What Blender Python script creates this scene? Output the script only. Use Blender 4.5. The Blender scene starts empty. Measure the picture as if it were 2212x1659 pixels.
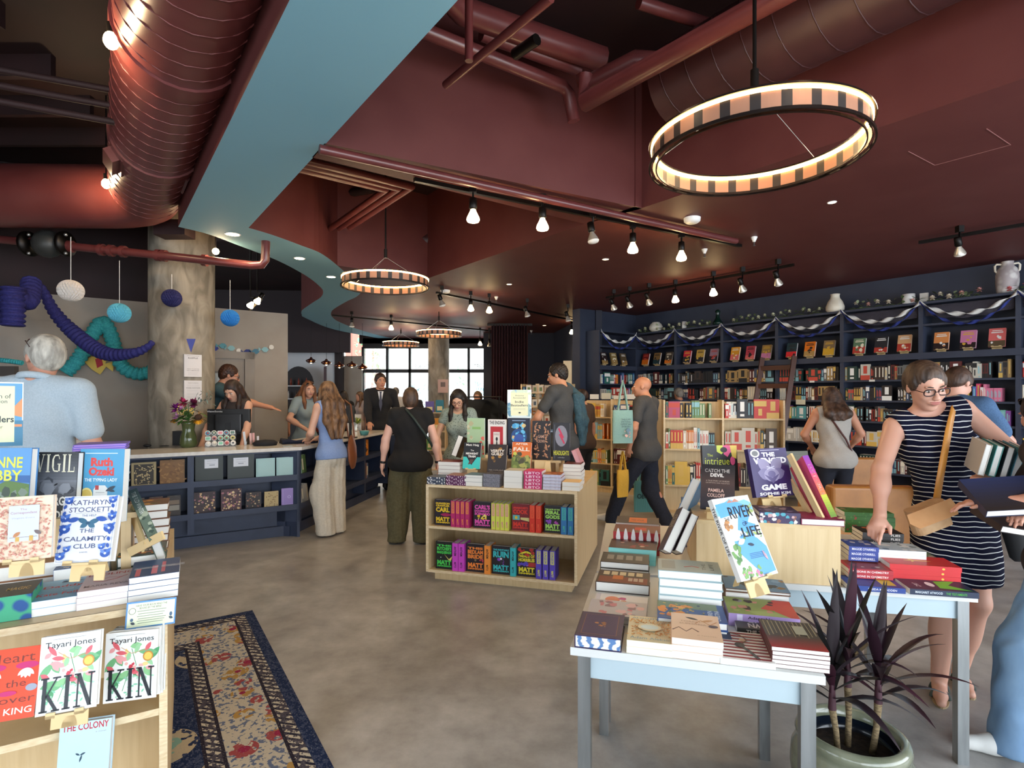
import bpy, bmesh, math, random
import numpy as np
from mathutils import Vector, Matrix, Euler
S = bpy.context.scene
COL = S.collection
rnd = random.Random(7)
PI = math.pi
# ---------------------------------------------------------------- camera
F_PX = 1200.0; CX = 1106.0; HY = 850.0; EYE = 1.56
cd = bpy.data.cameras.new('camera'); cam = bpy.data.objects.new('camera', cd); COL.objects.link(cam)
cd.sensor_width = 36.0; cd.lens = F_PX/2212*36.0; cd.shift_y = (HY-829.5)/2212
cd.clip_start = 0.05; cd.clip_end = 200
cam.location = (0, 0, EYE); cam.rotation_euler = (PI/2, 0, 0)
S.camera = cam
# ---------------------------------------------------------------- world, view
w = bpy.data.worlds.new('world'); S.world = w; w.use_nodes = True
bg = w.node_tree.nodes['Background']; bg.inputs[0].default_value = (0.80, 0.90, 1.0, 1); bg.inputs[1].default_value = 2.6
S.view_settings.view_transform = 'Standard'; S.view_settings.look = 'None'
S.view_settings.gamma = 1.0; S.view_settings.use_curve_mapping = False
S.view_settings.exposure = 0.68
S.cycles.max_bounces = 5; S.cycles.diffuse_bounces = 3; S.cycles.glossy_bounces = 2
S.cycles.use_adaptive_sampling = True; S.cycles.adaptive_threshold = .08
S.cycles.transmission_bounces = 4; S.cycles.transparent_max_bounces = 6
S.cycles.caustics_reflective = False; S.cycles.caustics_refractive = False
S.cycles.use_denoising = True
S.cycles.sample_clamp_indirect = 6.0
# building axes: U runs along the bookcase wall towards the street, V runs across to the bookcase wall
UX, UY, VX, VY = .6, -.8, .8, .6
def ST(s, t, z=0.0): return Vector((UX*s+VX*t, UY*s+VY*t, z))
def area(name, s, t, z, sx, sy, power, col, rz):
    l = bpy.data.lights.new(name, 'AREA'); l.shape = 'RECTANGLE'; l.size = sx; l.size_y = sy; l.energy = power; l.color = col
    o = bpy.data.objects.new(name, l); COL.objects.link(o); o.location = ST(s, t, z); o.rotation_euler = (PI/2, 0, rz); return o
# daylight arriving through the street windows (behind the camera) and the side windows
ANG = math.atan2(UY, UX)
area('daylight_street_window', 3.3, 2.6, 1.75, 11.0, 2.6, 280, (0.86, 0.93, 1.0), ANG-PI/2+PI)
area('daylight_side_window', -1.0, -3.4, 1.75, 6.0, 2.4, 90, (0.86, 0.93, 1.0), ANG+PI)
sun = bpy.data.lights.new('sun', 'SUN'); sun.energy = 5.5; sun.angle = .01; so_ = bpy.data.objects.new('sun', sun); COL.objects.link(so_); so_.rotation_euler = Vector((.12, .55, -.82)).to_track_quat('-Z', 'Y').to_euler()
# ---------------------------------------------------------------- helpers
def lin(c):
    if isinstance(c, str):
        c = c.lstrip('#'); c = tuple(int(c[i:i+2], 16)/255 for i in (0, 2, 4))
    return tuple((x/12.92 if x <= .04045 else ((x+.055)/1.055)**2.4) for x in c)
_M = {}
def mat(c, rough=.6, metal=0.0, spec=.5, emit=0.0, trans=0.0, alpha=1.0, name=None, coat=0.0, sss=0.0):
    key = (c if isinstance(c, str) else tuple(c), rough, metal, spec, emit, trans, alpha, name, coat, sss)
    if key in _M: return _M[key]
    m = bpy.data.materials.new(name or 'paint'); m.use_nodes = True
    b = m.node_tree.nodes['Principled BSDF']; L = lin(c)+(1,)
    b.inputs['Base Color'].default_value = L; b.inputs['Roughness'].default_value = rough
    b.inputs['Metallic'].default_value = metal; b.inputs['Specular IOR Level'].default_value = spec
    b.inputs['Transmission Weight'].default_value = trans; b.inputs['Alpha'].default_value = alpha
    b.inputs['Coat Weight'].default_value = coat
    if sss: b.inputs['Subsurface Weight'].default_value = sss; b.inputs['Subsurface Radius'].default_value = (.01, .004, .002)
    if emit: b.inputs['Emission Color'].default_value = L; b.inputs['Emission Strength'].default_value = emit
    _M[key] = m; return m
def nodes(m): return m.node_tree.nodes, m.node_tree.links, m.node_tree.nodes['Principled BSDF']
def noisy(name, c1, c2, scale=5, rough=.6, stretch=(1, 1, 1), detail=5, lo=.35, hi=.65, bump=0.0, metal=0.0, spec=.5, coat=0.0, rough2=None, kind='noise', dist=0.0):
    m = bpy.data.materials.new(name); m.use_nodes = True; N, L, b = nodes(m)
    tc = N.new('ShaderNodeTexCoord'); mp = N.new('ShaderNodeMapping'); mp.inputs['Scale'].default_value = stretch
    L.new(tc.outputs['Object'], mp.inputs[0])
    if kind == 'voronoi':
        n = N.new('ShaderNodeTexVoronoi'); n.inputs['Scale'].default_value = scale; fac = n.outputs['Distance']
    elif kind == 'wave':
        n = N.new('ShaderNodeTexWave'); n.inputs['Scale'].default_value = scale; n.inputs['Distortion'].default_value = dist; n.inputs['Detail'].default_value = 3; fac = n.outputs[1]
    else:
        n = N.new('ShaderNodeTexNoise'); n.inputs['Scale'].default_value = scale; n.inputs['Detail'].default_value = detail; n.inputs['Distortion'].default_value = dist; fac = n.outputs[0]
    L.new(mp.outputs[0], n.inputs[0])
    r = N.new('ShaderNodeValToRGB'); r.color_ramp.elements[0].position = lo; r.color_ramp.elements[1].position = hi
    r.color_ramp.elements[0].color = lin(c1)+(1,); r.color_ramp.elements[1].color = lin(c2)+(1,)
    L.new(fac, r.inputs[0]); L.new(r.outputs[0], b.inputs['Base Color'])
    b.inputs['Roughness'].default_value = rough; b.inputs['Metallic'].default_value = metal; b.inputs['Specular IOR Level'].default_value = spec
    b.inputs['Coat Weight'].default_value = coat
    if rough2 is not None:
        mr = N.new('ShaderNodeMapRange'); mr.inputs[3].default_value = rough; mr.inputs[4].default_value = rough2
        L.new(fac, mr.inputs[0]); L.new(mr.outputs[0], b.inputs['Roughness'])
    if bump:
        bp = N.new('ShaderNodeBump'); bp.inputs['Strength'].default_value = bump; bp.inputs['Distance'].default_value = .01
        L.new(fac, bp.inputs['Height']); L.new(bp.outputs[0], b.inputs['Normal'])
    return m
def G(px, py, z=0.0):                       # where the sight line of a picture point meets the level z
    Y = (EYE-z)*F_PX/(py-HY); return Vector(((px-CX)/F_PX*Y, Y, z))
def D(px, py, Y):                           # picture point at distance Y
    return Vector(((px-CX)/F_PX*Y, Y, EYE-(py-HY)/F_PX*Y))
def basis(o, ex, ey, ez):
    m = Matrix.Identity(4)
    for i, a in enumerate((ex, ey, ez, o)):
        for j in range(3): m[j][i] = a[j]
    return m
def frame(o, d):                            # right-handed frame with z along d
    d = Vector(d).normalized(); a = Vector((0, 0, 1)) if abs(d.z) < .95 else Vector((1, 0, 0))
    x = a.cross(d).normalized(); return basis(Vector(o), x, d.cross(x), d)
class MB:
    def __init__(s): s.v = []; s.f = []; s.mi = []; s.ms = []; s.sm = []
    def _m(s, m):
        if m is None: return 0
        if m not in s.ms: s.ms.append(m)
        return s.ms.index(m)
    def add(s, vs, fs, m=None, M=None, smooth=False):
        b = len(s.v)
        if M is not None: vs = [M @ Vector(v) for v in vs]
        s.v.extend([tuple(v) for v in vs]); k = s._m(m)
        for f in fs: s.f.append(tuple(i+b for i in f)); s.mi.append(k); s.sm.append(smooth)
        return s
    def box(s, lo, hi, m=None, M=None):
        x0, y0, z0 = lo; x1, y1, z1 = hi
        vs = [(x0,y0,z0),(x1,y0,z0),(x1,y1,z0),(x0,y1,z0),(x0,y0,z1),(x1,y0,z1),(x1,y1,z1),(x0,y1,z1)]
        return s.add(vs, [(0,3,2,1),(4,5,6,7),(0,1,5,4),(1,2,6,5),(2,3,7,6),(3,0,4,7)], m, M)
    def cbox(s, c, size, m=None, M=None):
        return s.box([c[i]-size[i]/2 for i in range(3)], [c[i]+size[i]/2 for i in range(3)], m, M)
    def bbox(s, lo, hi, r, m=None, M=None, n=2, up=False):          # box with rounded vertical (or all side) corners
        x0, y0, z0 = lo; x1, y1, z1 = hi; pts = []
        for cx, cy, a0 in ((x1-r, y1-r, 0), (x0+r, y1-r, PI/2), (x0+r, y0+r, PI), (x1-r, y0+r, 1.5*PI)):
            for k in range(n+1):
                a = a0+PI/2*k/n; pts.append((cx+r*math.cos(a), cy+r*math.sin(a)))
        return s.prism(pts, z0, z1, m, M)
    def prism(s, pts, z0, z1, m=None, M=None, mside=None, smooth=False):
        n = len(pts); vs = [(x, y, z0) for x, y in pts]+[(x, y, z1) for x, y in pts]
        s.add(vs, [tuple(reversed(range(n))), tuple(range(n, 2*n))], m, M)
        return s.add(vs, [(i, (i+1) % n, n+(i+1) % n, n+i) for i in range(n)], mside or m, M, smooth)
    def rings(s, R, m=None, M=None, cap=True, closed=False, smooth=True):
        n = len(R[0]); vs = [p for r in R for p in r]; fs = []; k = len(R)
        for i in range(k if closed else k-1):
            for j in range(n):
                a = i*n+j; b = i*n+(j+1) % n; c = ((i+1) % k)*n+(j+1) % n; d = ((i+1) % k)*n+j; fs.append((a, b, c, d))
        s.add(vs, fs, m, M, smooth)
        if cap and not closed:
            s.add(R[0], [tuple(reversed(range(n)))], m, M); s.add(R[-1], [tuple(range(n))], m, M)
        return s
    def lathe(s, prof, m=None, M=None, n=24, cap=True, smooth=True):
        return s.rings([[(r*math.cos(2*PI*j/n), r*math.sin(2*PI*j/n), z) for j in range(n)] for r, z in prof], m, M, cap, False, smooth)
    def tube(s, pts, r, m=None, n=8, cap=True, closed=False, M=None, smooth=True):
        P = [Vector(p) for p in pts]; k = len(P); R = []; prev = None
        for i in range(k):
            a = P[(i-1) % k] if (closed or i > 0) else P[i]; b = P[(i+1) % k] if (closed or i < k-1) else P[i]
            d = (b-a).normalized()
            if prev is None:
                h = Vector((0, 0, 1)) if abs(d.z) < .9 else Vector((1, 0, 0)); x = h.cross(d).normalized()
            else: x = (prev-d*prev.dot(d)).normalized()
            prev = x; y = d.cross(x); rr = r[i] if isinstance(r, (list, tuple)) else r
            R.append([P[i]+(x*math.cos(2*PI*j/n)+y*math.sin(2*PI*j/n))*rr for j in range(n)])
        return s.rings(R, m, M, cap, closed, smooth)
    def bar(s, a, b, w, h, m=None):
        a = Vector(a); b = Vector(b); F = frame(a, b-a); L = (b-a).length
        return s.box((-w/2, -h/2, 0), (w/2, h/2, L), m, F)
    def sph(s, c, r, m=None, M=None, n=12, k=8):
        rx, ry, rz = r if isinstance(r, (tuple, list)) else (r, r, r); c = Vector(c)
        R = [[c+Vector((rx*math.sin(PI*i/k)*math.cos(2*PI*j/n), ry*math.sin(PI*i/k)*math.sin(2*PI*j/n), -rz*math.cos(PI*i/k))) for j in range(n)] for i in range(1, k)]
        s.rings(R, m, M, cap=False)
        s.add([c+Vector((0, 0, -rz))]+R[0], [(0, (j+1) % n+1, j+1) for j in range(n)], m, M, True)
        return s.add([c+Vector((0, 0, rz))]+R[-1], [(0, j+1, (j+1) % n+1) for j in range(n)], m, M, True)
    def build(s, name, m=None, parent=None, world=True, mods=None):
        me = bpy.data.meshes.new(name); off = Vector((0, 0, 0))
        if parent is not None and world: off = root_loc(parent)
        me.from_pydata([(x-off.x, y-off.y, z-off.z) for x, y, z in s.v], [], s.f)
        for mm in (s.ms or [m or mat('#888888')]): me.materials.append(mm)
        if s.ms and m is not None and None in s.ms: pass
        me.polygons.foreach_set('material_index', s.mi); me.polygons.foreach_set('use_smooth', s.sm)
        me.update(); o = bpy.data.objects.new(name, me); COL.objects.link(o)
        if parent is not None: o.parent = parent
        return o
def root_loc(p):
    l = Vector((0, 0, 0))
    while p is not None: l = l+p.location; p = p.parent
    return l
def tag(o, label=None, cat=None, group=None, kind=None):
    if label: o['label'] = label
    if cat: o['category'] = cat
    if group: o['group'] = group
    if kind: o['kind'] = kind
    return o
def thing(name, label, cat, loc=(0, 0, 0), group=None):
    o = bpy.data.objects.new(name, None); COL.objects.link(o); o.location = loc; o.empty_display_size = .1
    return tag(o, label, cat, group)
def struct(o): o['kind'] = 'structure'; return o
def copy_tree(o, parent=None):
    c = o.copy(); COL.objects.link(c); c.parent = parent
    for ch in o.children: copy_tree(ch, c)
    return c
def place(o, loc, rz=None, label=None, group=None):
    o.location = loc
    if rz is not None: o.rotation_euler = (0, 0, rz)
    if label: o['label'] = label
    if group: o['group'] = group
    return o
ORD = ['first','second','third','fourth','fifth','sixth','seventh','eighth','ninth','tenth','eleventh','twelfth','thirteenth','fourteenth','fifteenth','sixteenth','seventeenth','eighteenth','nineteenth','twentieth','twenty-first','twenty-second','twenty-third','twenty-fourth','twenty-fifth','twenty-sixth','twenty-seventh','twenty-eighth','twenty-ninth','thirtieth','thirty-first','thirty-second','thirty-third']
# ---- lettering (the built-in font turned into mesh)
_TX = {}
def text_geo(txt, bold=0.0, res=2):
    k = (txt, bold, res)
    if k in _TX: return _TX[k]
    cu = bpy.data.curves.new('lettering', 'FONT'); cu.body = txt; cu.size = 1; cu.resolution_u = res; cu.offset = bold; cu.align_x = 'LEFT'; cu.fill_mode = 'FRONT'
    o = bpy.data.objects.new('lettering', cu); me = bpy.data.meshes.new_from_object(o)
    vs = [tuple(v.co) for v in me.vertices]; fs = [tuple(p.vertices) for p in me.polygons]
    bpy.data.objects.remove(o); bpy.data.curves.remove(cu); bpy.data.meshes.remove(me)
    if not vs: vs = [(0, 0, 0), (.01, 0, 0), (0, .01, 0)]; fs = [(0, 1, 2)]
    xs = [v[0] for v in vs]; ys = [v[1] for v in vs]; x0, x1, y0, y1 = min(xs), max(xs), min(ys), max(ys)
    W = max(x1-x0, 1e-4); H = max(y1-y0, 1e-4)
    vs = [((v[0]-x0)/W-.5, (v[1]-y0)/H-.5, 0) for v in vs]
    _TX[k] = (vs, fs, W/H); return _TX[k]
# hand-drawn serif capitals: strokes (x0,y0,x1,y1,w) in a 1x1 cell
SERIF = {'K': ([(.22,0,.22,1,.2),(.3,.42,.82,1,.09),(.36,.5,.86,0,.19)],[(.02,0,.42),(.02,1,.42),(.62,0,1.02),(.6,1,1.0)],1.0),
 'I': ([(.5,0,.5,1,.42)],[(.08,0,.92),(.08,1,.92)],.48),
 'N': ([(.18,0,.18,1,.08),(.82,0,.82,1,.08),(.2,1,.8,0,.2)],[(.02,0,.36),(.0,1,.3),(.66,1,1.0)],1.05),
 'V': ([(.2,1,.52,0,.2),(.84,1,.54,0,.08)],[(.02,1,.42),(.68,1,1.0)],.95),
 'L': ([(.24,0,.24,1,.22),(.24,.03,.94,.03,.07),(.92,0,.92,.3,.07)],[(.04,1,.46),(.04,0,.5)],.75),
 'G': ([(.3,.06,.74,.04,.08),(.16,.3,.16,.7,.2),(.24,.12,.34,.04,.1),(.14,.3,.3,.06,.16),(.14,.7,.3,.94,.16),(.3,.95,.72,.97,.08),(.72,.96,.84,.74,.07),(.84,.05,.84,.42,.17)],[(.64,.44,1.0)],.95)}
def serif_geo(word):
    if ('s', word) in _TX: return _TX[('s', word)]
    vs = []; fs = []; x = 0
    for ch in word:
        st, se, W = SERIF[ch]
        for x0, y0, x1, y1, w_ in st:
            dx, dy = (x1-x0)*W, y1-y0; L = math.hypot(dx, dy); h = w_*W/2 if dy else w_/2
            nx, ny = (h, 0) if abs(dy) > abs(dx)*.5 else (0, w_/2)
            b = len(vs); a0 = (x+x0*W, y0); a1 = (x+x1*W, y1)
            vs += [(a0[0]-nx, a0[1]-ny), (a0[0]+nx, a0[1]+ny) if ny else (a0[0]+nx, a0[1]), (a1[0]+nx, a1[1]+ny), (a1[0]-nx, a1[1]-ny)]; fs.append((b, b+1, b+2, b+3))
        for x0, y0, x1 in se:
            b = len(vs); yy = y0-.03 if y0 > .5 else y0-.01
            vs += [(x+x0*W, yy), (x+x1*W, yy), (x+x1*W, yy+.05), (x+x0*W, yy+.05)]; fs.append((b, b+1, b+2, b+3))
        x += W+.1
    T = x-.1; vs = [(a/T-.5, c-.5, 0) for a, c in vs]; _TX[('s', word)] = (vs, fs, T); return _TX[('s', word)]
# ---------------------------------------------------------------- materials
WOOD = noisy('birch_ply', '#CDB184', '#DCC398', 3.0, .42, (14, 14, .9), 4, .3, .7, spec=.4)
WOODH = noisy('birch_ply_board', '#CDB080', '#DAC093', 9.0, .34, (1, 1, 1), 4, .3, .7, spec=.45)
EDGE = noisy('ply_edge', '#D8BE94', '#E8D5B0', 30, .5, (1, 1, 4))
EASEL = mat('#DDC18D', .5)
NAVY = noisy('navy_paint', '#2E3446', '#343B4C', 4, .5)
NAVYD = mat('#171C2E', .6)
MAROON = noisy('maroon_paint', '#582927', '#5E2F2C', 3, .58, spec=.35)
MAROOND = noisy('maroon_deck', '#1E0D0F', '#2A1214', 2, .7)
MAROONP = noisy('maroon_pipe', '#5A2A2A', '#64302F', 5, .33, spec=.6)
SKYBL = mat('#80AFC0', .75, spec=.2)
GREYW = noisy('warm_grey_plaster', '#9C9186', '#A2998E', 3, .85)
CONC = noisy('column_concrete', '#746C5F', '#A69C8C', 2.2, .85, (3.0, 3.0, 1.3), 10, .34, .68, bump=.3, dist=.9)
WHITE = mat('#E8E6E2', .5)
PAGE = mat('#E6E4DD', .8, name='book_pages')
BLACK = mat('#111113', .5)
BLKM = mat('#15110F', .4, .6)
STEEL = noisy('brushed_steel', '#8E9292', '#B0B4B5', 20, .28, (1, 1, .1), metal=.9)
TABLE = mat('#D5D6D3', .35)
APRON = mat('#B9CBD3', .3, .15)
GLASS = mat('#E8F4F2', .03, trans=1.0, name='glass', alpha=.35)
LEATHER = noisy('tan_leather', '#9C6630', '#AF7539', 7, .42, bump=.1)
def floor_mat():
    m = bpy.data.materials.new('polished_concrete'); m.use_nodes = True; N, L, b = nodes(m)
    tc = N.new('ShaderNodeTexCoord')
    n1 = N.new('ShaderNodeTexNoise'); n1.inputs['Scale'].default_value = .8; n1.inputs['Detail'].default_value = 8; n1.inputs['Distortion'].default_value = .8
    n2 = N.new('ShaderNodeTexNoise'); n2.inputs['Scale'].default_value = 5; n2.inputs['Detail'].default_value = 10; n2.inputs['Roughness'].default_value = .65
    L.new(tc.outputs['Object'], n1.inputs[0]); L.new(tc.outputs['Object'], n2.inputs[0])
    r1 = N.new('ShaderNodeValToRGB'); r1.color_ramp.elements[0].position = .35; r1.color_ramp.elements[1].position = .68
    r1.color_ramp.elements[0].color = lin('#97938E')+(1,); r1.color_ramp.elements[1].color = lin('#B6B6B4')+(1,)
    r2 = N.new('ShaderNodeValToRGB'); r2.color_ramp.elements[0].position = .3; r2.color_ramp.elements[1].position = .7
    r2.color_ramp.elements[0].color = (.62, .61, .6, 1); r2.color_ramp.elements[1].color = (1.08, 1.08, 1.08, 1)
    mx = N.new('ShaderNodeMix'); mx.data_type = 'RGBA'; mx.blend_type = 'MULTIPLY'; mx.inputs[0].default_value = 1
    L.new(n1.outputs[0], r1.inputs[0]); L.new(n2.outputs[0], r2.inputs[0]); L.new(r1.outputs[0], mx.inputs[6]); L.new(r2.outputs[0], mx.inputs[7]); L.new(mx.outputs[2], b.inputs['Base Color'])
    mr = N.new('ShaderNodeMapRange'); mr.inputs[3].default_value = .22; mr.inputs[4].default_value = .48
    L.new(n2.outputs[0], mr.inputs[0]); L.new(mr.outputs[0], b.inputs['Roughness']); b.inputs['Specular IOR Level'].default_value = .45
    return m
FLOOR = floor_mat()
# ---------------------------------------------------------------- room shell
ZS = 3.15; ZT = 4.3; WT = 8.82                 # soffit level, deck level, bookcase wall
def poly(name, pts, z0, z1, m, ms=None):
    mb = MB(); mb.prism([tuple(p[:2]) for p in pts], z0, z1, m, None, ms); return struct(mb.build(name))
def st2(L): return [ST(s, t) for s, t in L]
poly('floor', st2([(4, -8), (4, 10), (-18, 10), (-18, -8)]), -.1, 0, FLOOR)
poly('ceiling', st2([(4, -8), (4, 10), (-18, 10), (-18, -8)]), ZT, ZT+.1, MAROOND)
def wall(name, a, b, z0, z1, m, th=.12):
    a = Vector(a).to_2d(); b = Vector(b).to_2d(); d = (b-a).normalized(); n = Vector((-d.y, d.x))*th
    mb = MB(); mb.prism([a, b, b+n, a+n], z0, z1, m); return struct(mb.build(name))
wall('wall_bookcase', ST(4, WT), ST(-7.6, WT), 0, ZT, NAVY, -.12)
wall('wall_bookcase_return', ST(-7.55, WT), ST(-7.55, 7.35), 0, ZT, NAVY, -.14)
wall('wall_bookcase_end', ST(-7.55, 7.35), ST(-7.75, 7.35), 0, ZT, NAVY, .1)
DNAVY = mat('#1D2030', .7)
wall('wall_stock_room', (1.1, 14.6), (-.75, 14.6), 0, ZT, DNAVY, -.12)
wall('wall_stock_side', (1.6, 10.6), (1.1, 14.6), 0, ZT, DNAVY, -.12)
wall('wall_grey', ST(-8.65, -4.2), ST(-8.65, 2.3), 0, 2.75, GREYW, .12)
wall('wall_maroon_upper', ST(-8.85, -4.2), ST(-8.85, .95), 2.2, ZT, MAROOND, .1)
wall('wall_side', ST(4, -4.2), ST(-9, -4.2), 0, .7, GREYW, .12)
wall('wall_side_upper', ST(4, -4.2), ST(-9, -4.2), 2.95, ZT, MAROON, .12)
wall('wall_side_pier', ST(-4.2, -4.2), ST(-9, -4.2), .7, 2.95, mat('#A59B8E', .8), .12)
wall('wall_street_sill', ST(4, -4.2), ST(4, 9), 0, .45, GREYW, .12)
wall('wall_street_upper', ST(4, -4.2), ST(4, 9), 3.0, ZT, MAROON, .12)
# soffits, in plan
B_R = 1.166; B_L = .62; T1F = [(-3.144, 3.758), (-3.54, B_R)]
# ribbon outline, measured along the wave
ribL = [(385,490),(450,506),(520,532),(600,563),(660,595),(690,618),(698,630),(693,642),(675,654),(655,668),(651,674),(652,680),(660,687),(719,711),(809,729),(898,745)]
ribR = [(537,492),(590,508),(650,530),(698,550),(743,586),(770,612),(780,629),(770,641),(749,651),(722,667),(715,676),(718,685),(734,696),(779,713),(839,729),(925,743)]
RL = [G(x, y, ZS) for x, y in ribL]; RR = [G(x, y, ZS) for x, y in ribR]
def slab(name, pts, z0, z1, mb_, ms): return poly(name, pts, z0, z1, mb_, ms)
def ribbon(name, A, B, z0, z1, mbot, mside):
    def rs(P, n):
        out = []
        for k in range(n+1):
            u = (len(P)-1)*k/n; i = min(int(u), len(P)-2); f = u-i
            p0 = P[max(i-1, 0)]; p1 = P[i]; p2 = P[i+1]; p3 = P[min(i+2, len(P)-1)]
            out.append(.5*((2*p1)+(p2-p0)*f+(2*p0-5*p1+4*p2-p3)*f*f+(3*p1-p0-3*p2+p3)*f**3))
        return out
    n = 70; a = rs(A, n); b = rs(B, n); mb = MB()
    for i in range(n):
        q = [a[i], b[i], b[i+1], a[i+1]]
        mb.add([(p.x, p.y, z0) for p in q], [(0, 1, 2, 3)], mbot)
        for p, q2 in ((a[i], a[i+1]), (b[i+1], b[i])):
            mb.add([(p.x, p.y, z0), (q2.x, q2.y, z0), (q2.x, q2.y, z1), (p.x, p.y, z1)], [(0, 1, 2, 3)], mside, None, True)
    o = mb.build(name); return struct(o), a, b
_, rbl, rbr = ribbon('ceiling_blue_ribbon', RL, RR, ZS, ZT, SKYBL, MAROON)
e0 = RL[0]; e1 = RR[0]
slab('ceiling_blue_band', [ST(4, B_L), ST(4, B_R), (e1.x, e1.y), (e0.x, e0.y)], ZS, ZT, SKYBL, MAROON)
# main maroon soffit: strip between the trays, area beside the bookcase, area beyond tray two
slab('ceiling_soffit_strip', st2([(-3.144, 3.758), (-3.54, B_R), (-3.80, B_R), (-3.76, 3.67)]), ZS, ZT, MAROON, MAROON)
k0 = min(range(len(rbr)), key=lambda i: abs(rbr[i].x*UX+rbr[i].y*UY+6.84))
slab('ceiling_soffit_main', st2([(4, 3.75), (4, WT), (-8.2, WT)])+[(3.2, 18.3)]+[(p.x, p.y) for p in reversed(rbr[k0:])]+st2([(-6.84, 3.67), (-3.144, 3.67), (-3.144, 3.75)]), ZS, ZT, MAROON, MAROON)
# far area: bulkhead over the cafe, window wall
BULK = mat('#2E2226', .7)
wall('wall_cafe_bulkhead', (-8.5, 14.6), (-4.35, 14.9), 2.66, ZT, BULK)
wall('wall_cafe_white', (-8.5, 15.3), (-4.95, 15.6), 0, 2.9, mat('#D9DCE0', .6))
wall('wall_cafe_dark', (-4.95, 15.5), (-4.72, 15.5), 0, 2.9, mat('#2A2021', .7))
wall('wall_cafe_taupe', (-4.75, 15.7), (-4.25, 15.7), 0, 2.62, GREYW)
wall('wall_far_left', (-12, 9), (-8.5, 16), 0, ZT, GREYW, -.1)
# far window wall: frames, mullions, glass
FR = mat('#2B2A2C', .5)
def far_window(idx, x0, x1, ms):
    mb = MB(); Yw = 16.0
    for z0, z1 in ((0, .1), (2.16, 2.26), (2.86, 3.15)): mb.box((x0, Yw, z0), (x1, Yw+.12, z1), FR)
    for x in [x0, x1]+ms: mb.box((x-.035, Yw, 0), (x+.035, Yw+.12, 2.9), FR)
    w_ = struct(mb.build('window_%d' % idx)); g = MB(); g.box((x0+.03, Yw+.05, .1), (x1-.03, Yw+.06, 2.86), GLASS); g.build('window_glass', parent=w_)
    return w_
w1 = far_window(1, -4.3, -2.2, [-3.6, -2.95]); w2 = far_window(2, -2.0, -.6, [-1.25])
wall('wall_window_head', (-4.4, 16), (-.5, 16), 3.0, ZT, BULK)
LT = mat('#5E6468', .5)
for (tx, x, z, W_, win) in (('BOOKS', -2.55, 2.34, .52, w1), ('W', -2.0, 2.34, .1, w2), ('GIFTS', -1.0, 2.34, .35, w2)):
    vs, fs, r_ = text_geo(tx); mb = MB(); mb.add([(x-v[0]*W_, 16.04, z+v[1]*.13) for v in vs], fs, LT); mb.build('window_lettering', parent=win)
# street glazing behind the viewer
mb = MB()
for t in [-4.2+1.65*i for i in range(9)]:
    c = ST(4.06, t); mb.cbox((c.x, c.y, 1.7), (.1, .1, 2.7), FR)
for z in (.5, 2.3, 2.98): mb.bar(ST(4.06, -4.2, z), ST(4.06, 9, z), .08, .08, FR)
struct(mb.build('window_3'))
mb = MB()
for s in [4-1.64*i for i in range(6)]:
    c = ST(s, -4.26); mb.cbox((c.x, c.y, 1.82), (.1, .1, 2.3), FR)
for z in (.74, 2.9): mb.bar(ST(4, -4.26, z), ST(-4.2, -4.26, z), .08, .08, FR)
struct(mb.build('window_4'))
# grey door in the grey wall
gc = noisy('grey_door', '#8A8076', '#91887E', 4, .6)
def onwall(t, z, off=.0): p = ST(-8.65+.002+off, t); return Vector((p.x, p.y, z))
def wallbox(mb, t0, t1, z0, z1, o0, o1, m):
    a = ST(-8.65+o0, t0); b = ST(-8.65+o1, t0); c = ST(-8.65+o1, t1); d = ST(-8.65+o0, t1)
    mb.prism([a.to_2d(), b.to_2d(), c.to_2d(), d.to_2d()], z0, z1, m)
mb = MB(); wallbox(mb, .7, 1.7, 0, 2.05, .0, .03, gc); dr = struct(mb.build('door_1'))
mb = MB(); wallbox(mb, .57, .7, 0, 2.15, 0, .06, gc); wallbox(mb, 1.7, 1.83, 0, 2.15, 0, .06, gc); wallbox(mb, .57, 1.83, 2.05, 2.15, 0, .06, gc); mb.build('door_frame', parent=dr)
mb = MB(); wallbox(mb, 1.22, 1.56, 1.15, 1.87, .03, .045, mat('#5D5852', .4)); wallbox(mb, 1.25, 1.53, 1.18, 1.84, .045, .05, mat('#8E9694', .2)); mb.build('door_window', parent=dr)
# ---------------------------------------------------------------- ducts, pipes, lamps
def rod(name, label, pts, r, m, cat='pipe', n=10, group=None):
    mb = MB(); mb.tube(pts, r, m, n); return tag(mb.build(name), label, cat, group)
def spiral(pts, r, m, pitch=.17, name='spiral_duct', label='', n=24):
    P = [Vector(p) for p in pts]; t = thing(name, label, 'duct', P[0]); mb = MB(); mb.tube(P, r, m, n); mb.build('duct_body', parent=t)
    L = [0]
    for i in range(1, len(P)): L.append(L[-1]+(P[i]-P[i-1]).length)
    F = frame(P[0], P[1]-P[0]); tot = (P[1]-P[0]).length; turns = int(tot/pitch); q = []
    for k in range(turns*20+1):
        a = 2*PI*k/20; z = pitch*k/20; q.append(F @ Vector((r*1.003*math.cos(a), r*1.003*math.sin(a), z)))
    mb = MB(); mb.tube(q, .0045, m, 4); mb.build('spiral_seam', parent=t); return t
DUCT = noisy('duct_paint', '#6A3230', '#733A37', 3, .36, spec=.6)
dz = 3.56; da = Vector((.62, -.55, dz)); da = Vector((-1.55, 2.65, dz))+Vector((.6, -.8, 0))*2.5; db = Vector((-3.55, 5.4, dz))
el = [da, db]+[db+Vector((-.62, .8, 0))*0.0+Vector((-.42*(1-math.cos(a))-.10*math.sin(a), .42*math.sin(a)*.6, 0)) for a in (.4, .8, 1.2, PI/2)]
el.append(el[-1]+Vector((-4.2, -.1, 0)))
duct = spiral(el, .31, DUCT, .155, label='large red spiral ventilation duct bending left beside the blue ceiling band')
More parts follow.
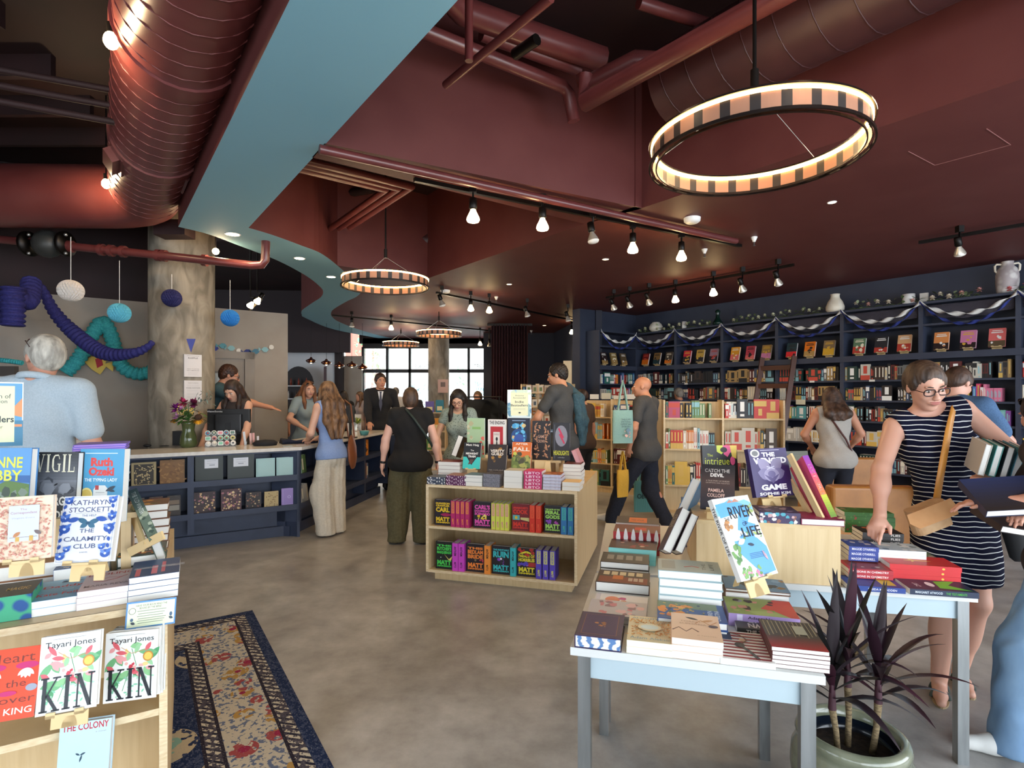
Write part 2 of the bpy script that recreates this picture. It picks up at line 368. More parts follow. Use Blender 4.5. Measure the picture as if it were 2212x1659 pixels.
ud = (db-da).normalized()
for k, d in ((0, 1.35), (1, 2.9)):
    mb = MB(); mb.tube([db-ud*d, db-ud*(d-.12)], .325, DUCT, 28); mb.build('duct_collar', parent=duct)
sd = Vector((ud.y, -ud.x, 0))
for sgn, d in ((1, .95), (-1, 1.1)):
    c = db-ud*d+sd*sgn*.27+Vector((0, 0, -.17)); F = basis(c, ud, sd*sgn*.85+Vector((0, 0, -.5)), Vector((0, 0, 1)).cross(ud)); F = frame(c, sd*sgn*.85+Vector((0, 0, -.55)))
    M2 = basis(c, ud, (sd*sgn*.85+Vector((0, 0, -.55))).normalized().cross(ud).normalized(), (sd*sgn*.85+Vector((0, 0, -.55))).normalized())
    mb = MB(); mb.box((-.16, -.055, -.04), (.16, .055, .055), DUCT, M2); mb.box((-.19, -.08, -.045), (.19, .08, .0), DUCT, M2); g = mb.build('duct_grille', parent=duct)
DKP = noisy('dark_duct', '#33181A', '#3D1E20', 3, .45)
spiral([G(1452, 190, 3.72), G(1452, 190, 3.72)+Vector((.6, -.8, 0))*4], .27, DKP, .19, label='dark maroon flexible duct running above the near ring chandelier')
p = MAROONP
zz = 3.78
a = G(915, 78, zz); b = G(1215, 186, zz); rod('ceiling_pipe', 'maroon pipe running along the tray wall out from behind the blue band', [a-Vector((.8,.6,0)), b, b+Vector((.05,.05,-.03)), b+Vector((.09,.07,-.22))], .047, p)
a = G(1262, 222, 3.55); rod('ceiling_pipe', 'thick maroon pipe sloping up from the tray corner past the chandelier rod', [a+Vector((0,0,.18)), a, a+Vector((.66,-.76,.02))*2.4], .062, p)
a = G(1000, 25, 3.95); b = G(1300, 128, 3.95); rod('ceiling_pipe', 'thick maroon pipe high in the tray, parallel to the tray wall', [a-Vector((.1,.2,0)), a, b], .085, p)
a = G(1040, 72, 3.9); b = G(1250, 150, 3.9); rod('ceiling_pipe', 'short capped maroon pipe between the two long pipes', [a, b], .05, p)
a = G(962, 184, 3.45); rod('ceiling_pipe', 'thin maroon pipe crossing diagonally below the other pipes', [a, G(1190, -5, 3.45)], .024, p)
a = D(1013, 132, 2.9); rod('ceiling_pipe', 'thin vertical maroon pipe dropping onto the diagonal pipe', [a, Vector((a.x, a.y, ZT))], .022, p)
a = G(1262, 185, 3.72); b = G(1375, 128, 3.72); rod('ceiling_pipe', 'flanged maroon pipe stub in the tray corner', [a, b, b+Vector((.12, .02, 0))], .06, p)
a = G(1112, 118, 3.7); b = G(1160, 85, 3.7); rod('ceiling_pipe', 'short black capped pipe across the long pipes', [a, b], .035, BLKM)
a = G(1380, 5, 4.0); b = G(1545, 58, 4.0); rod('ceiling_pipe', 'maroon pipe crossing the deck behind the chandelier rod', [a, b], .04, p)
a = G(690, 322, 3.1); b = G(1590, 521, 3.1); rod('ceiling_pipe', 'long maroon pipe fixed below the soffit beside the track lights', [a, b], .03, p)
# pipes in the second tray
for k, (o, lab) in enumerate(((0, 'nearest'), (.16, 'middle'), (.32, 'farthest'))):
    a = G(950, 412, 3.5)+Vector((-.25-o*.8, -.1+o*.2, 0)); q = a+Vector((-.6, .8, 0))*1.6
    rod('ceiling_pipe', 'maroon pipe bending back into the second ceiling tray, %s of the three' % lab, [a+Vector((-1.4, -1.05, 0)), a, q], .035, p)
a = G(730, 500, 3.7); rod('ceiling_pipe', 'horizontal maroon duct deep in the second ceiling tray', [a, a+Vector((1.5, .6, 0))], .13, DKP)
# pipes of the left hand open ceiling
for k, lab in enumerate(('lowest', 'middle', 'highest')):
    rod('ceiling_pipe', 'dark pipe crossing the open ceiling left of the big duct, %s of three' % lab, [D(-60, 190+k*-34+18, 3.6), D(300, 255+k*-34+18, 3.9)], .022, MAROOND)
for k in range(7):
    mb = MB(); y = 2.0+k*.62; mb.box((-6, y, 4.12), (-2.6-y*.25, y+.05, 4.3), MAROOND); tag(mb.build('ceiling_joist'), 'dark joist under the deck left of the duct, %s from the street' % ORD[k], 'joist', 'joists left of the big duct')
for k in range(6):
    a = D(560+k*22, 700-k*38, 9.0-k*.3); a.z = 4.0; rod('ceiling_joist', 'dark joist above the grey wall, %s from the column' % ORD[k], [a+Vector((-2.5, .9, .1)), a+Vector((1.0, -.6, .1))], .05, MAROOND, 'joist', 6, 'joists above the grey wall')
# sprinkler main with grooved couplings and the big valve
t = thing('sprinkler_main', 'maroon sprinkler pipe with round black valve crossing in front of the concrete column', 'pipe', D(340, 551, 5.85))
mb = MB(); mb.tube([D(-80, 510, 5.9), D(100, 527, 5.9), D(340, 551, 5.85), D(545, 573, 5.8), D(566, 572, 5.8), D(573, 562, 5.8), D(574, 530, 5.8), D(574, 440, 5.85)], .043, p, 12); mb.build('pipe_run', parent=t)
for x, y in ((60, 524), (148, 532), (215, 539), (236, 541), (262, 543), (338, 551), (350, 552), (438, 562)):
    a = D(x, y, 5.87); b = D(x+9, y+1, 5.87); mb = MB(); mb.tube([a, b], .062, p, 12); mb.build('coupling', parent=t)
mb = MB(); c = D(103, 527, 5.85); mb.sph(c, (.15, .13, .145), mat('#2F3130', .45), n=16, k=10); v = mb.build('valve_body', parent=t)
for x in (62, 142):
    mb = MB(); F = frame(D(x, 527, 5.85), (1, 0, 0)); mb.lathe([(.001, -.02), (.13, -.02), (.13, .02), (.001, .02)], BLKM, F, 16); v2 = mb.build('flange', parent=t)
    for dy in (-20, 20):
        mb = MB(); mb.sph(D(x, 527+dy, 5.72), .018, STEEL, n=8, k=5); mb.build('bolt', parent=v2)
a = D(344, 500, 5.95); mb = MB(); mb.box((a.x, a.y-.1, a.z-.06), (a.x+.33, a.y+.1, a.z+.1), MAROOND); tag(mb.build('junction_box'), 'dark box above the concrete column under the blue band', 'box')
# concrete columns
colm = MB(); colm.lathe([(.345, 0), (.345, ZT)], CONC, Matrix.Translation((-3.93, 6.62, 0)), 40); struct(colm.build('column_1'))
colm = MB(); colm.lathe([(.27, 0), (.27, ZT)], CONC, Matrix.Translation((-1.9, 14.4, 0)), 28); struct(colm.build('column_2'))
# ---------------------------------------------------------------- lamps
WARM = (1.0, .72, .42); BULB = mat((1.0, .86, .62), .3, emit=28, name='lit_bulb'); OFFB = mat('#E9E6DE', .25, name='unlit_reflector')
def lamp(loc, e, col=WARM, r=.035, spot=None, rot=None):
    l = bpy.data.lights.new('lamp_light', 'SPOT' if spot else 'POINT'); l.energy = e*1.4; l.color = col; l.shadow_soft_size = r
    if spot: l.spot_size = spot; l.spot_blend = .6
    o = bpy.data.objects.new('lamp_light', l); COL.objects.link(o); o.location = loc
    if rot: o.rotation_euler = rot
    return o
def track(a, b, label):
    mb = MB(); mb.bar(a, b, .035, .03, BLKM); return tag(mb.build('light_track'), label, 'light track')
def spot_lamp(c, lit, ztop, label, tilt=(0, 0), e=9, group=None):
    """track head: stem, socket, reflector bulb"""
    c = Vector(c); ztop = ZS if ztop > 3 and ztop < 3.2 else ztop
    t = thing('track_spotlight', label, 'spotlight', (c.x, c.y, ztop), group)
    d = Vector((tilt[0], tilt[1], -1)).normalized(); F = frame(c, d)
    mb = MB(); mb.cbox((c.x, c.y, ztop-.03), (.05, .05, .06), BLKM); mb.build('track_adapter', parent=t)
    top = c-d*.15
    mb = MB(); mb.tube([(c.x, c.y, ztop-.01), (c.x, c.y, max(top.z, c.z+.1)), top], .009, BLKM, 6); mb.build('stem', parent=t)
    mb = MB(); mb.lathe([(.02, -.15), (.03, -.145), (.032, -.07), (.024, -.06)], BLKM, F, 12); mb.build('socket', parent=t)
    m = BULB if lit else OFFB
    mb = MB(); mb.lathe([(.016, -.07), (.022, -.05), (.046, 0), (.05, .018)], mat('#C9C2B4', .2, .6) if not lit else m, F, 16, cap=False)
    mb.lathe([(.05, .018), (.043, .032), (.02, .04), (.001, .042)], m, F, 16, cap=False); mb.build('reflector_bulb', parent=t)
    if lit: lamp(c+d*.1, e*1.5, spot=2.7)
    return t
L1 = [(1022,470,1,'bare lit spotlight, first from the left on the near track'), (1172,488,1,'lit spotlight, second from the left on the near track'), (1281,516,0,'unlit white reflector spotlight in the middle of the near track'), (1367,538,1,'lit spotlight right of the unlit one on the near track'), (1472,555,1,'lit spotlight at the right end of the near track')]
track(G(895, 388, 3.135), G(1600, 531, 3.135), 'near black light track under the maroon soffit with five spotlights')
for x, y, l, lab in L1: spot_lamp(G(x, y, 2.9), l, 3.11, lab, (.15, -.1) if not l else (0, 0))
track(G(1310, 643, 3.1), G(1715, 572, 3.1), 'black light track in front of the navy bookcase')
for i, (x, y, l) in enumerate([(1326,665,0),(1360,660,0),(1402,654,0),(1459,648,1),(1541,633,1),(1604,625,0),(1681,611,0)]):
    spot_lamp(G(x, y, 2.87), l, 3.1, '%s spotlight over the navy bookcase, %s from the left' % ('lit' if l else 'unlit', ORD[i]), (.45, .35) if not l else (.1, .1), 12, 'spotlights over the navy bookcase')
track(G(1985, 524, 3.1), G(2330, 465, 3.1), 'black light track at the right edge over the bookcase')
spot_lamp(G(2073, 545, 2.9), 0, 3.1, 'unlit spotlight on the track at the right edge', (.4, .3))
track(G(943, 632, 3.1), G(1262, 697, 3.1), 'black light track in the middle of the shop beyond the second ring chandelier')
for i, (x, y, l) in enumerate([(955,657,0),(1017,667,1),(1057,671,1),(1139,680,0),(1227,690,0)]):
    spot_lamp(G(x, y, 2.88), l, 3.1, '%s spotlight on the middle track, %s from the left' % ('lit' if l else 'unlit', ORD[i]), (.3, .1) if not l else (0, 0), 12, 'spotlights on the middle track')
for i, (x, y) in enumerate(((1235, 718), (1252, 720))):
    spot_lamp(G(x, y, 2.9), 1, 3.12, 'lit spotlight beside the navy wall end, %s of the pair' % ('left' if i == 0 else 'right'), e=10)
track(G(718, 681, 3.1), G(1075, 716, 3.1), 'far black light track before the shop windows')
for i, (x, y, l) in enumerate([(760,703,0),(845,709,1)]):
    spot_lamp(G(x, y, 2.88), l, 3.1, '%s spotlight on the far track left of the windows' % ('lit' if l else 'unlit'), e=10)
for i, (x, y, l) in enumerate([(1037,743,1),(1057,746,0)]):
    c = D(x, y, 13.5); spot_lamp(c, l, 3.1, '%s spotlight beside the curtain before the window' % ('lit' if l else 'unlit'), e=10)
for i, (x, y, Yd, lab) in enumerate([(240, 88, 2.9, 'lit hanging bulb beside the big duct at the top left'), (229, 397, 5.1, 'lit hanging bulb beside the bend of the big duct')]):
    c = D(x, y, Yd); t = thing('hanging_bulb', lab, 'light bulb', (c.x, c.y, ZT-.01)); mb = MB(); mb.tube([(c.x, c.y, c.z+.05), (c.x, c.y, ZT-.005)], .006, BLKM, 6); mb.build('cord', parent=t)
    mb = MB(); mb.sph(c, (.036, .036, .045), BULB); mb.build('bulb', parent=t); mb = MB(); mb.lathe([(.02, .04), (.022, .09)], BLKM, Matrix.Translation(c), 10); mb.build('socket', parent=t); lamp(c+Vector((-.12, -.06, -.05)), 7)
def recessed(px, py, lab, lit=True, r=.05, z=ZS):
    c = G(px, py, z); t = thing('recessed_downlight', lab, 'downlight', c)
    mb = MB(); mb.lathe([(r, -.004), (r*1.2, -.004), (r*1.25, .0)], WHITE, Matrix.Translation(c), 20, cap=False); mb.build('trim_ring', parent=t)
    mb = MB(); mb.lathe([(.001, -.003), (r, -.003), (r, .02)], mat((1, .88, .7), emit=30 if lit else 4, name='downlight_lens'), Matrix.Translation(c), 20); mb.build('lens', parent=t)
    if lit: lamp(c+Vector((0, 0, -.03)), 8, spot=2.5)
recessed(503, 506, 'lit downlight in the blue ribbon nearest the column', r=.06); recessed(647, 558, 'lit downlight in the blue ribbon, second from the column', r=.055); recessed(715, 598, 'lit downlight in the blue ribbon where it bends back', r=.055)
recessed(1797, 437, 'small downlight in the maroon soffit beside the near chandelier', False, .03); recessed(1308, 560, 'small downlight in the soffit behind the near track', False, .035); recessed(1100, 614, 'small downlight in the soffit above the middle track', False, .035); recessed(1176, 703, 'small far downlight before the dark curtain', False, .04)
c = D(466, 543, 6.0); t = thing('hanging_bulb', 'lit bulb in front of the column top under the blue ribbon', 'light bulb', (c.x, c.y, ZT-.005)); mb = MB(); mb.tube([(c.x, c.y, c.z+.04), (c.x, c.y, ZT-.005)], .006, BLKM, 6); mb.build('cord', parent=t); mb = MB(); mb.sph(c, .035, BULB); mb.build('bulb', parent=t); lamp(c+Vector((.1, -.1, 0)), 5)
for i, (x, y, r) in enumerate(((1495, 471, .075), (962, 627, .075), (1123, 709, .08))):
    c = G(x, y, ZS); mb = MB(); mb.lathe([(.001, -.045), (r*.7, -.045), (r*.95, -.03), (r, 0)], WHITE, Matrix.Translation(c), 24)
    tag(mb.build('smoke_detector'), ['round white smoke detector near the five spotlight track', 'round white smoke detector above the middle track', 'round white smoke detector in front of the dark curtain'][i], 'smoke detector')
for i, (x, y) in enumerate(((1629, 512), (1522, 538), (1072, 641), (1148, 714))):
    c = G(x, y, ZS); t = thing('fire_sprinkler', ['white sprinkler head right of the near track end', 'white sprinkler head just below the near track end', 'white sprinkler head over the middle track', 'white sprinkler head before the dark curtain'][i], 'sprinkler', c)
    mb = MB(); mb.lathe([(.032, 0), (.03, -.012), (.016, -.04), (.014, -.05)], WHITE, Matrix.Translation(c), 16); mb.build('escutcheon', parent=t)
    mb = MB(); mb.lathe([(.008, -.05), (.008, -.085), (.018, -.087), (.018, -.09)], STEEL, Matrix.Translation(c), 10); mb.build('deflector', parent=t)
# ring chandeliers
COPPER = mat('#B07C60', .5, .1); DKPAN = mat('#2B211D', .5); LEDM = mat((1.0, .80, .50), emit=16, name='led_strip'); RAIL = mat('#2A1E1A', .35, .7)
def chandelier(c, r, label, lights=6):
    c = Vector(c); t = thing('ring_chandelier', label, 'chandelier', (c.x, c.y, ZT if lights == 6 else ZS)); T = Matrix.Translation(c); n = 72
    def ring(rr, z, w, h, m, nm):
        mb = MB(); R = [[(math.cos(a)*(rr+dx), math.sin(a)*(rr+dx), z+dz) for dx, dz in ((-w/2, -h/2), (w/2, -h/2), (w/2, h/2), (-w/2, h/2))] for a in [2*PI*k/n for k in range(n)]]
        mb.rings(R, m, T, False, True, False); mb.build(nm, parent=t)
    ring(r, -.045, .008, .012, RAIL, 'lower_rail'); ring(r-.03, -.045, .006, .01, RAIL, 'lower_rail'); ring(r, .045, .008, .008, RAIL, 'upper_rail'); ring(r-.03, .045, .006, .008, RAIL, 'upper_rail')
    ring(r-.015, .038, .018, .014, LEDM, 'light_strip')
    k = 26
    for i in range(k):
        mb = MB(); a0 = 2*PI*i/k; a1 = a0+2*PI/k*(.64)
        for (b0, b1, m, z0) in ((a0, a1, COPPER, -.04), (a1, a0+2*PI/k, DKPAN, -.045)):
            A = [b0+(b1-b0)*j/3 for j in range(4)]
            vs = [((r-.015)*math.cos(a), (r-.015)*math.sin(a), z) for a in A for z in (z0, .028)]+[((r-.010)*math.cos(a), (r-.010)*math.sin(a), z) for a in A for z in (z0, .028)]
            mb.add(vs, [(2*j, 2*j+2, 2*j+3, 2*j+1) for j in range(3)]+[(8+2*j+1, 8+2*j+3, 8+2*j+2, 8+2*j) for j in range(3)]+[(0, 8, 10, 2), (2, 10, 12, 4), (4, 12, 14, 6)], m, T)
        mb.build('copper_panel', parent=t)
    hz = .235*r/.41
    mb = MB(); mb.tube([(c.x, c.y, c.z+hz), (c.x, c.y, c.z+hz+.09)], .018, BLKM, 12); mb.tube([(c.x, c.y, c.z+hz+.09), (c.x, c.y, ZT if lights == 6 else ZS)], .009, BLKM, 8); mb.build('rod', parent=t)
    for a in (.5, .5+2*PI/3, .5+4*PI/3):
        mb = MB(); mb.tube([(c.x, c.y, c.z+hz+.01), (c.x+(r-.015)*math.cos(a), c.y+(r-.015)*math.sin(a), c.z+.045)], .0016 if lights == 6 else .004, STEEL, 5); mb.build('suspension_wire', parent=t)
    for i in range(lights):
        a = 2*PI*(i+.5)/lights; lamp(c+Vector((r*math.cos(a), r*math.sin(a), .1)), 1.6 if lights == 6 else 2, (1, .76, .48), .06)
chandelier(D(1630, 322, 2.45), .45, 'near glowing ring chandelier with copper panels hanging in the open tray')
chandelier(D(833, 611, 5.78), .45, 'second ring chandelier with copper panels, hanging by the blue ribbon')
for x, y, Yd, lab in ((948, 721, 10.8, 'third ring chandelier, small, before the shop windows right of the fourth'), (866, 743, 13.6, 'farthest ring chandelier, small, low before the shop windows')):
    chandelier(D(x, y, Yd), .44, lab, 3)
# cafe pendants
AMB = mat('#5A2414', .15, .3, name='amber_glass', trans=.3)
for i, (x, y) in enumerate(((672, 779), (705, 783), (733, 789), (760, 788), (783, 793))):
    c = D(x, y, 12.6); t = thing('pendant_lamp', 'small amber glass pendant over the cafe bar, %s from the left' % ORD[i], 'pendant lamp', (c.x, c.y, ZT), 'amber pendants over the cafe bar')
    mb = MB(); mb.tube([(c.x, c.y, c.z+.06), (c.x, c.y, ZT)], .004, BLKM, 5); mb.build('cord', parent=t)
    mb = MB(); mb.lathe([(.02, .08), (.03, .05), (.11, .01), (.12, -.01), (.09, -.04), (.05, -.055)], AMB, Matrix.Translation(c), 16, cap=False); mb.build('glass_shade', parent=t)
    mb = MB(); mb.sph(c-Vector((0, 0, .035)), .028, BULB); mb.build('bulb', parent=t)
# dark-area track heads above the grey wall
track(D(520, 690, 8.4), D(566, 645, 8.4), 'short tilted light track hanging above the grey wall')
for i, (x, y) in enumerate(((541, 660), (556, 651))):
    c = D(x, y, 8.3); spot_lamp(c, 1, 4.28, 'lit spotlight above the grey wall, %s of the two' % ('lower' if i == 0 else 'upper'), (-.6, -.2), 8)
# ---------------------------------------------------------------- books
UP = Vector((0, 0, 1))
def art(mb, items, w, h, M, seed=1, z=.0006):
    """print flat shapes on a w x h face; coordinates run 0..1 from the lower left"""
    R = random.Random(seed); zz = [z]
    def put(vs, fs, c, rough=.45):
        zz[0] += .00012; mb.add([(x*w, y*h, zz[0]) for x, y in vs], fs, mat(c, rough) if isinstance(c, (str, tuple)) else c, M)
    def ngon(P, c): put(P, [tuple(range(len(P)))], c)
    def ell(cx, cy, rx, ry, c, n=18): ngon([(cx+rx*math.cos(2*PI*i/n), cy+ry*math.sin(2*PI*i/n)) for i in range(n)], c)
    def leaf(x, y, L, W, a, c):
        P = []
        for i in range(7): t = i/6; P.append((t*L, W*math.sin(PI*t)**.8))
        P += [(p[0], -p[1]) for p in P[-2:0:-1]]
        ca, sa = math.cos(a), math.sin(a); k = w/h; ngon([(x+(px*ca-py*sa), y+(px*sa+py*ca)*k) for px, py in P], c)
    for it in items:
        k = it[0]
        if k == 'r': x0, y0, x1, y1, c = it[1:]; ngon([(x0, y0), (x1, y0), (x1, y1), (x0, y1)], c)
        elif k == 'e': ell(*it[1:])
        elif k == 'p': ngon(it[1], it[2])
        elif k in 'ts':
            _, tx, cx, cy, tw, th, c = it[:7]; vs, fs, _a = serif_geo(tx) if k == 's' else text_geo(tx, it[7] if len(it) > 7 else 0.0)
            rot = it[8] if len(it) > 8 else 0
            if rot == 90: put([(cx-y*tw, cy+x*th) for x, y, _z in vs], fs, c)
            elif rot == -90: put([(cx+y*tw, cy-x*th) for x, y, _z in vs], fs, c)
            else: put([(cx+x*tw, cy+y*th) for x, y, _z in vs], fs, c)
        elif k == 'l': leaf(*it[1:])
        elif k == 'n':            # scattered blobs
            _, n, x0, y0, x1, y1, s, cols = it
            zz[0] += .0001
            for i in range(n):
                cx, cy = R.uniform(x0, x1), R.uniform(y0, y1); q = s*R.uniform(.5, 1.3); m_ = R.randint(5, 8)
                P = [(min(max(cx+q*R.uniform(.6, 1.2)*math.cos(2*PI*j/m_), .004), .996), min(max(cy+q*w/h*R.uniform(.6, 1.2)*math.sin(2*PI*j/m_), .004), .996)) for j in range(m_)]
                zz[0] += .000004; mb.add([(x*w, y*h, zz[0]) for x, y in P], [tuple(range(m_))], mat(R.choice(cols), .45), M)
        elif k == 'v':            # scattered leaves
            _, n, x0, y0, x1, y1, L, cols = it
            for i in range(n): leaf(R.uniform(x0, x1), R.uniform(y0, y1), L*R.uniform(.7, 1.3), L*.22, R.uniform(0, 2*PI), R.choice(cols)); zz[0] -= .0001
        elif k == 'w':            # thick line through points
            _, P, lw, c = it
            P = [Vector((a*w, b*h)) for a, b in P]; n = len(P); A = []; B = []
            for i in range(n):
                d = (P[min(i+1, n-1)]-P[max(i-1, 0)]).normalized(); q = Vector((-d.y, d.x))*lw*w/2; A.append(P[i]+q); B.append(P[i]-q)
            zz[0] += .00012; mb.add([(p.x, p.y, zz[0]) for p in A+B], [(i, n+i, n+i+1, i+1) for i in range(n-1)], mat(c, .45), M)
        elif k == 'g':            # vertical blend printed as bands
            _, y0, y1, c0, c1 = it; c0 = tuple(int(c0[i:i+2], 16)/255 for i in (1, 3, 5)); c1 = tuple(int(c1[i:i+2], 16)/255 for i in (1, 3, 5)); n = 9
            for i in range(n):
                f = (i+.5)/n; ngon([(0, y0+(y1-y0)*i/n), (1, y0+(y1-y0)*i/n), (1, y0+(y1-y0)*(i+1)/n), (0, y0+(y1-y0)*(i+1)/n)], tuple(round(a+(b-a)*f, 3) for a, b in zip(c0, c1))); zz[0] -= .00012
def col(c, rough=.42): return mat(c, rough) if isinstance(c, (str, tuple)) else c
def book(label, o, ex, ey, ez, w, h, t, cover, items=None, spine=None, pages=PAGE, hard=True, group=None, seed=1, name='book', cat='book'):
    """ex: spine to fore-edge, ey: foot to head, ez: out of the front cover. o: foot corner on the spine, back cover"""
    o = Vector(o); M = basis(o, Vector(ex), Vector(ey), Vector(ez)); c = col(cover); th = .0026 if hard else .0008; i_ = .0035 if hard else .0004
    r = thing(name, label, cat, o, group)
    mb = MB(); mb.box((0, 0, t-th), (w, h, t), c, M); mb.box((0, 0, 0), (w, h, th), c, M); mb.box((0, 0, th), (th*1.2, h, t-th), c, M); mb.build('cover', parent=r)
    mb = MB(); mb.box((th*1.2, i_, th), (w-i_, h-i_, t-th), pages, M); mb.build('pages', parent=r)
    if items:
        mb = MB(); art(mb, items, w, h, basis(o+Vector(ez)*t, Vector(ex), Vector(ey), Vector(ez)), seed, 0.0); mb.build('cover_print', parent=r)
    if spine:                      # spine face: u across thickness, v up
        mb = MB(); art(mb, spine, t, h, basis(o, Vector(ez), Vector(ey), -Vector(ex)), seed, .0002)
        mb2 = MB(); mb2.v, mb2.f, mb2.mi, mb2.ms, mb2.sm = mb.v, [tuple(reversed(f)) for f in mb.f], mb.mi, mb.ms, mb.sm; mb2.build('spine_print', parent=r)
    return r
def stack(label, fl, R, w, d, ts, cover, items=None, mode='bottom', pages=PAGE, hard=True, jit=.004, spine=None, seed=3, under=None):
    """flat pile; fl: front-left corner on the surface, R: unit vector to the right"""
    R = Vector((R[0], R[1], 0)).normalized(); Bk = Vector((-R.y, R.x, 0)); z = 0.0; rr = random.Random(seed); n = len(ts); fl = Vector(fl)
    for i, t in enumerate(ts):
        top = n-1-i; a = rr.uniform(-jit, jit)*6 if top < n else 0; R2 = (R*math.cos(a*.6)+Bk*math.sin(a*.6)); B2 = Vector((-R2.y, R2.x, 0)); o = fl+R*rr.uniform(-jit, jit)+Bk*abs(rr.uniform(0, jit))+UP*z
        lab = label if n == 1 else label+(', top of stack' if top == 0 else ', %s from top' % ORD[top])
        cv = cover[i % len(cover)] if isinstance(cover, list) else cover; it = items if top == 0 else None
        if mode == 'bottom': book(lab, o, R2, B2, UP, w, d, t, cv, it, spine, pages, hard, None, seed+i)
        elif mode == 'spine': book(lab, o+R2*w, B2, -R2, UP, d, w, t, cv, it, spine, pages, hard, None, seed+i)
        elif mode == 'fore': book(lab, o+B2*d, -B2, R2, UP, d, w, t, cv, it, spine, pages, hard, None, seed+i)
        z += t+.0003
    return z
def easel(o, ex, ey, ez, w, t, foot, label='birch book easel holding up a book on a display', group='birch book easels', back=.6):
    """plywood easel under and behind a book whose lower edge starts at o"""
    c = o+ex*w/2; W = min(w*.62, .11); r = thing('book_easel', label, 'book easel', c-ez*.004, group)
    M = basis(c-ez*.006, ex, ey, ez); hw = W/2; n = 8; low = -foot
    P = [(-hw, low), (-hw*.42, low)]+[(-hw*.42*math.cos(PI*i/n), low+foot*.75*math.sin(PI*i/n)) for i in range(1, n)]+[(hw*.42, low), (hw, low), (hw, .0), (hw*.6, .1), (-hw*.6, .1), (-hw, 0)]
    mb = MB(); n2 = len(P); vs = [(x, y, -.005) for x, y in P]+[(x, y, 0) for x, y in P]
    # triangulate as quads strips: fan is unsafe, so let bmesh do it
    bm = bmesh.new(); vv = [bm.verts.new(v) for v in vs]; bm.faces.new(vv[n2:]); bm.faces.new(list(reversed(vv[:n2])))
    for i in range(n2): bm.faces.new((vv[i], vv[(i+1) % n2], vv[n2+(i+1) % n2], vv[n2+i]))
    bmesh.ops.triangulate(bm, faces=[f for f in bm.faces if len(f.verts) > 4]); bm.verts.index_update()
    mb.add([tuple(v.co) for v in bm.verts], [tuple(v.index for v in f.verts) for f in bm.faces], EASEL, M); bm.free(); mb.build('easel_plate', parent=r)
    mb = MB(); mb.box((-hw, -.008, -.002), (hw, -.001, t+.018), EASEL, M); mb.box((-hw, -.008, t+.014), (-hw*.5, .006, t+.018), EASEL, M); mb.box((hw*.5, -.008, t+.014), (hw, .006, t+.018), EASEL, M); mb.build('ledge', parent=r)
    dn = -ez; b = c-ez*.01+ey*.085; f = Vector((dn.x, dn.y, 0)).normalized()*.09+c; f.z = c.z+low*ey.z
    mb = MB(); mb.bar(b, f, .03, .005, EASEL); mb.build('back_leg', parent=r); return r
def face(label, BL, BR, TL, Y, t, cover, items=None, ea=None, hard=True, pages=PAGE, seed=5, spine=None, w=None, h=None):
    """a book standing face out; corners from the picture, Y = distances of the three corners"""
    a = D(BL[0], BL[1], Y[0]); yb = Y[0]*(BL[1]-HY)/(BR[1]-HY) if BR[1]-HY > 120 else Y[1]
    b = D(BR[0], BR[1], yb); e_ = (b-a).normalized(); ry = Vector(((TL[0]-CX)/F_PX, 1, -(TL[1]-HY)/F_PX)); q = ry.dot(e_)
    yt = (a-Vector((0, 0, EYE))).dot(e_)/q if abs(q) > .3 else Y[2]; yt = min(max(yt, Y[0]+.02), Y[0]+.22); c = D(TL[0], TL[1], yt)
    ex = (b-a).normalized(); ey = (c-a)-ex*(c-a).dot(ex); ey.normalize(); ez = ex.cross(ey); W = w or (b-a).length; H = h or (c-a).length
    r = book(label, a-ez*t, ex, ey, ez, W, H, t, cover, items, spine, pages, hard, None, seed)
    if ea: easel(a-ez*t, ex, ey, ez, W, t, ea)
    return r
# --- small shelf books: one mesh each, spine towards the room
_SB = {}
def spine_mesh(c1, c2, kind):
    k = (c1, c2, kind)
    if k in _SB: return _SB[k]
    mb = MB(); c = mat(c1, .45); mb.box((0, 0, 0), (1, 1, .985), c); mb.add([(.06, .03, .986), (.94, .03, .986), (.94, 1, .986), (.06, 1, .986)], [(0, 1, 2, 3)], PAGE)
    q = mat(c2, .45)
    def rc(x0, x1, z0, z1, m_=q): mb.add([(x0, -.004, z0), (x1, -.004, z0), (x1, -.004, z1), (x0, -.004, z1)], [(0, 1, 2, 3)], m_)
    if kind == 0: rc(.3, .7, .35, .85); rc(.3, .7, .1, .22)
    elif kind == 1: rc(0, 1, .62, .9); rc(.35, .65, .15, .5)
    elif kind == 2: rc(.2, .45, .3, .8); rc(.6, .75, .3, .7); rc(.3, .7, .06, .14)
    elif kind == 3: rc(0, 1, 0, .3); rc(.3, .7, .4, .88)
    else: rc(.35, .65, .2, .9)
    _SB[k] = mb; me = None
    o = mb.build('book'); me = o.data; bpy.data.objects.remove(o); _SB[k] = me; return me
CN = {'#': ''}
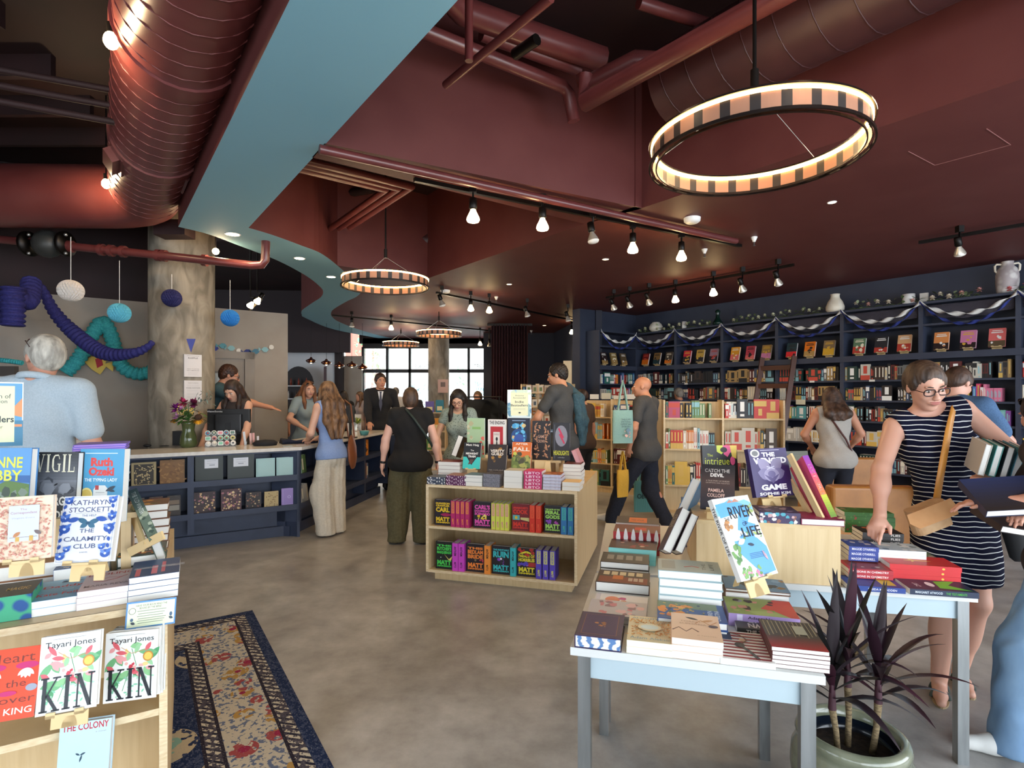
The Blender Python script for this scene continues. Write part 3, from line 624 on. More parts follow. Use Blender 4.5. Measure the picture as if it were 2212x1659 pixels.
PAL = {'dark': [('#1B1A1C','black'),('#2A2526','black'),('#3A2A24','dark brown'),('#23303A','dark blue'),('#5A1F1E','dark red'),('#6B6A66','grey'),('#4A3B2C','brown'),('#C8C2B4','cream'),('#8C2A22','red'),('#1E3A34','dark green'),('#A88A58','tan'),('#3C4B66','slate blue')],
 'mix': [('#C7C3BA','cream'),('#B23B2E','red'),('#274B78','blue'),('#D98A3A','orange'),('#2F6B5E','green'),('#1C1C20','black'),('#7C4B8E','purple'),('#D8B64A','yellow'),('#5FA3A8','teal'),('#E0DCD2','white'),('#8A5A3A','brown'),('#C97B86','pink')],
 'rom': [('#D04A6A','pink'),('#E07B9A','rose'),('#8E4FA0','purple'),('#C6342C','red'),('#E5A24A','orange'),('#E9D9C0','cream'),('#6C9CC4','light blue'),('#D9486E','magenta'),('#4F6FB0','blue'),('#F0C34E','yellow'),('#7CC0B4','mint'),('#E8E2DC','white')],
 'light': [('#E3DFD5','white'),('#CFC6B0','cream'),('#3A5A88','blue'),('#C43A32','red'),('#1F1F23','black'),('#D7B04C','yellow'),('#6E8F5E','green'),('#DA7F3A','orange'),('#8FB8C4','pale blue'),('#B04A6A','pink'),('#E8E4DC','white'),('#2D6560','teal')]}
ACC = ['#E8E0CC', '#D8B25A', '#F2F0EA', '#1A1A1C', '#C44A3A', '#8EC0C8']
def shelf_row(o, R, W, hmax, pal, where, rr, store=None, depth=.15, fill=.96, tmin=.022, tmax=.046, faces=.12, lean=True, hmin=.68, start=0.0):
    """row of standing books from o along R; where: phrase for the label; store: list collecting far books into one object"""
    R = Vector((R[0], R[1], 0)).normalized(); Bk = Vector((-R.y, R.x, 0)); x = start; i = 0; P = PAL[pal]; run = None
    while x < W*fill:
        if run is None or rr.random() < .5: run = (rr.choice(P), rr.choice(ACC), rr.randint(0, 4), rr.uniform(hmin, .93), rr.uniform(tmin, tmax))
        (c1, cn), c2, kd, hh, tt = run
        if c1 == c2: c2 = '#E8E0CC'
        isf = rr.random() < faces; tw = rr.uniform(.115, .15) if isf else tt
        if x+tw > W*.985: break
        me = spine_mesh(c1, c2, kd if not isf else rr.choice((0, 1, 3))); hgt = hmax*hh if not isf else hmax*rr.uniform(.8, .95); dp = depth if not isf else .03
        p = Vector(o)+R*x+Bk*(rr.uniform(.0, .02) if not isf else .0)
        M = basis(p, R*tw, Bk*dp, UP*hgt)
        if store is not None:
            b = len(store.v); store.v.extend([tuple(M @ v.co) for v in me.vertices])
            for pl in me.polygons: store.f.append(tuple(b+k for k in pl.vertices)); store.mi.append(store._m(me.materials[pl.material_index])); store.sm.append(False)
        else:
            ob = bpy.data.objects.new('book', me); COL.objects.link(ob); ob.location = p; ob.rotation_euler = (0, 0, math.atan2(R.y, R.x)); ob.scale = (tw, dp, hgt)
            tag(ob, '%s book%s, %s %s' % (cn, ' facing out' if isf else '', ORD[min(i, 32)], where), 'book', None)
        x += tw+.0008; i += 1
        if lean and rr.random() < .04: x += rr.uniform(.03, .08)
    return i
# ---------------------------------------------------------------- shelving units
def v2(a): return Vector((a[0], a[1], 0))
def gondola(label, FL, FR, dep, H, shelf_z, label_grp=None, toe=.07, mid=.5, back_at=None):
    """two-sided birch display: sides, top, shelves, centre panel, plinth"""
    FL = v2(FL); FR = v2(FR); R = (FR-FL).normalized(); Bk = Vector((-R.y, R.x, 0)); W = (FR-FL).length; M = basis(FL, R, Bk, UP); th = .022
    r = thing('display_bookcase', label, 'bookcase', FL+R*W/2+Bk*dep/2)
    for x in (0, W-th): mb = MB(); mb.box((x, 0, toe), (x+th, dep, H-th), WOOD, M); mb.box((x-.0005, -.001, toe), (x+th+.0005, .004, H-th), EDGE, M); mb.build('side_panel', parent=r)
    mb = MB(); mb.box((0, 0, H-th), (W, dep, H), WOODH, M); mb.box((0, -.002, H-th), (W, .003, H), EDGE, M); mb.build('top_board', parent=r)
    bk = dep/2 if back_at is None else back_at
    mb = MB(); mb.box((th, bk-.01, toe), (W-th, bk+.01, H-th), WOOD, M); mb.build('centre_panel', parent=r)
    for z in shelf_z:
        for y0, y1 in ((.004, bk-.01), (bk+.01, dep-.004)):
            mb = MB(); mb.box((th, y0, z-th), (W-th, y1, z), WOODH, M)
            if y0 < .01: mb.box((th, y0-.002, z-th), (W-th, y0, z), EDGE, M)
            mb.build('shelf', parent=r)
    mb = MB(); mb.box((.06, .05, 0), (W-.05, dep-.05, toe), WOOD, M); mb.build('plinth', parent=r)
    return r, FL, R, Bk, W, M
def riser(label, FL, R, Bk, x0, x1, y0, y1, z0, z1, board=.02):
    M = basis(FL, R, Bk, UP); r = thing('display_riser', label, 'display riser', FL+R*(x0+x1)/2+Bk*(y0+y1)/2+UP*z0)
    mb = MB(); mb.box((x0, y0, z1-board), (x1, y1, z1), WOODH, M); mb.build('top_board', parent=r)
    for x in (x0+.01, x1-.05): mb = MB(); mb.box((x, y0+.01, z0), (x+.03, y1-.01, z1-board), WOOD, M); mb.build('side_panel', parent=r)
    mb = MB(); mb.box((x0+.03, (y0+y1)/2, z0), (x1-.03, (y0+y1)/2+.012, z1-board), WOOD, M); mb.build('back_panel', parent=r); return r
# centre display
gC, C0, CR, CB, CW, CM = gondola('low birch display bookcase with bright novels standing in the middle of the floor', (-.72, 4.65), (.505, 4.30), 1.22, .80, [.09, .455])
def C(x, y, z=.80): return C0+CR*x+CB*y+UP*z
riser('birch riser bench on the middle display holding five upright books', C0, CR, CB, .16, 1.07, .40, .68, .80, .985)
# left display
gL, L0, LR, LB, LW, LM = gondola('tall birch display bookcase filling the lower left corner, stacks of new books on top', (-2.245, 1.153), (-1.123, 1.81), 1.15, .88, [.09, .54], mid=.28, back_at=.34)
def Lp(x, y, z=.88): return L0+LR*x+LB*y+UP*z
riser('birch riser at the back of the left display under the dark and blue novels', L0, LR, LB, .1, 1.2, .30, .48, .88, 1.13)
# ---- the two white tables
def table(label, FL, R, W, dep, H, ap=.085):
    FL = v2(FL); R = v2(R).normalized(); Bk = Vector((-R.y, R.x, 0)); M = basis(FL, R, Bk, UP); r = thing('display_table', label, 'table', FL+R*W/2+Bk*dep/2)
    mb = MB(); mb.box((0, 0, H-.026), (W, dep, H), TABLE, M); mb.build('tabletop', parent=r)
    mb = MB(); mb.box((.03, .035, H-.026-ap), (W-.03, .045, H-.026), APRON, M); mb.box((.03, dep-.045, H-.026-ap), (W-.03, dep-.035, H-.026), APRON, M); mb.box((.035, .045, H-.026-ap), (.045, dep-.045, H-.026), APRON, M); mb.box((W-.045, .045, H-.026-ap), (W-.035, dep-.045, H-.026), APRON, M); mb.build('apron', parent=r)
    for x in (.022, W-.062):
        for y in (.022, dep-.062):
            mb = MB(); mb.box((x, y, 0), (x+.042, y+.042, H-.026), STEEL, M); mb.build('leg', parent=r)
    return FL, R, Bk
T1, TR1, TB1 = table('small white display table with steel legs in the foreground, covered with flat stacks', (.193, 1.84), (.737, -.193), .762, .79, .72)
T2, TR2, TB2 = table('wide white display table behind the small one, carrying a birch box', (.40, 2.625), (1.53, -.325), 1.564, 1.0, .72)
def q1(x, y, z=.72): return T1+TR1*x+TB1*y+UP*z
def q2(x, y, z=.72): return T2+TR2*x+TB2*y+UP*z
M2 = basis(Vector((.845, 2.545, .72)), TR2, TB2, UP)
r = thing('display_box', 'closed birch box standing on the wide white table under the dark and purple novels', 'display box', (1.14, 2.6, .72))
mb = MB(); mb.box((0, .02, 0), (.60, .42, .245), WOOD, M2); mb.build('box_body', parent=r); mb = MB(); mb.box((0, 0, 0), (.60, .018, .245), WOOD, M2); mb.build('front_panel', parent=r); mb = MB(); mb.box((0, 0, .245), (.60, .42, .262), WOODH, M2); mb.build('lid', parent=r)
BOXT = .72+.262
# ---- navy sales counter
CA = Vector((-2.31, 6.05, 0)); cd1 = Vector((-.856, -.516, 0)).normalized(); CE = Vector((-1.93, 8.75, 0)); cd2 = (CE-CA).normalized(); CH = .98
n1 = Vector((-cd1.y, cd1.x, 0)); n1 = n1 if n1.y > 0 else -n1; n1 = Vector((.516, -.856, 0))*-1; n1.normalize()   # inward (behind the counter)
n2 = Vector((-cd2.y, cd2.x, 0)); n2 = n2 if n2.x < 0 else -n2
NV2 = noisy('navy_counter_paint', '#29334A', '#303B54', 5, .45)
def counter_bay(label, o, R, inn, W, dep=.30, z1=.667, z2=.345, last=False, first=True):
    """o: front-left floor corner seen from the shop; R to the right; inn: inward"""
    M = basis(o, R, inn, UP); r = thing('counter_cabinet', label, 'cabinet', o+R*W/2+inn*dep/2)
    mb = MB(); mb.box((0, dep, .0), (W, dep+.03, CH-.035), NV2, M); mb.build('back_panel', parent=r)
    for x in (0, W-.028): mb = MB(); mb.box((x, 0, .16), (x+.028, dep, CH-.035), NV2, M); mb.build('side_panel', parent=r)
    for z in (z1, z2):
        mb = MB(); mb.box((.028, .0, z-.045), (W-.028, dep, z), NV2, M); mb.box((.028, -.0, z), (W-.028, .014, z+.014), NV2, M); mb.build('shelf', parent=r)
    mb = MB(); mb.box((0, .12, .0), (W, dep, .11), NV2, M); mb.box((0, .17, .11), (W, dep, .34), NV2, M); mb.build('base_board', parent=r)
    mb = MB(); mb.box((0, .02, CH-.055), (W, dep, CH-.035), NV2, M); mb.build('top_rail', parent=r); return M
BW = 1.03; bays1 = []
for k in range(3):
    o = CA+cd1*BW*(k+1); bays1.append((counter_bay(['navy counter cabinet at the corner with pale notebooks and floral notebooks', 'navy counter cabinet with brown decorated journals, left of the corner one', 'navy counter cabinet mostly behind the left display'][k], o, -cd1, n1, BW), o))
BW2 = 2.65/3; bays2 = []
for k in range(3):
    o = CA+cd2*BW2*k; bays2.append((counter_bay(['navy counter cabinet behind the white trousers', 'navy counter cabinet right of the white trousers with ochre books', 'navy counter cabinet nearest the person in khaki trousers'][k], o, cd2, n2, BW2), o))
QUARTZ = noisy('quartz_top', '#CFCAC2', '#DAD6CF', 25, .2)
def inters(p, d, q, e): k = ((q.x-p.x)*e.y-(q.y-p.y)*e.x)/(d.x*e.y-d.y*e.x); return p+d*k
ov = .03; A0 = CA+cd1*3.15-n1*ov; A1 = inters(A0, cd1, CA-n2*ov, cd2); A2 = CE-n2*ov; wd = .62
B2 = A2+n2*wd; B0 = A0+n1*wd; B1 = inters(B0, cd1, B2, cd2)
mb = MB(); mb.prism([p.to_2d() for p in (A0, A1, A2, B2, B1, B0)], CH-.035, CH, QUARTZ); tag(mb.build('countertop'), 'long angled white stone worktop on the navy counter', 'worktop')
mb = MB(); mb.prism([p.to_2d() for p in (CA+cd1*3+n1*.34, inters(CA+n1*.34, cd1, CA+n2*.34, cd2), CE+n2*.34, CE+n2*.6, inters(CA+n1*.6, cd1, CA+n2*.6, cd2), CA+cd1*3+n1*.6)], 0, CH-.035, NAVYD); tag(mb.build('counter_carcass'), 'dark staff side of the sales counter under the worktop', 'cabinet')
# corner post of the counter
mb = MB(); mb.prism([p.to_2d() for p in (CA, CA+cd2*.03+n2*.31, CA+n1*.31, CA+cd1*.03)], .0, CH-.036, NV2); tag(mb.build('counter_corner_post'), 'navy corner post between the two runs of the sales counter', 'cabinet')
# low navy panel at the far end of the counter
mb = MB(); mb.box((-1.93, 8.8, 0), (-1.72, 9.2, .9), NV2); tag(mb.build('counter_end_panel'), 'low navy panel at the far end of the counter', 'cabinet')
# ---- navy bookcase along the wall: one unit per bay
BKF = 8.45; SD = [-7.25+.94*k for k in range(8)]; BKT = 2.70; BOARDS = [.15, .5, .84, 1.18, 1.465, 1.745]
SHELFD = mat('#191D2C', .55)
def bay(label, o, R, W, dep=.34, name='bookcase_bay'):
    R = Vector((R[0], R[1], 0)).normalized(); Bk = Vector((-R.y, R.x, 0)); M = basis(o, R, Bk, UP); r = thing(name, label, 'bookcase', o+R*W/2+Bk*dep/2)
    for x in (0, W-.025): mb = MB(); mb.box((x, 0, 0), (x+.025, dep, BKT), NAVY, M); mb.build('side_panel', parent=r)
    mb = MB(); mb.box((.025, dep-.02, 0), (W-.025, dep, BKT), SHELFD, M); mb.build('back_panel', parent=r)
    for z in BOARDS: mb = MB(); mb.box((.025, .01, z-.025), (W-.025, dep-.02, z), NAVY, M); mb.build('shelf', parent=r)
    mb = MB(); mb.box((.025, .0, 2.42), (W-.025, dep-.02, 2.445), NAVY, M); mb.build('shelf', parent=r)
    mb = MB(); mb.box((.025, -.02, 2.03), (W-.025, dep-.02, 2.075), NAVY, M); mb.box((0, -.03, 2.0), (W, .0, 2.08), NAVY, M); mb.build('ledge', parent=r)
    mb = MB(); mb.box((0, -.01, BKT), (W, dep, BKT+.03), NAVY, M); mb.build('top_board', parent=r); return M, R, Bk
BAYN = ['corner bay', 'second bay', 'third bay', 'ladder bay', 'bay right of ladder', 'sixth bay', 'bay over striped dress', 'edge bay']
RUd = Vector((UX, UY, 0)); RVd = Vector((VX, VY, 0))
def wp(s, t, z=0): return ST(s, t, z)
NB = []
for k in range(8):
    NB.append(bay('navy bookcase, %s from the corner' % ['first bay', 'second bay', 'third bay', 'fourth bay', 'fifth bay', 'sixth bay', 'seventh bay', 'eighth bay'][k], wp(-7.25+.94*k, BKF), RUd, .94))
NB.append(bay('narrow navy bookcase bay on the return wall left of the corner', wp(-7.2, 7.40), RVd, 1.03, .34, 'bookcase_bay'))
rr = random.Random(11); far = MB()
WH = {2: .84, 3: 1.18, 4: 1.465, 5: 1.745}
def rowname(k): return {1.745: 'top spine shelf', 1.465: 'second spine shelf', 1.18: 'third spine shelf', .84: 'fourth spine shelf', .5: 'fifth spine shelf'}[k]
pal_of = {0: 'dark', 1: 'dark', 2: 'dark', 3: 'dark', 4: 'dark', 5: 'rom', 6: 'rom', 7: 'rom'}
for k in range(8):
    for z in (1.745, 1.465, 1.18, .84, .5):
        if z < 1.4 and k < 3: continue
        if z < .8 and (k < 4 or k > 5): continue
        if k == 7 and z < .8: continue
        pl = pal_of[k]
        if k == 5 and z == 1.745: pl = 'dark'
        if k == 3 and z < 1.4: pl = 'mix'
        o = wp(-7.25+.94*k+.03, BKF+.03, z); st = None if (k in (5, 6) and z > 1.4) else far
        shelf_row(o, RUd, .88, .235, pl, 'on %s, %s' % (rowname(z), BAYN[k]), rr, st, tmin=.026, tmax=.05)
for z in (1.745, 1.465): shelf_row(wp(-7.17, 7.43, z), RVd, .95, .235, 'mix', '', rr, far)
fo = far.build('shelved_books'); tag(fo, 'the farthest and smallest rows of books in the navy wall bookcase', 'books', None, 'stuff')
# price rails: small white shelf labels
mbl = 0
for (k, z, x) in ((0, 1.465, .4), (1, 1.465, .5), (1, 1.745, .2), (2, 1.465, .4), (3, 1.745, .5), (4, 1.745, .35), (5, 1.745, .45), (5, 1.465, .4), (5, 1.18, .5), (6, 1.465, .5), (3, 1.465, .3), (6, 1.18, .3)):
    big = (k, z) in ((3, 1.465), (5, 1.18)); W_, H_ = (.14, .075) if big else (.07, .028); p = wp(-7.25+.94*k+x, BKF-.004, z-.026); M = basis(p, RUd, Vector((-RUd.y, RUd.x, 0)), UP)
    mb = MB(); mb.box((0, -.002, -H_+.03), (W_, .0, .03), mat('#D8D2B8' if big else '#DDDAD2', .5), M); tag(mb.build('shelf_label'), 'small pale shelf label on %s of the navy bookcase, %s' % (rowname(z), BAYN[k]), 'shelf label')
# display copies on the ledge: three per bay
FC = [['#7A1E1A','#8A6A3C','#4C4034'], ['#C9283E','#C9A24A','#A07F8E'], ['#E09A2E','#B8404E','#9A7A48'], ['#1F3A40','#E0761C','#8A7050'], ['#5E7A5C','#2A2A2E','#D9A878'], ['#D98A4E','#C97AA0','#D86A66'], ['#D8A62E','#D8282E','#B08A4E'], ['#3A5A88','#C7C3BA','#B23B2E'], ['#2A1A1A','#8A7446','#5A4A34']]
FCN = ['dark red','tan and brown','grey brown'],['crimson','yellow and slate','mauve'],['golden orange','rose red','ochre figure'],['dark teal','bright orange','brown patterned'],['sage green','black and white','peach'],['orange landscape','pink and blue','coral'],['yellow green','red and gold','gold brown'],['blue','cream','brick red'],['near black','olive','umber']
for k in range(9):
    R = RUd if k < 8 else RVd; o0 = wp(-7.25+.94*k, BKF) if k < 8 else wp(-7.2, 7.40); Bk = Vector((-R.y, R.x, 0))
    for j in range(3):
        W_ = .155; H_ = .225; p = o0+R*(.10+.27*j+(.02 if k < 8 else .03))+Bk*.07+UP*2.108; tilt = .26; ey = (UP*math.cos(tilt)+Bk*math.sin(tilt)); ez = R.cross(ey)
        c = FC[k][j]; rr2 = random.Random(k*7+j); alt = rr2.choice(['#E8DCC0', '#2A2224', '#D8A83C', '#C84A3A', '#E9E6E0'])
        it = [('r', .0, 0, 1, rr2.uniform(.3, .5), rr2.choice(FC[(k+3) % 9])), ('n', 5, .2, .15, .8, .6, .14, [alt, c]), ('r', .15, .74, .85, .80, alt), ('r', .2, .85, .8, .89, alt)]
        book('%s novel on the high ledge of navy bookcase, %s' % (FCN[k][j], BAYN[k] if k < 8 else 'return bay'), p, R, ey, ez, W_, H_, .03, c, it, seed=k*5+j)
        easel(p, R, ey, ez, W_, .03, .03, 'small birch easel on the high ledge of the navy bookcase', 'easels on the high ledge')
# ---- ladder
LD = mat('#4A2A1C', .4); s0, s1 = -4.62, -4.12
r = thing('rolling_ladder', 'dark brown wooden ladder leaning on the navy bookcase', 'ladder', wp(-4.37, 7.95))
for s in (s0, s1): mb = MB(); mb.bar(wp(s, 7.78, 0), wp(s, 8.38, 2.12), .03, .07, LD); mb.build('rail', parent=r)
for k in range(7):
    f = (k+1)/7.6; a = wp(s0, 7.78+.6*f, 2.12*f); b = wp(s1, 7.78+.6*f, 2.12*f); mb = MB(); mb.bar(a, b, .03, .07, LD); mb.build('rung', parent=r)
# ---- light wood bookcases in the middle of the shop
BIR = WOOD
def wood_case(label, a, b, H, zs, dep=.36, bays=2, toe=.08):
    a = v2(a); b = v2(b); R = (b-a).normalized(); Bk = Vector((-R.y, R.x, 0)); W = (b-a).length; M = basis(a, R, Bk, UP); r = thing('wooden_bookcase', label, 'bookcase', a+R*W/2+Bk*dep/2)
    for k in range(bays+1): x = (W-.02)*k/bays; mb = MB(); mb.box((x, 0, toe), (x+.02, dep, H), WOOD, M); mb.box((x-.0005, -.001, toe), (x+.0205, .002, H), EDGE, M); mb.build('side_panel', parent=r)
    for z in zs: mb = MB(); mb.box((.02, .0, z-.02), (W-.02, dep, z), WOODH, M); mb.build('shelf', parent=r)
    mb = MB(); mb.box((.02, dep/2, toe), (W-.02, dep/2+.012, H-.02), WOOD, M); mb.build('back_panel', parent=r)
    mb = MB(); mb.box((0, .01, 0), (W, dep-.01, toe+.0), WOOD, M); mb.build('plinth', parent=r); return M, R, Bk, a, W
m1 = wood_case('birch bookcase with cookery books right of the bald person', (1.86, 6.82), (3.22, 6.55), 1.48, [.10, .443, .884, 1.262])
m2 = wood_case('birch bookcase behind the bald person left side', (.95, 9.05), (1.86+.3, 8.35), 1.47, [.10, .46, .84, 1.19])
m3 = wood_case('small birch bookcase at the left behind the person with denim jacket', (.15, 9.5), (.9, 9.1), 1.72, [.10, .5, .86, 1.2, 1.5], bays=1)
for (M, R, Bk, a, W), nb, zs, nm, st in ((m1, 2, [(1.262, 'top row', .21), (.884, 'second row', .25), (.443, 'third row', .27)], 'birch case right of bald person', None), (m2, 2, [(1.19, 'top row', .2), (.84, 'second row', .24), (.46, 'third row', .24), (.1, 'bottom row', .24)], 'birch case behind bald person', 'far')):
    mbf = MB() if st else None; mbq = MB()
    for z, rn, hm in zs:
        for q in range(nb):
            bw = W/nb; shelf_row(a+R*(bw*q+.03)+Bk*.02+UP*z, R, bw-.05, hm+.04, 'light' if q == 0 else 'dark' if z < 1 else 'light', 'in %s, %s bay, %s' % (rn, 'left' if q == 0 else 'right', nm), rr, mbf if mbf else (mbq if z < 1.2 else None), .13, .9, .02, .04, .1)
    if mbq.v: tag(mbq.build('shelved_books'), 'two lower rows of books in the birch bookcase right of the bald person', 'books', None, 'stuff')
    if mbf: tag(mbf.build('shelved_books'), 'small far rows of books in the birch bookcase behind the bald person', 'books', None, 'stuff')
mbf = MB()
for z in (.1, .5, .86, 1.2, 1.5):
    (M, R, Bk, a, W) = m3; shelf_row(a+R*.03+Bk*.02+UP*z, R, W-.06, .24, 'mix', '', rr, mbf, .13)
tag(mbf.build('shelved_books'), 'small far books in the narrow birch bookcase near the curtain', 'books', None, 'stuff')
# open picture books on top of the right birch case
M, R, Bk, a, W = m1
for k, (x, wd_, lab) in enumerate(((.78, .16, 'white picture book facing out on the birch bookcase'), (.97, .15, 'cream book with five small pictures, left half'), (1.10, .14, 'cream book with five small pictures, right half'))):
    pass
# ---- rug
def rug():
    a = Vector((-1.86, 3.98, 0)); Lg = Vector((.556, -.831, 0)); Wd = Vector((-.831, -.556, 0)); W = 1.55; L = 3.1; M = basis(a, Lg, -Wd*-1 if False else Wd, UP)
    m = bpy.data.materials.new('persian_rug'); m.use_nodes = True; N, K, b = nodes(m); b.inputs['Roughness'].default_value = .95; b.inputs['Specular IOR Level'].default_value = .1
    tc = N.new('ShaderNodeTexCoord'); sep = N.new('ShaderNodeSeparateXYZ'); K.new(tc.outputs['Object'], sep.inputs[0])
    def math_(op, a_, b_=None, c_=None):
        n = N.new('ShaderNodeMath'); n.operation = op
        for i, v in enumerate((a_, b_, c_)):
            if v is None: continue
            if isinstance(v, (int, float)): n.inputs[i].default_value = v
            else: K.new(v, n.inputs[i])
        return n.outputs[0]
    def noise(sc, det=3, st=(1, 1, 1)):
        mp = N.new('ShaderNodeMapping'); mp.inputs['Scale'].default_value = st; K.new(tc.outputs['Object'], mp.inputs[0]); n = N.new('ShaderNodeTexNoise'); n.inputs['Scale'].default_value = sc; n.inputs['Detail'].default_value = det; K.new(mp.outputs[0], n.inputs[0]); return n.outputs[0]
    def mix(f, c1, c2):
        n = N.new('ShaderNodeMix'); n.data_type = 'RGBA'; K.new(f, n.inputs[0])
        for i, c_ in ((6, c1), (7, c2)):
            if isinstance(c_, str): n.inputs[i].default_value = lin(c_)+(1,)
            else: K.new(c_, n.inputs[i])
        return n.outputs[2]
    def step(x, lo): return math_('GREATER_THAN', x, lo)
    x, y = sep.outputs[0], sep.outputs[1]
    dx = math_('MINIMUM', x, math_('SUBTRACT', L, x)); dy = math_('MINIMUM', y, math_('SUBTRACT', W, y)); d = math_('MINIMUM', dx, dy)
    wv = noise(26, 4); worn = step(noise(60, 5), .52); big = step(noise(9, 3), .5)
    navy = mix(worn, '#1E2C4C', '#3B4560'); cream = mix(step(noise(45, 4), .55), '#B9B2A2', '#5E6A84')
    vor = N.new('ShaderNodeTexVoronoi'); vor.inputs['Scale'].default_value = 7; K.new(tc.outputs['Object'], vor.inputs[0]); vd = vor.outputs[0]
    petals = math_('MULTIPLY', math_('LESS_THAN', vd, .42), step(noise(30, 2), .46)); core = math_('LESS_THAN', vd, .17)
    floral = mix(petals, cream, mix(step(noise(5, 1), .5), '#A9864A', '#96484A')); floral = mix(core, floral, '#8E2A48')
    zig = math_('FRACT', math_('MULTIPLY', math_('ADD', x, y), 21)); guard = mix(step(zig, .45), '#2A2A38', '#C4BCAA'); guard = mix(step(noise(50, 3), .5), guard, '#4A4650')
    v2_ = N.new('ShaderNodeTexVoronoi'); v2_.inputs['Scale'].default_value = 3.2; K.new(tc.outputs['Object'], v2_.inputs[0])
    med = math_('MULTIPLY', math_('LESS_THAN', v2_.outputs[0], .48), step(noise(16, 4), .44)); field = mix(med, navy, '#B5A88E'); field = mix(math_('MULTIPLY', math_('LESS_THAN', v2_.outputs[0], .3), step(noise(22, 2), .5)), field, '#7FA79A'); field = mix(math_('LESS_THAN', v2_.outputs[0], .12), field, '#7A3A30')
    c = mix(step(d, .06), navy, guard); c = mix(step(d, .12), c, '#2A2632'); c = mix(step(d, .135), c, floral); c = mix(step(d, .36), c, '#2A2632'); c = mix(step(d, .375), c, guard); c = mix(step(d, .43), c, '#2A2632'); c = mix(step(d, .445), c, field)
    c = mix(math_('MULTIPLY', step(noise(120, 2), .62), .35), c, '#8A8C90')
    K.new(c, b.inputs['Base Color']); bp = N.new('ShaderNodeBump'); bp.inputs['Strength'].default_value = .5; bp.inputs['Distance'].default_value = .003; K.new(noise(300, 2), bp.inputs['Height']); K.new(bp.outputs[0], b.inputs['Normal'])
    mb = MB(); mb.box((0, 0, 0), (L, W, .008), m); o = mb.build('patterned_rug'); o.matrix_world = basis(a, Lg, Wd, UP) if Lg.cross(Wd).z > 0 else basis(a, Lg, Wd, UP)
    return tag(o, 'worn oriental rug in navy, cream and rust beside the left display', 'rug')
rg = rug()
# ---------------------------------------------------------------- books on the small white table
def at1(px, py): return G(px, py, .7205)
SPK = noisy('marbled_edge', '#E9E6DC', '#5A7FB0', 9, .6, (1, 1, 3), 4, .5, .75, kind='wave', dist=9)
PAT_N = noisy('patterned_edge_navy', '#E8E8E6', '#3A4458', 60, .6, kind='voronoi', lo=.3, hi=.42)
PAT_P = noisy('patterned_edge_purple', '#E9D9E2', '#5A2350', 75, .6, kind='voronoi', lo=.28, hi=.4)
PAT_G = noisy('patterned_edge_grey', '#5A5A62', '#7C7C86', 90, .6, kind='voronoi', lo=.2, hi=.5)
PAT_T = noisy('leafy_edge', '#1E4E8A', '#3FA07A', 22, .6, kind='voronoi', lo=.3, hi=.45)
LIL = noisy('lilac_pages', '#B9BCD0', '#CFCFE0', 60, .7)
WH = '#E9E8E4'; CRM = '#E2D7BF'; BLK = '#17171A'
book('thick purple hardcover with copper ornament and marbled page edges at the table corner', at1(1241, 1398), TR1, TB1, UP, .152, .205, .042, '#2B1A4A',
     [('r', .12, .1, .88, .9, '#35205A'), ('r', .16, .13, .84, .87, '#2B1A52'), ('n', 7, .38, .42, .62, .58, .05, ['#A8683A', '#8C5430']), ('r', .0, 0, .03, 1, '#1E1236'), ('w', [(.12, .1), (.88, .1), (.88, .9), (.12, .9), (.12, .1)], .012, '#8C5A3C')], None, SPK)
stack('cream paperback with orange squiggle oval and pale lettering', at1(1353, 1410.5), TR1, .142, .205, [.022, .021], '#DCCFA8', [('t', 'ALGOSPEAK', .5, .92, .85, .06, '#7FA0A8', .01), ('v', 190, .04, .2, .96, .84, .07, ['#D0892E', '#D99A40', '#C98034']), ('e', .5, .52, .27, .15, '#E4DAB8'), ('e', .5, .52, .21, .09, '#CFE0DC'), ('t', 'Adam Aleksic', .52, .08, .9, .08, '#6F95A0', .01)], hard=False, pages=PAGE)
stack('peach paperback with brown branch drawing and small oval seal', at1(1449, 1421), TR1, .155, .21, [.024, .020, .021], '#DDBB9C', [('w', [(.02, .3), (.15, .42), (.3, .28), (.42, .42), (.55, .3)], .04, '#6A4430'), ('w', [(.5, .62), (.62, .76), (.8, .6), (.95, .74)], .03, '#B97A44'), ('l', .3, .85, .3, .05, -.4, '#3A2A26'), ('l', .62, .7, .3, .05, .5, '#C08A54'), ('e', .86, .55, .1, .055, '#4A3A4A'), ('t', 'FOREST', .42, .68, .42, .045, '#B08A6A'), ('t', 'EUPHORIA', .45, .58, .55, .05, '#B08A6A'), ('t', 'A NOVEL', .7, .16, .4, .025, '#A8886C')], hard=False)
book('white paperback with red flag stripes and grey acrobat figure', at1(1556.5, 1434), TR1, TB1, UP, .158, .215, .019, WH,
     [('r', .06, .06+.105*k, .95, .06+.105*k+.05, '#8E2A30') for k in range(9)]+[('r', .06, .66, .32, .95, '#27385C'), ('e', .44, .5, .1, .09, '#3A3A3C'), ('w', [(.44, .5), (.6, .3), (.72, .08)], .07, '#4A4A4A'), ('w', [(.3, .92), (.5, .86), (.62, .7), (.5, .55)], .03, '#6A4A3A'), ('e', .52, .68, .06, .05, '#C9A98C'), ('t', 'JENNIFER WOODY', .75, .03, .45, .025, '#8E2A30')], None, PAGE, False)
stack('paperback with red foot and dark birch forest cover', at1(1667, 1441.5), TR1, .16, .215, [.0125]*5, '#5A1F22', [('g', 0, .42, '#A8282A', '#4A3A32'), ('r', 0, .42, 1, 1, '#453F36')]+[('r', .06+.08*k, .4+.05*(k % 3), .075+.08*k+.008*(k % 2), .97, '#9A8E6E') for k in range(12)]+[('r', .58, .5, .8, .82, '#A8A68C')], hard=False, jit=.002)
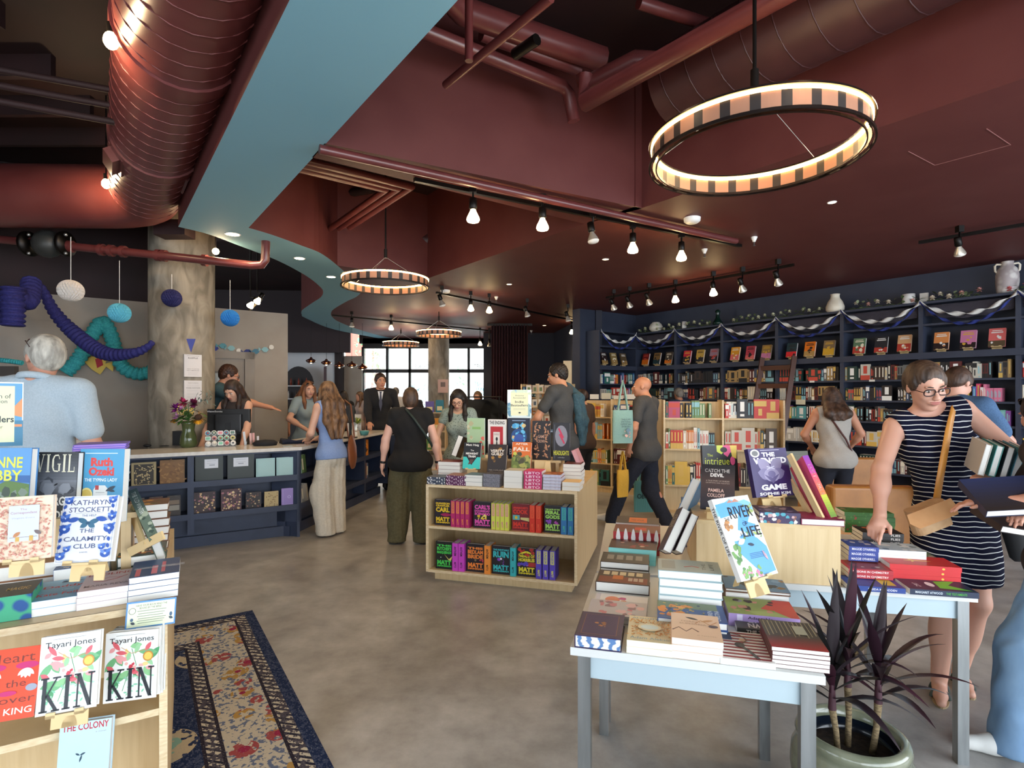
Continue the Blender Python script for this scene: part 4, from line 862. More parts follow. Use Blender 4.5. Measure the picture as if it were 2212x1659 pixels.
# second row
stack('blue hardcover with orange poppies, sideways', at1(1420, 1368), TR1, .232, .165, [.030], ['#2C4C84'], [('r', 0, 0, 1, 1, '#35568E'), ('n', 26, .0, .0, .9, .32, .06, ['#E08A24', '#D87A1E', '#E69A38']), ('n', 16, .05, .35, .95, .75, .04, ['#6A7A3E', '#3E4A5C', '#C9A04A']), ('t', 'CHRISTINA', .2, .5, .5, .12, '#DADFE8', .02, 90)], mode='bottom')
book('hardcover with green hills and orange poppies reaching the blue lettering side', at1(1420, 1368)+UP*.031, TR1, TB1, UP, .232, .165, .026, '#2C4C84',
     [('r', 0, 0, 1, 1, '#35568E'), ('r', 0, .62, .9, 1, '#6F8060'), ('n', 16, .0, .05, .45, .75, .085, ['#E08A24', '#D9781C', '#EAA040']), ('n', 26, .1, .35, .7, .95, .03, ['#59692F', '#2F3E54', '#C2A33E']), ('r', .70, 0, 1, .62, '#2F5290'), ('t', 'LAUREN', .78, .36, .07, .5, '#C9D6E6', .01, 90), ('t', 'CHRISTINA', .88, .36, .07, .55, '#C9D6E6', .01, 90)], seed=9)
stack('pale blue grey hardcover with small red figure', at1(1422, 1338)+TB1*.07, TR1, .232, .155, [.034, .034, .031, .031, .031], '#9DB4B8', [('r', 0, 0, 1, 1, '#A3B3B0'), ('r', .06, .2, .28, .9, '#8E9690'), ('w', [(.42, .4), (.55, .5), (.66, .42)], .03, '#B84A3A'), ('t', 'THE', .74, .5, .06, .5, '#5C6664', 0, 90), ('t', 'LIFE', .86, .5, .06, .5, '#5C6664', 0, 90)], spine=[('r', 0, 0, 1, 1, '#6F93A0')], jit=.003)
# left column, each pile turned sideways
def lcol(label, px0, px1, py, Y, d, ts, cov, items, **k):
    z0 = EYE-(py-HY)/F_PX*Y; a = D(px0, py, Y); w_ = (px1-px0)/F_PX*Y; h = sum(ts); zb = a.z
    n = max(0, round((zb-.7205)/.024)); tt = [(zb-.7205)/n-.0003]*n if n else []
    fl = Vector((a.x, a.y, .7205)); return stack(label, fl, TR1, w_, d, tt+ts, cov, items, **k)
lcol('white paperback with pink and orange stripes', 1278, 1394, 1316, 2.14, .155, [.018], '#E3E0E2', [('e', .34, .62, .14, .22, '#E0866A'), ('e', .3, .35, .12, .16, '#7FB2C4'), ('n', 9, .5, .2, .75, .85, .07, ['#C04A8A', '#D8683A', '#E08A5A']), ('r', .02, 0, .1, 1, '#CFCBD4')], hard=True, jit=.006)
lcol('grey hardcover with pink blossom drawing', 1267, 1392, 1330, 2.05, .15, [.010], '#B9B2B4', [('n', 20, .1, .1, .9, .9, .08, ['#C47A82', '#8A6A70', '#DAB0B0'])], jit=.005)
lcol('brown and rust hardcover with cream type blocks', 1286, 1399, 1279, 2.36, .165, [.042], '#3A2520', [('r', .04, .05, .96, .5, '#7A2C1C'), ('r', .3, .3, .5, .6, '#C96A2A')]+[('r', .1+.16*k, .62, .22+.16*k, .9, '#CFC2A0') for k in range(5)]+[('r', .6+.1*k, .2, .68+.1*k, .45, '#C0A89A') for k in range(3)], jit=.005)
lcol('grey brown hardcover with pale letter tiles', 1296, 1398, 1226, 2.58, .16, [.03], '#3C3834', [('r', .12+.2*k, .3, .26+.2*k, .75, '#8E8A82') for k in range(4)], jit=.006)
lcol('turquoise edged hardcover with dark red top', 1313, 1413, 1196, 2.76, .17, [.032], '#7FD0CC', [('r', 0, 0, 1, 1, '#4A2E28'), ('n', 14, .2, .1, .9, .9, .07, ['#8E2A24', '#C9A090', '#5A3A30'])], pages=mat('#8ED8D2', .6), hard=False, jit=.005)
lcol('red fronted hardcover with row of white birds', 1323, 1421, 1168, 2.93, .17, [.05], '#B4282E', [('r', 0, 0, 1, 1, '#7A3A30'), ('r', .45, .3, .7, .7, '#C9382E')], pages=mat('#B4282E', .5), hard=False, jit=.004)
a = D(1323, 1168, 2.93)
mb = MB(); M = basis(Vector((a.x, a.y, .7205))-TB1*.006, TR1, UP, -TB1)
zt = EYE-(1168-HY)/F_PX*2.93-.7205
art(mb, [('l', .08+.165*k, .5, .1, .2, 0, '#F0ECE8') for k in range(6)], .235, .05, basis(Vector((a.x, a.y, .7205+zt))-TB1*.008, TR1, UP, -TB1)); 
bb = [o for o in bpy.data.objects if o.type == 'EMPTY' and o.get('label', '').startswith('red fronted hardcover') and 'top of' in o['label']][-1]; mb.build('cover_print', parent=bb)
lcol('brown paperback with glowing orange panel', 1330, 1421, 1140, 3.12, .17, [.03], '#4A3A34', [('r', .3, .15, .72, .85, '#E0722A'), ('t', 'TREE HOUSE', .5, .5, .3, .2, '#4A2A1A')], hard=False, jit=.004)
# under the tall board: wide picture books
stack('green and red landscape hardcover with lavender spine', at1(1575, 1356)+TB1*.02, TR1, .236, .17, [.02, .026], '#A98FC4', [('r', 0, 0, 1, 1, '#8FA05A'), ('p', [(0, 0), (1, 0), (1, .25), (.4, .5), (.3, .3), (0, .12)], '#C9463A'), ('p', [(0, .12), (.3, .35), (.2, .7), (0, .6)], '#9DB06A'), ('n', 14, .1, .3, .95, .9, .1, ['#7A9A4A', '#C98A7A', '#3A2A2A', '#A8B56A', '#8A8A86'])], mode='spine', spine=[('t', 'Adaptable', .5, .55, .5, .35, '#2A2030', .01, -90), ('r', .1, .8, .9, .88, '#D8CFE8')], jit=.003)
stack('river scene picture book below the tall wooden stand', at1(1575, 1340)+TB1*.14+UP*0, TR1, .235, .16, [.03, .03, .012], '#6A4A36', [('r', 0, 0, 1, 1, '#5A86A8'), ('n', 18, .0, .1, 1, .95, .09, ['#3A4A3A', '#8A6A44', '#2A3440', '#7AA2C0'])], jit=.004)
stack('paperback with black and white lettering, The Town side out', at1(1592, 1368)+TB1*.0-TR1*.0, TR1, .2, .1, [.02], '#3A3A34', [('r', .0, 0, 1, 1, '#4A4A42'), ('t', 'TOWN', .3, .55, .4, .5, '#D8D4C8', .03, 90), ('t', 'THE', .7, .6, .3, .35, '#D8D4C8', .03, 90)], mode='spine', hard=False, spine=[('r', .1, .0, .9, 1, '#2C2C2A'), ('t', 'THE TOWN', .5, .6, .5, .5, '#E8E4DC', .02, -90)])
# ---- propped books
RIVER = [('p', [(.0, .88), (.25, .93), (.45, .98), (.62, .93), (.85, .95), (1, .9), (1, .8), (0, .78)], '#7FB6D8'), ('w', [(.04, .84), (.5, .87), (.85, .8), (.62, .71), (.48, .64), (.8, .57), (.66, .48), (.4, .42)], .26, '#5C9FD8'), ('p', [(.18, .46), (.8, .46), (.97, .34), (.98, .04), (.62, .02), (.45, .14), (.24, .3)], '#5C9FD8'),
 ('p', [(.35, .93), (.45, .97), (.5, .94), (.6, .975), (.7, .93)], '#B8806A'), ('n', 8, .75, .76, .97, .88, .05, ['#9DAA6A', '#7F9A5A']), ('n', 9, .05, .58, .3, .72, .05, ['#9A6A44', '#B8824E']), ('n', 14, .4, .46, .95, .56, .04, ['#6A8A4A', '#A8B56A', '#E8E4DA']), ('n', 14, .05, .2, .3, .42, .05, ['#4E7A44', '#6A9450']), ('n', 22, .1, .03, .6, .16, .05, ['#5A8A4C', '#7AA45A', '#E07A9A']), ('r', .35, .20, .35, .2, '#FFFFFF'),
 ('t', 'RIVER', .62, .80, .62, .15, '#15171C', .01), ('t', 'THE', .2, .73, .14, .045, '#15171C'), ('t', 'OF', .62, .645, .12, .05, '#15171C'), ('t', 'A', .42, .52, .05, .05, '#15171C'), ('t', 'LIFE', .72, .545, .5, .12, '#15171C', .01), ('l', .25, .42, .22, .05, .3, '#E8E8E4'), ('l', .5, .4, .16, .03, -.2, '#27384A'), ('l', .8, .3, .2, .03, -1.2, '#D8A0A0')]+[('r', .45, .28-.018*k, .85, .286-.018*k, '#3A6A9A') for k in range(4)]
face('tall white picture book with winding blue river on a birch stand', (1602, 1257), (1681, 1238), (1537, 1079), (2.02, 2.0, 2.24), .022, '#EDEBE6', RIVER, .062, spine=[('t', 'THE RIVER OF LIFE', .5, .6, .6, .6, '#1A1A20', .01, -90)])
WING = [('t', 'THE', .5, .87, .34, .09, '#F2F0F2', .04), ('t', 'WINGED', .52, .74, .86, .13, '#F2F0F2', .05), ('e', .16, .9, .12, .085, '#CFCAC2'), ('e', .16, .9, .08, .055, '#6A6A6A'), ('l', .5, .5, .42, .13, 2.4, '#8E86A4'), ('l', .5, .5, .42, .13, .75, '#8E86A4'), ('l', .5, .42, .36, .12, 2.9, '#7A7296'), ('l', .5, .42, .36, .12, .25, '#7A7296'), ('e', .5, .44, .2, .14, '#9A92B0'), ('p', [(.3, .46), (.5, .26), (.7, .46), (.5, .38)], '#5E5680'), ('e', .5, .46, .1, .07, '#6E668E'), ('w', [(.4, .62), (.6, .56)], .02, '#C8C4D4'), ('w', [(.6, .62), (.4, .56)], .02, '#C8C4D4'),
 ('t', 'GAME', .5, .19, .66, .12, '#F2F0F2', .05), ('t', 'SOPHIE KIM', .5, .06, .8, .06, '#E8E6EA', .03), ('r', .3, .955, .8, .965, '#C8C4D4')]
face('dark violet hardcover with silver winged emblem on a birch stand', (1634, 1075), (1717, 1069), (1615, 970), (2.60, 2.57, 2.66), .026, '#33245A', WING, .075)
face('near black hardcover with white capitals over brown haze, lower of two', (1512, 1098), (1586, 1104), (1526, 1003), (2.56, 2.54, 2.62), .024, '#1E1A1C', [('g', 0, .6, '#2A2A34', '#4A352F'), ('g', .6, 1, '#4A352F', '#1C1A1C'), ('t', 'CATCH THE', .48, .86, .74, .08, '#E8DDD4', .03), ('t', 'DEVIL', .48, .76, .4, .08, '#E8DDD4', .03), ('t', 'A TRUE STORY OF MURDER', .5, .63, .7, .03, '#B8A090'), ('t', 'DECEPTION AND INJUSTICE', .5, .58, .7, .03, '#B8A090'), ('t', 'PAMELA', .46, .42, .46, .075, '#D8B0A0', .02), ('t', 'COLLOFF', .46, .31, .52, .08, '#D8B0A0', .02)], .05)
face('black hardcover with yellow scribble and pink drips, upper of two', (1521, 1060), (1597, 1060), (1516, 962), (2.84, 2.82, 2.88), .026, '#161416', [('p', [(.42, 1), (.42, .86), (.55, .8), (.66, .88), (.75, 1)], '#C9D24A'), ('p', [(.6, 1), (.62, .8), (.72, .74), (.8, .84), (1, .9), (1, 1)], '#E0588A'), ('e', .86, .66, .07, .1, '#E0588A'), ('e', .62, .9, .1, .06, '#2A1A20'), ('p', [(.8, 1), (.85, .75), (.97, .7), (1, 1)], '#E8C85A'), ('t', 'The', .22, .78, .16, .06, '#D2DA3C'), ('t', 'intrigue', .42, .62, .7, .2, '#D2DA3C', -.005)], .16)
# stacks on the box
def ob(px, py, z=BOXT): return G(px, py, z)
stack('purple hardcover under the winged emblem novel', ob(1640, 1129), TR2, .17, .16, [.024, .024], '#3A2A50', [('n', 20, .1, .1, .9, .9, .1, ['#8A7AA0', '#4A3A60', '#B89AA0'])], mode='spine', spine=[('n', 14, .1, .05, .9, .95, .4, ['#8E5A4A', '#C9A0A0', '#4AA0B0', '#E0D8D0'])])
stack('magenta hardcover lying under the wooden stands', ob(1731, 1134), TR2, .175, .16, [.028], '#7E1F46', [('r', .1, .1, .9, .9, '#A82A5A')], mode='bottom')
face('olive green hardcover leaning behind the wooden frame stand', (1700, 1060), (1755, 1058), (1690, 975), (2.78, 2.76, 2.9), .02, '#3A3A22', [('r', .1, .1, .9, .9, '#45452A')], None)
# narrow coloured book seen from its spine on a wooden frame
c0 = D(1795, 1118, 2.45); c1 = D(1733, 985, 2.6); ex = (TB2*.96-TR2*.25).normalized(); ey = (c1-c0).normalized(); ex = (ex-ey*ex.dot(ey)).normalized(); ez = ex.cross(ey)
book('pink and yellow spined book leaning back on a wooden frame', c0, ex, ey, ez, .15, (c1-c0).length, .028, '#D8527A', None, [('g', 0, .35, '#6A8A3A', '#C9CC4A'), ('g', .35, .7, '#E08A4A', '#E0527A'), ('g', .7, 1, '#D04A9A', '#8A4AA8'), ('t', 'LOST GIRLS', .5, .6, .5, .5, '#F2E8D8', .01, -90)], seed=4)
r = thing('wooden_stand', 'open wooden frame stand holding the pink and yellow spined book', 'book stand', c0)
mb = MB(); mb.bar(c0+Vector((-.03, .02, -.01)), c1+Vector((-.035, .05, .0)), .012, .03, EASEL); mb.build('side_rail', parent=r); mb = MB(); mb.bar(c0+Vector((-.03, .12, -.01)), c1+Vector((-.02, .17, -.06)), .012, .03, EASEL); mb.build('side_rail', parent=r)
mb = MB(); mb.bar(c0+Vector((.05, .0, -.008)), c0+Vector((-.10, .05, -.045)), .012, .02, EASEL); mb.build('foot', parent=r)
# leaning pair and single beside the box
c0 = D(1420, 1197, 2.36); ez = Vector((-.78, -.22, .58)).normalized()
def leaner(label, p0, p1, Yp, width, t, cover, items, pages=PAGE, spine=None, back=TB1):
    a = D(p0[0], p0[1], Yp[0]); b = D(p1[0], p1[1], Yp[1]); ey = (b-a).normalized(); ex = -Vector(back); ex = (ex-ey*ex.dot(ey)).normalized(); ez = ex.cross(ey)
    return book(label, a-ex*width, ex, ey, ez, width, (b-a).length, t, cover, items, spine, pages)
# fore-edge towards the viewer, cover up to the left
leaner('dark brown hardcover with raised letters leaning left, front of the pair', (1449, 1197), (1492, 1104), (2.38, 2.42), .15, .038, '#3A1F26', [('r', 0, 0, 1, 1, '#2E1A20'), ('t', 'HILD', .5, .7, .8, .3, '#8A7A6A', .03, 90), ('n', 8, .1, .1, .9, .45, .1, ['#4A2A34', '#5A3038'])])
leaner('dark brown hardcover leaning left, back of the pair', (1474, 1197), (1510, 1115), (2.38, 2.42), .15, .034, '#3A1F26', None)
leaner('blue and tan hardcover leaning high above the dark pair', (1483, 1108), (1515, 1038), (2.75, 2.80), .15, .045, '#5A86A8', [('r', 0, 0, 1, 1, '#4E7FA0'), ('n', 10, .1, .1, .9, .6, .15, ['#B8906A', '#8A6A5A', '#C9B090'])], back=TB1*.9+TR1*.3)
stack('blue spined hardcover in the low pile behind the leaning dark pair', G(1478, 1215, .7205)+TB1*.3, TR1, .16, .2, [.039]*6, '#2F5A9A', None, jit=.006)
# ---------------------------------------------------------------- wide table, right of the box
def at2(px, py, z=.7205): return G(px, py, z)
def pil(label, px0, px1, py, z, d, ts, cov, items=None, mode='spine', **k):
    a = G(px0, py, z); b = G(px1, py, z); w_ = abs((b-a).dot(TR2)); return stack(label, a, TR2, w_, d, ts, cov, items, mode=mode, **k)
pil('dark blue paperback with yellow cover panel, spine out', 1833, 1945, 1275, .7205, .14, [.022], '#23408A', [('r', .1, .55, .9, .95, '#2A4FA0'), ('r', .2, .1, .8, .35, '#D8C04A')], spine=[('t', 'FREIDA MCFADDEN', .5, .4, .4, .5, '#E8E8F0', .01, -90)], hard=False)
pil('red spined paperback with white capitals', 1833, 1921, 1268-20, .745, .14, [.02, .02], '#B02A34', [('r', .1, .1, .9, .9, '#8A3A34'), ('n', 5, .2, .2, .8, .8, .1, ['#C9C0B4', '#5A2A24'])], spine=[('t', 'LESSONS IN CHEMISTRY', .5, .5, .45, .8, '#F0E8E4', .01, -90)], hard=False)
pil('royal blue spined paperback with white lettering', 1833, 1892, 1211, .79, .13, [.022, .022, .022], '#2B3F8E', [('r', .05, .05, .95, .95, '#3A56A8'), ('n', 8, .1, .1, .9, .9, .12, ['#C9C9D8', '#5A86C0'])], spine=[('t', "MAGGIE O'FARRELL", .5, .5, .5, .8, '#E8E8F0', .01, -90)], hard=False)
pil('bright red paperback with gold dragonfly, cream edges', 1921, 2059, 1250, .7405, .15, [.022, .022, .022], '#C8262A', [('e', .5, .5, .04, .2, '#E8B84A'), ('l', .5, .55, .2, .03, .6, '#E8B84A'), ('l', .5, .55, .2, .03, 2.5, '#E8B84A')], spine=[('e', .5, .25, .2, .02, '#E8B84A')], hard=False)
pil('dark navy paperback with bright green and white figure', 1966, 2098, 1284, .7205, .15, [.024], '#1E2A44', [('r', .0, 0, 1, .7, '#1E2A44'), ('p', [(.1, .05), (.5, .3), (.9, .1), (.8, .45), (.2, .5)], '#5AC83A'), ('e', .5, .58, .2, .06, '#F0F0EC'), ('t', 'THE', .4, .8, .3, .08, '#E8E8E8', .01, 90)], spine=[('t', 'MARGARET ATWOOD', .5, .72, .4, .4, '#D8E0E8', .01, -90), ('t', 'THE TESTAMENTS', .5, .32, .4, .3, '#4AA83A', .01, -90)], hard=False)
pil('white paperback with blue winter scene', 1886, 1990, 1211, .79, .14, [.03, .022], '#C8D4DC', [('r', 0, 0, 1, 1, '#B8C8D4'), ('n', 12, .1, .1, .9, .9, .1, ['#7A94A8', '#E0E4E8', '#5A6A74'])], mode='bottom', hard=False)
pil('dark green and pink illustrated paperback', 1925, 2016, 1206+8, .765, .15, [.03], '#6A7A5A', [('n', 20, .05, .05, .95, .95, .1, ['#8A6A6A', '#4A6A5A', '#C9A0A0'])], mode='bottom', hard=False)
pil('black paperback with red and white spine lettering', 1862, 1943, 1182, .80, .14, [.018, .018, .018, .018], '#1A1718', [('r', .0, .0, 1, 1, '#241A1A'), ('n', 9, .2, .2, .8, .8, .12, ['#D8722A', '#8A2A1A'])], spine=[('t', 'LORD', .5, .62, .6, .22, '#D8D0C8', .01, -90), ('t', 'FLIES', .5, .2, .6, .22, '#D8D0C8', .01, -90)], hard=False)
pil('grass green paperback with cream page edges, far pile', 1825, 1923, 1150, .80, .14, [.022]*5, '#3E7A2E', [('n', 12, .05, .05, .95, .95, .14, ['#5A9A44', '#C9A090', '#2E5A24'])], spine=[('n', 8, .1, .05, .9, .95, .3, ['#5A9A44', '#A84A3A'])], hard=False)
# ---------------------------------------------------------------- left display
def at3(px, py, z=.8805): return G(px, py, z)
stack('patterned edge hardcover with gold lettering at the picture edge', at3(-40, 1352), LR, .112, .15, [.075], '#27303A', [('t', 'MAGIC', .6, .5, .5, .2, '#C9A860', .01)], pages=PAT_T, hard=False)
stack('sky blue paperback with red looping script', at3(52, 1337), LR, .148, .21, [.024, .022], '#7FB0CC', [('g', 0, 1, '#5A94BC', '#9CC4DA'), ('t', 'Sky', .62, .86, .4, .14, '#C8283A', .02), ('t', 'Daddy', .5, .62, .7, .16, '#C8283A', .02), ('t', 'a novel', .6, .45, .2, .04, '#E8F0F4'), ('t', 'Kate Folk', .5, .26, .75, .13, '#C8283A', .01)], hard=False)
stack('mauve paperback with crimson capitals and loop', at3(164, 1321), LR, .14, .205, [.02, .019, .019], '#C4B2BC', [('t', 'ENDLING', .5, .84, .9, .13, '#A8283A', .02), ('w', [(.2, .5), (.4, .42), (.65, .5), (.85, .66)], .03, '#B83048'), ('w', [(.3, .5), (.5, .62), (.75, .55)], .02, '#B83048'), ('t', 'MARIA REVA', .5, .22, .85, .1, '#8A7A84', .02)], hard=False)
stack('blue paperback with pink vertical lettering', at3(275, 1304), LR, .14, .2, [.021, .019, .019, .02], '#2B4E7C', [('r', .1, .05, .2, .5, '#D86A7A'), ('r', .42, .1, .54, .6, '#E07A8A'), ('r', .62, .15, .7, .8, '#D86A7A'), ('t', 'DREAM', .86, .5, .5, .12, '#DCE4EC', .01, -90), ('t', 'WESTWARD', .3, .5, .5, .1, '#DCE4EC', .01, -90)], hard=False)
stack('dark green hardcover with orange ring and white capitals', at3(250, 1262)+LB*.02, LR, .15, .19, [.05, .036], '#2A3A2E', [('e', .5, .5, .44, .3, '#C8542A'), ('e', .5, .5, .38, .24, '#1E2A24'), ('t', 'CAN', .5, .62, .5, .14, '#E8E4DC', .02), ('t', 'RISE', .5, .42, .5, .12, '#E8E4DC', .02), ('n', 10, .05, .05, .95, .25, .07, ['#C8542A', '#E0902E'])])
stack('brown jacket hardcover in the tall pile behind', at3(262, 1225)+LB*.22, LR, .15, .15, [.034, .03, .034, .034, .034, .03], '#6A4226', [('n', 12, .05, .05, .95, .95, .12, ['#C98A3A', '#8A5A2A', '#3A4A2A', '#D8A04A'])], jit=.006)
stack('rose red hardcover in the dark pile under the riser', at3(170, 1240)+LB*.3, LR, .14, .14, [.04, .03, .04], '#9A2A3A', None)
stack('brown cloth hardcover under the leafy novel', at3(-30, 1305)+LB*.05, LR, .22, .15, [.05, .05], '#8A5A34', None)
stack('blue and cream patterned paperback under the white and blue novel', at3(110, 1290)+LB*.03, LR, .15, .14, [.03, .05], '#4A6A9A', [('n', 40, .02, .02, .98, .98, .05, ['#E0DCD0', '#3A5A9A', '#2A3A5A'])], hard=False)
BLU = '#2E55A8'; VIO = '#5A6286'
KATH = [('w', [(.03, .02), (.97, .02), (.97, .98), (.03, .98), (.03, .02)], .008, '#8A94B8'), ('t', 'KATHRYN', .5, .9, .72, .075, VIO, .01), ('t', 'STOCKETT', .5, .79, .76, .075, VIO, .01), ('r', .25, .735, .75, .738, VIO), ('t', 'THE HELP', .5, .7, .26, .03, VIO, .01), ('l', .5, .585, .22, .05, 2.7, '#3A6A86'), ('l', .5, .585, .22, .05, .3, '#3A6A86'), ('l', .5, .585, .16, .05, 3.7, '#3A6A86'), ('l', .5, .585, .16, .05, -.6, '#3A6A86'), ('e', .5, .585, .04, .025, '#2A5270'),
 ('t', 'THE', .5, .47, .26, .06, VIO, .01), ('t', 'CALAMITY', .5, .35, .78, .07, VIO, .01), ('t', 'CLUB', .5, .24, .4, .07, VIO, .01), ('t', 'A NOVEL', .5, .15, .15, .018, VIO)]
for x, y, s_ in ((.1, .93, 1), (.9, .93, 1), (.1, .5, 1.3), (.9, .5, 1.3), (.08, .66, 1.1), (.93, .68, 1), (.1, .1, 1.1), (.9, .12, 1.2), (.2, .2, .8), (.82, .22, .8)):
    KATH += [('e', x, y, .075*s_, .05*s_, BLU), ('l', x, y, .12*s_, .03, .8, '#4A74C4'), ('l', x, y, .1*s_, .03, 2.5, '#6A8AD0'), ('e', x, y, .02*s_, .014*s_, '#DCE4F4')]
KATH += [('l', .14, .62, .22, .05, .2, BLU), ('l', .86, .62, .22, .05, 2.9, BLU)]+[('l', .05, .2+.1*k, .1, .03, 1.2, BLU) for k in range(7)]+[('l', .95, .2+.1*k, .1, .03, 1.9, BLU) for k in range(7)]
face('white hardcover with blue flowers and violet capitals on an easel', (116, 1218), (238, 1212), (140, 1073), (1.66, 1.66, 1.80), .032, '#E4E6EA', KATH, .055)
face('cream hardcover covered in pink leaves with two birds on a pale panel', (-16, 1216), (110, 1204), (-8, 1076), (1.56, 1.58, 1.70), .03, '#E6CDB4', [('v', 420, .04, .03, .96, .97, .07, ['#C98A7A', '#D8A890', '#B8705E', '#E0B89A']), ('r', .25, .3, .78, .86, '#C8CCDA'), ('t', 'The', .5, .8, .12, .03, '#A87A80'), ('t', 'Correspondent', .51, .74, .46, .05, '#A87A80', .005), ('t', 'Virginia Evans', .5, .66, .4, .03, '#A8A4B4'), ('r', .28, .36, .76, .365, '#6A4A34'), ('r', .38, .3, .45, .37, '#C9A04A'), ('r', .62, .3, .69, .38, '#C9A04A'), ('l', .34, .37, .16, .04, .7, '#B87A4A'), ('l', .7, .46, .16, .04, -.6, '#6A5A5A')], .05)
face('black stormy hardcover with tall cream title lettering', (62, 1128), (160, 1128), (66, 977), (1.93, 1.96, 1.97), .03, '#2A2B2E', [('g', 0, .3, '#1A1A1C', '#3A3A3E'), ('g', .3, .6, '#3A3A3E', '#7A7E86'), ('g', .6, 1, '#6A6E76', '#2A2B2F'), ('n', 14, .05, .4, .95, .62, .13, ['#7E828A', '#5A5E66', '#8E929A', '#4A4E54']), ('l', .5, .52, .1, .02, .5, '#1A1A1C'), ('s', 'VIGIL', .5, .84, .88, .25, '#E8E2C8'), ('t', 'GEORGE', .5, .3, .72, .13, '#F0ECE0', .03), ('t', 'SAUNDERS', .52, .1, .92, .13, '#F0ECE0', .03)], None, spine=[('r', 0, 0, 1, 1, '#3A3A3E')])
face('sky blue paperback with red rounded lettering and typewriter', (165, 1128), (261, 1128), (166, 970), (1.96, 2.01, 2.0), .03, '#4A9AC4', [('r', .0, 0, 1, 1, '#4C9CC6'), ('t', 'Ruth', .5, .82, .5, .12, '#D8423E', .05), ('t', 'Ozeki', .5, .69, .58, .12, '#D8423E', .05), ('t', 'THE TYPING LADY', .5, .575, .74, .045, '#EAF2F4', .02), ('r', .12, .935, .85, .945, '#DCEAF0'), ('p', [(.34, .26), (.66, .26), (.66, .46), (.6, .5), (.4, .5), (.34, .44)], '#E4E6E2'), ('r', .38, .44, .46, .5, '#B83A3A'), ('p', [(.3, .08), (.7, .08), (.66, .24), (.34, .24)], '#4A4E5C'), ('r', .33, .25, .67, .28, '#2A2E38'), ('l', .62, .42, .25, .04, .5, '#2A3A4A'), ('l', .66, .44, .18, .03, -.2, '#2A3A4A'), ('e', .19, .37, .14, .1, '#E4D68A'), ('e', .19, .37, .11, .075, '#D8BC5A'), ('r', .4, .4, .6, .405, '#7A7A7A'), ('r', .4, .35, .62, .355, '#7A7A7A')], None, hard=False, spine=[('r', 0, 0, 1, 1, '#3A86B0')])
face('blue and green landscape hardcover with yellow capitals at the left edge', (-40, 1125), (58, 1125), (-40, 968), (1.86, 1.9, 1.9), .03, '#4A86C0', [('r', 0, .62, 1, 1, '#5A96CC'), ('r', 0, .52, 1, .62, '#2F62A0'), ('p', [(0, 0), (1, 0), (1, .5), (.5, .55), (0, .4)], '#5A7A3A'), ('n', 22, .0, .05, 1, .45, .12, ['#4A6A34', '#6A8A44', '#3A4A3A', '#7A8A7A']), ('t', 'ANNE', .42, .8, .8, .15, '#DDE04A', .02), ('t', 'LIBBY', .4, .62, .85, .15, '#DDE04A', .02), ('t', 'JOHNSON', .5, .1, .8, .12, '#DDE04A', .01)], None, spine=[('r', 0, 0, 1, 1, '#8ABCE0')])
for k in range(3):
    a = D(172-k*8, 964-k*1.5, 2.1+.03*k); 
p_ = D(155, 976, 2.12); stack('white edged hardcover under the lilac books behind the typewriter novel', (p_.x, p_.y, 1.1305), LR, .17, .14, [.0333]*6, '#8A8A90')
stack('lilac and violet hardcover lying on top behind the typewriter novel', D(155, 976, 2.12), LR, .17, .14, [.008, .008, .008], '#8A72D8', [('r', 0, 0, 1, 1, '#7A62CC')], mode='fore', pages=mat('#D8A8E0', .5), hard=True)
# narrow book on an easel seen from its spine at the corner
c0 = D(322, 1168, 1.95); c1 = D(274, 1062, 2.05); ey = (c1-c0).normalized(); ex = Vector((-.62, .78, 0)).normalized(); ex = (ex-ey*ex.dot(ey)).normalized(); ez = ex.cross(ey)
book('grey green spined hardcover leaning on an easel at the display corner', c0, ex, ey, ez, .15, (c1-c0).length, .032, '#5A6A5E', None, [('r', 0, 0, 1, 1, '#6A7A6A'), ('g', .6, 1, '#4A5A54', '#2A3A3E'), ('t', 'THE RED WINTER', .5, .72, .45, .45, '#E0E4DC', .01, -90), ('n', 12, .1, .05, .9, .5, .3, ['#8A967E', '#B0B8A0', '#4A5A50'])])
r = thing('book_easel', 'birch easel holding the grey green spined hardcover', 'book easel', c0, 'birch book easels')
mb = MB(); mb.bar(c0+Vector((-.03, .02, -.03)), c1*.75+c0*.25+Vector((-.03, .04, -.03)), .008, .05, EASEL); mb.build('easel_plate', parent=r); mb = MB(); mb.bar(c0+Vector((.05, 0, .02)), c0+Vector((-.09, .03, -.05)), .008, .03, EASEL); mb.build('ledge', parent=r)
# lower shelf of the left display
KIN = [('v', 12, .2, .3, .85, .78, .3, ['#6FB07A', '#8CC48A', '#4E9A66']), ('v', 16, .1, .35, .8, .85, .2, ['#D8606A', '#E8A0A0', '#E8D08A', '#9ACB9A']), ('w', [(.35, .15), (.45, .4), (.6, .5), (.5, .75)], .012, '#5A9A6A'), ('w', [(.3, .78), (.5, .68), (.8, .72)], .01, '#C98A5A'), ('n', 10, .4, .42, .75, .55, .04, ['#C8384A', '#E8B0A8']), ('v', 30, .1, .05, .9, .35, .08, ['#7FC4A0', '#A8D8B8']), ('t', 'Tayari Jones', .5, .87, .84, .1, '#27292F', .0), ('r', .2, .95, .75, .955, '#8A8A8A'), ('e', .82, .62, .1, .075, '#C98A3A'), ('e', .82, .62, .075, .055, '#E8C45A'), ('s', 'KIN', .5, .25, .9, .42, '#20242C')]
kj = '#EDEEEA'
face('white hardcover with huge black serif title and green vines, on easel', (75, 1550), (208, 1526), (90, 1378), (1.43, 1.53, 1.52), .028, kj, KIN, .045, seed=31)
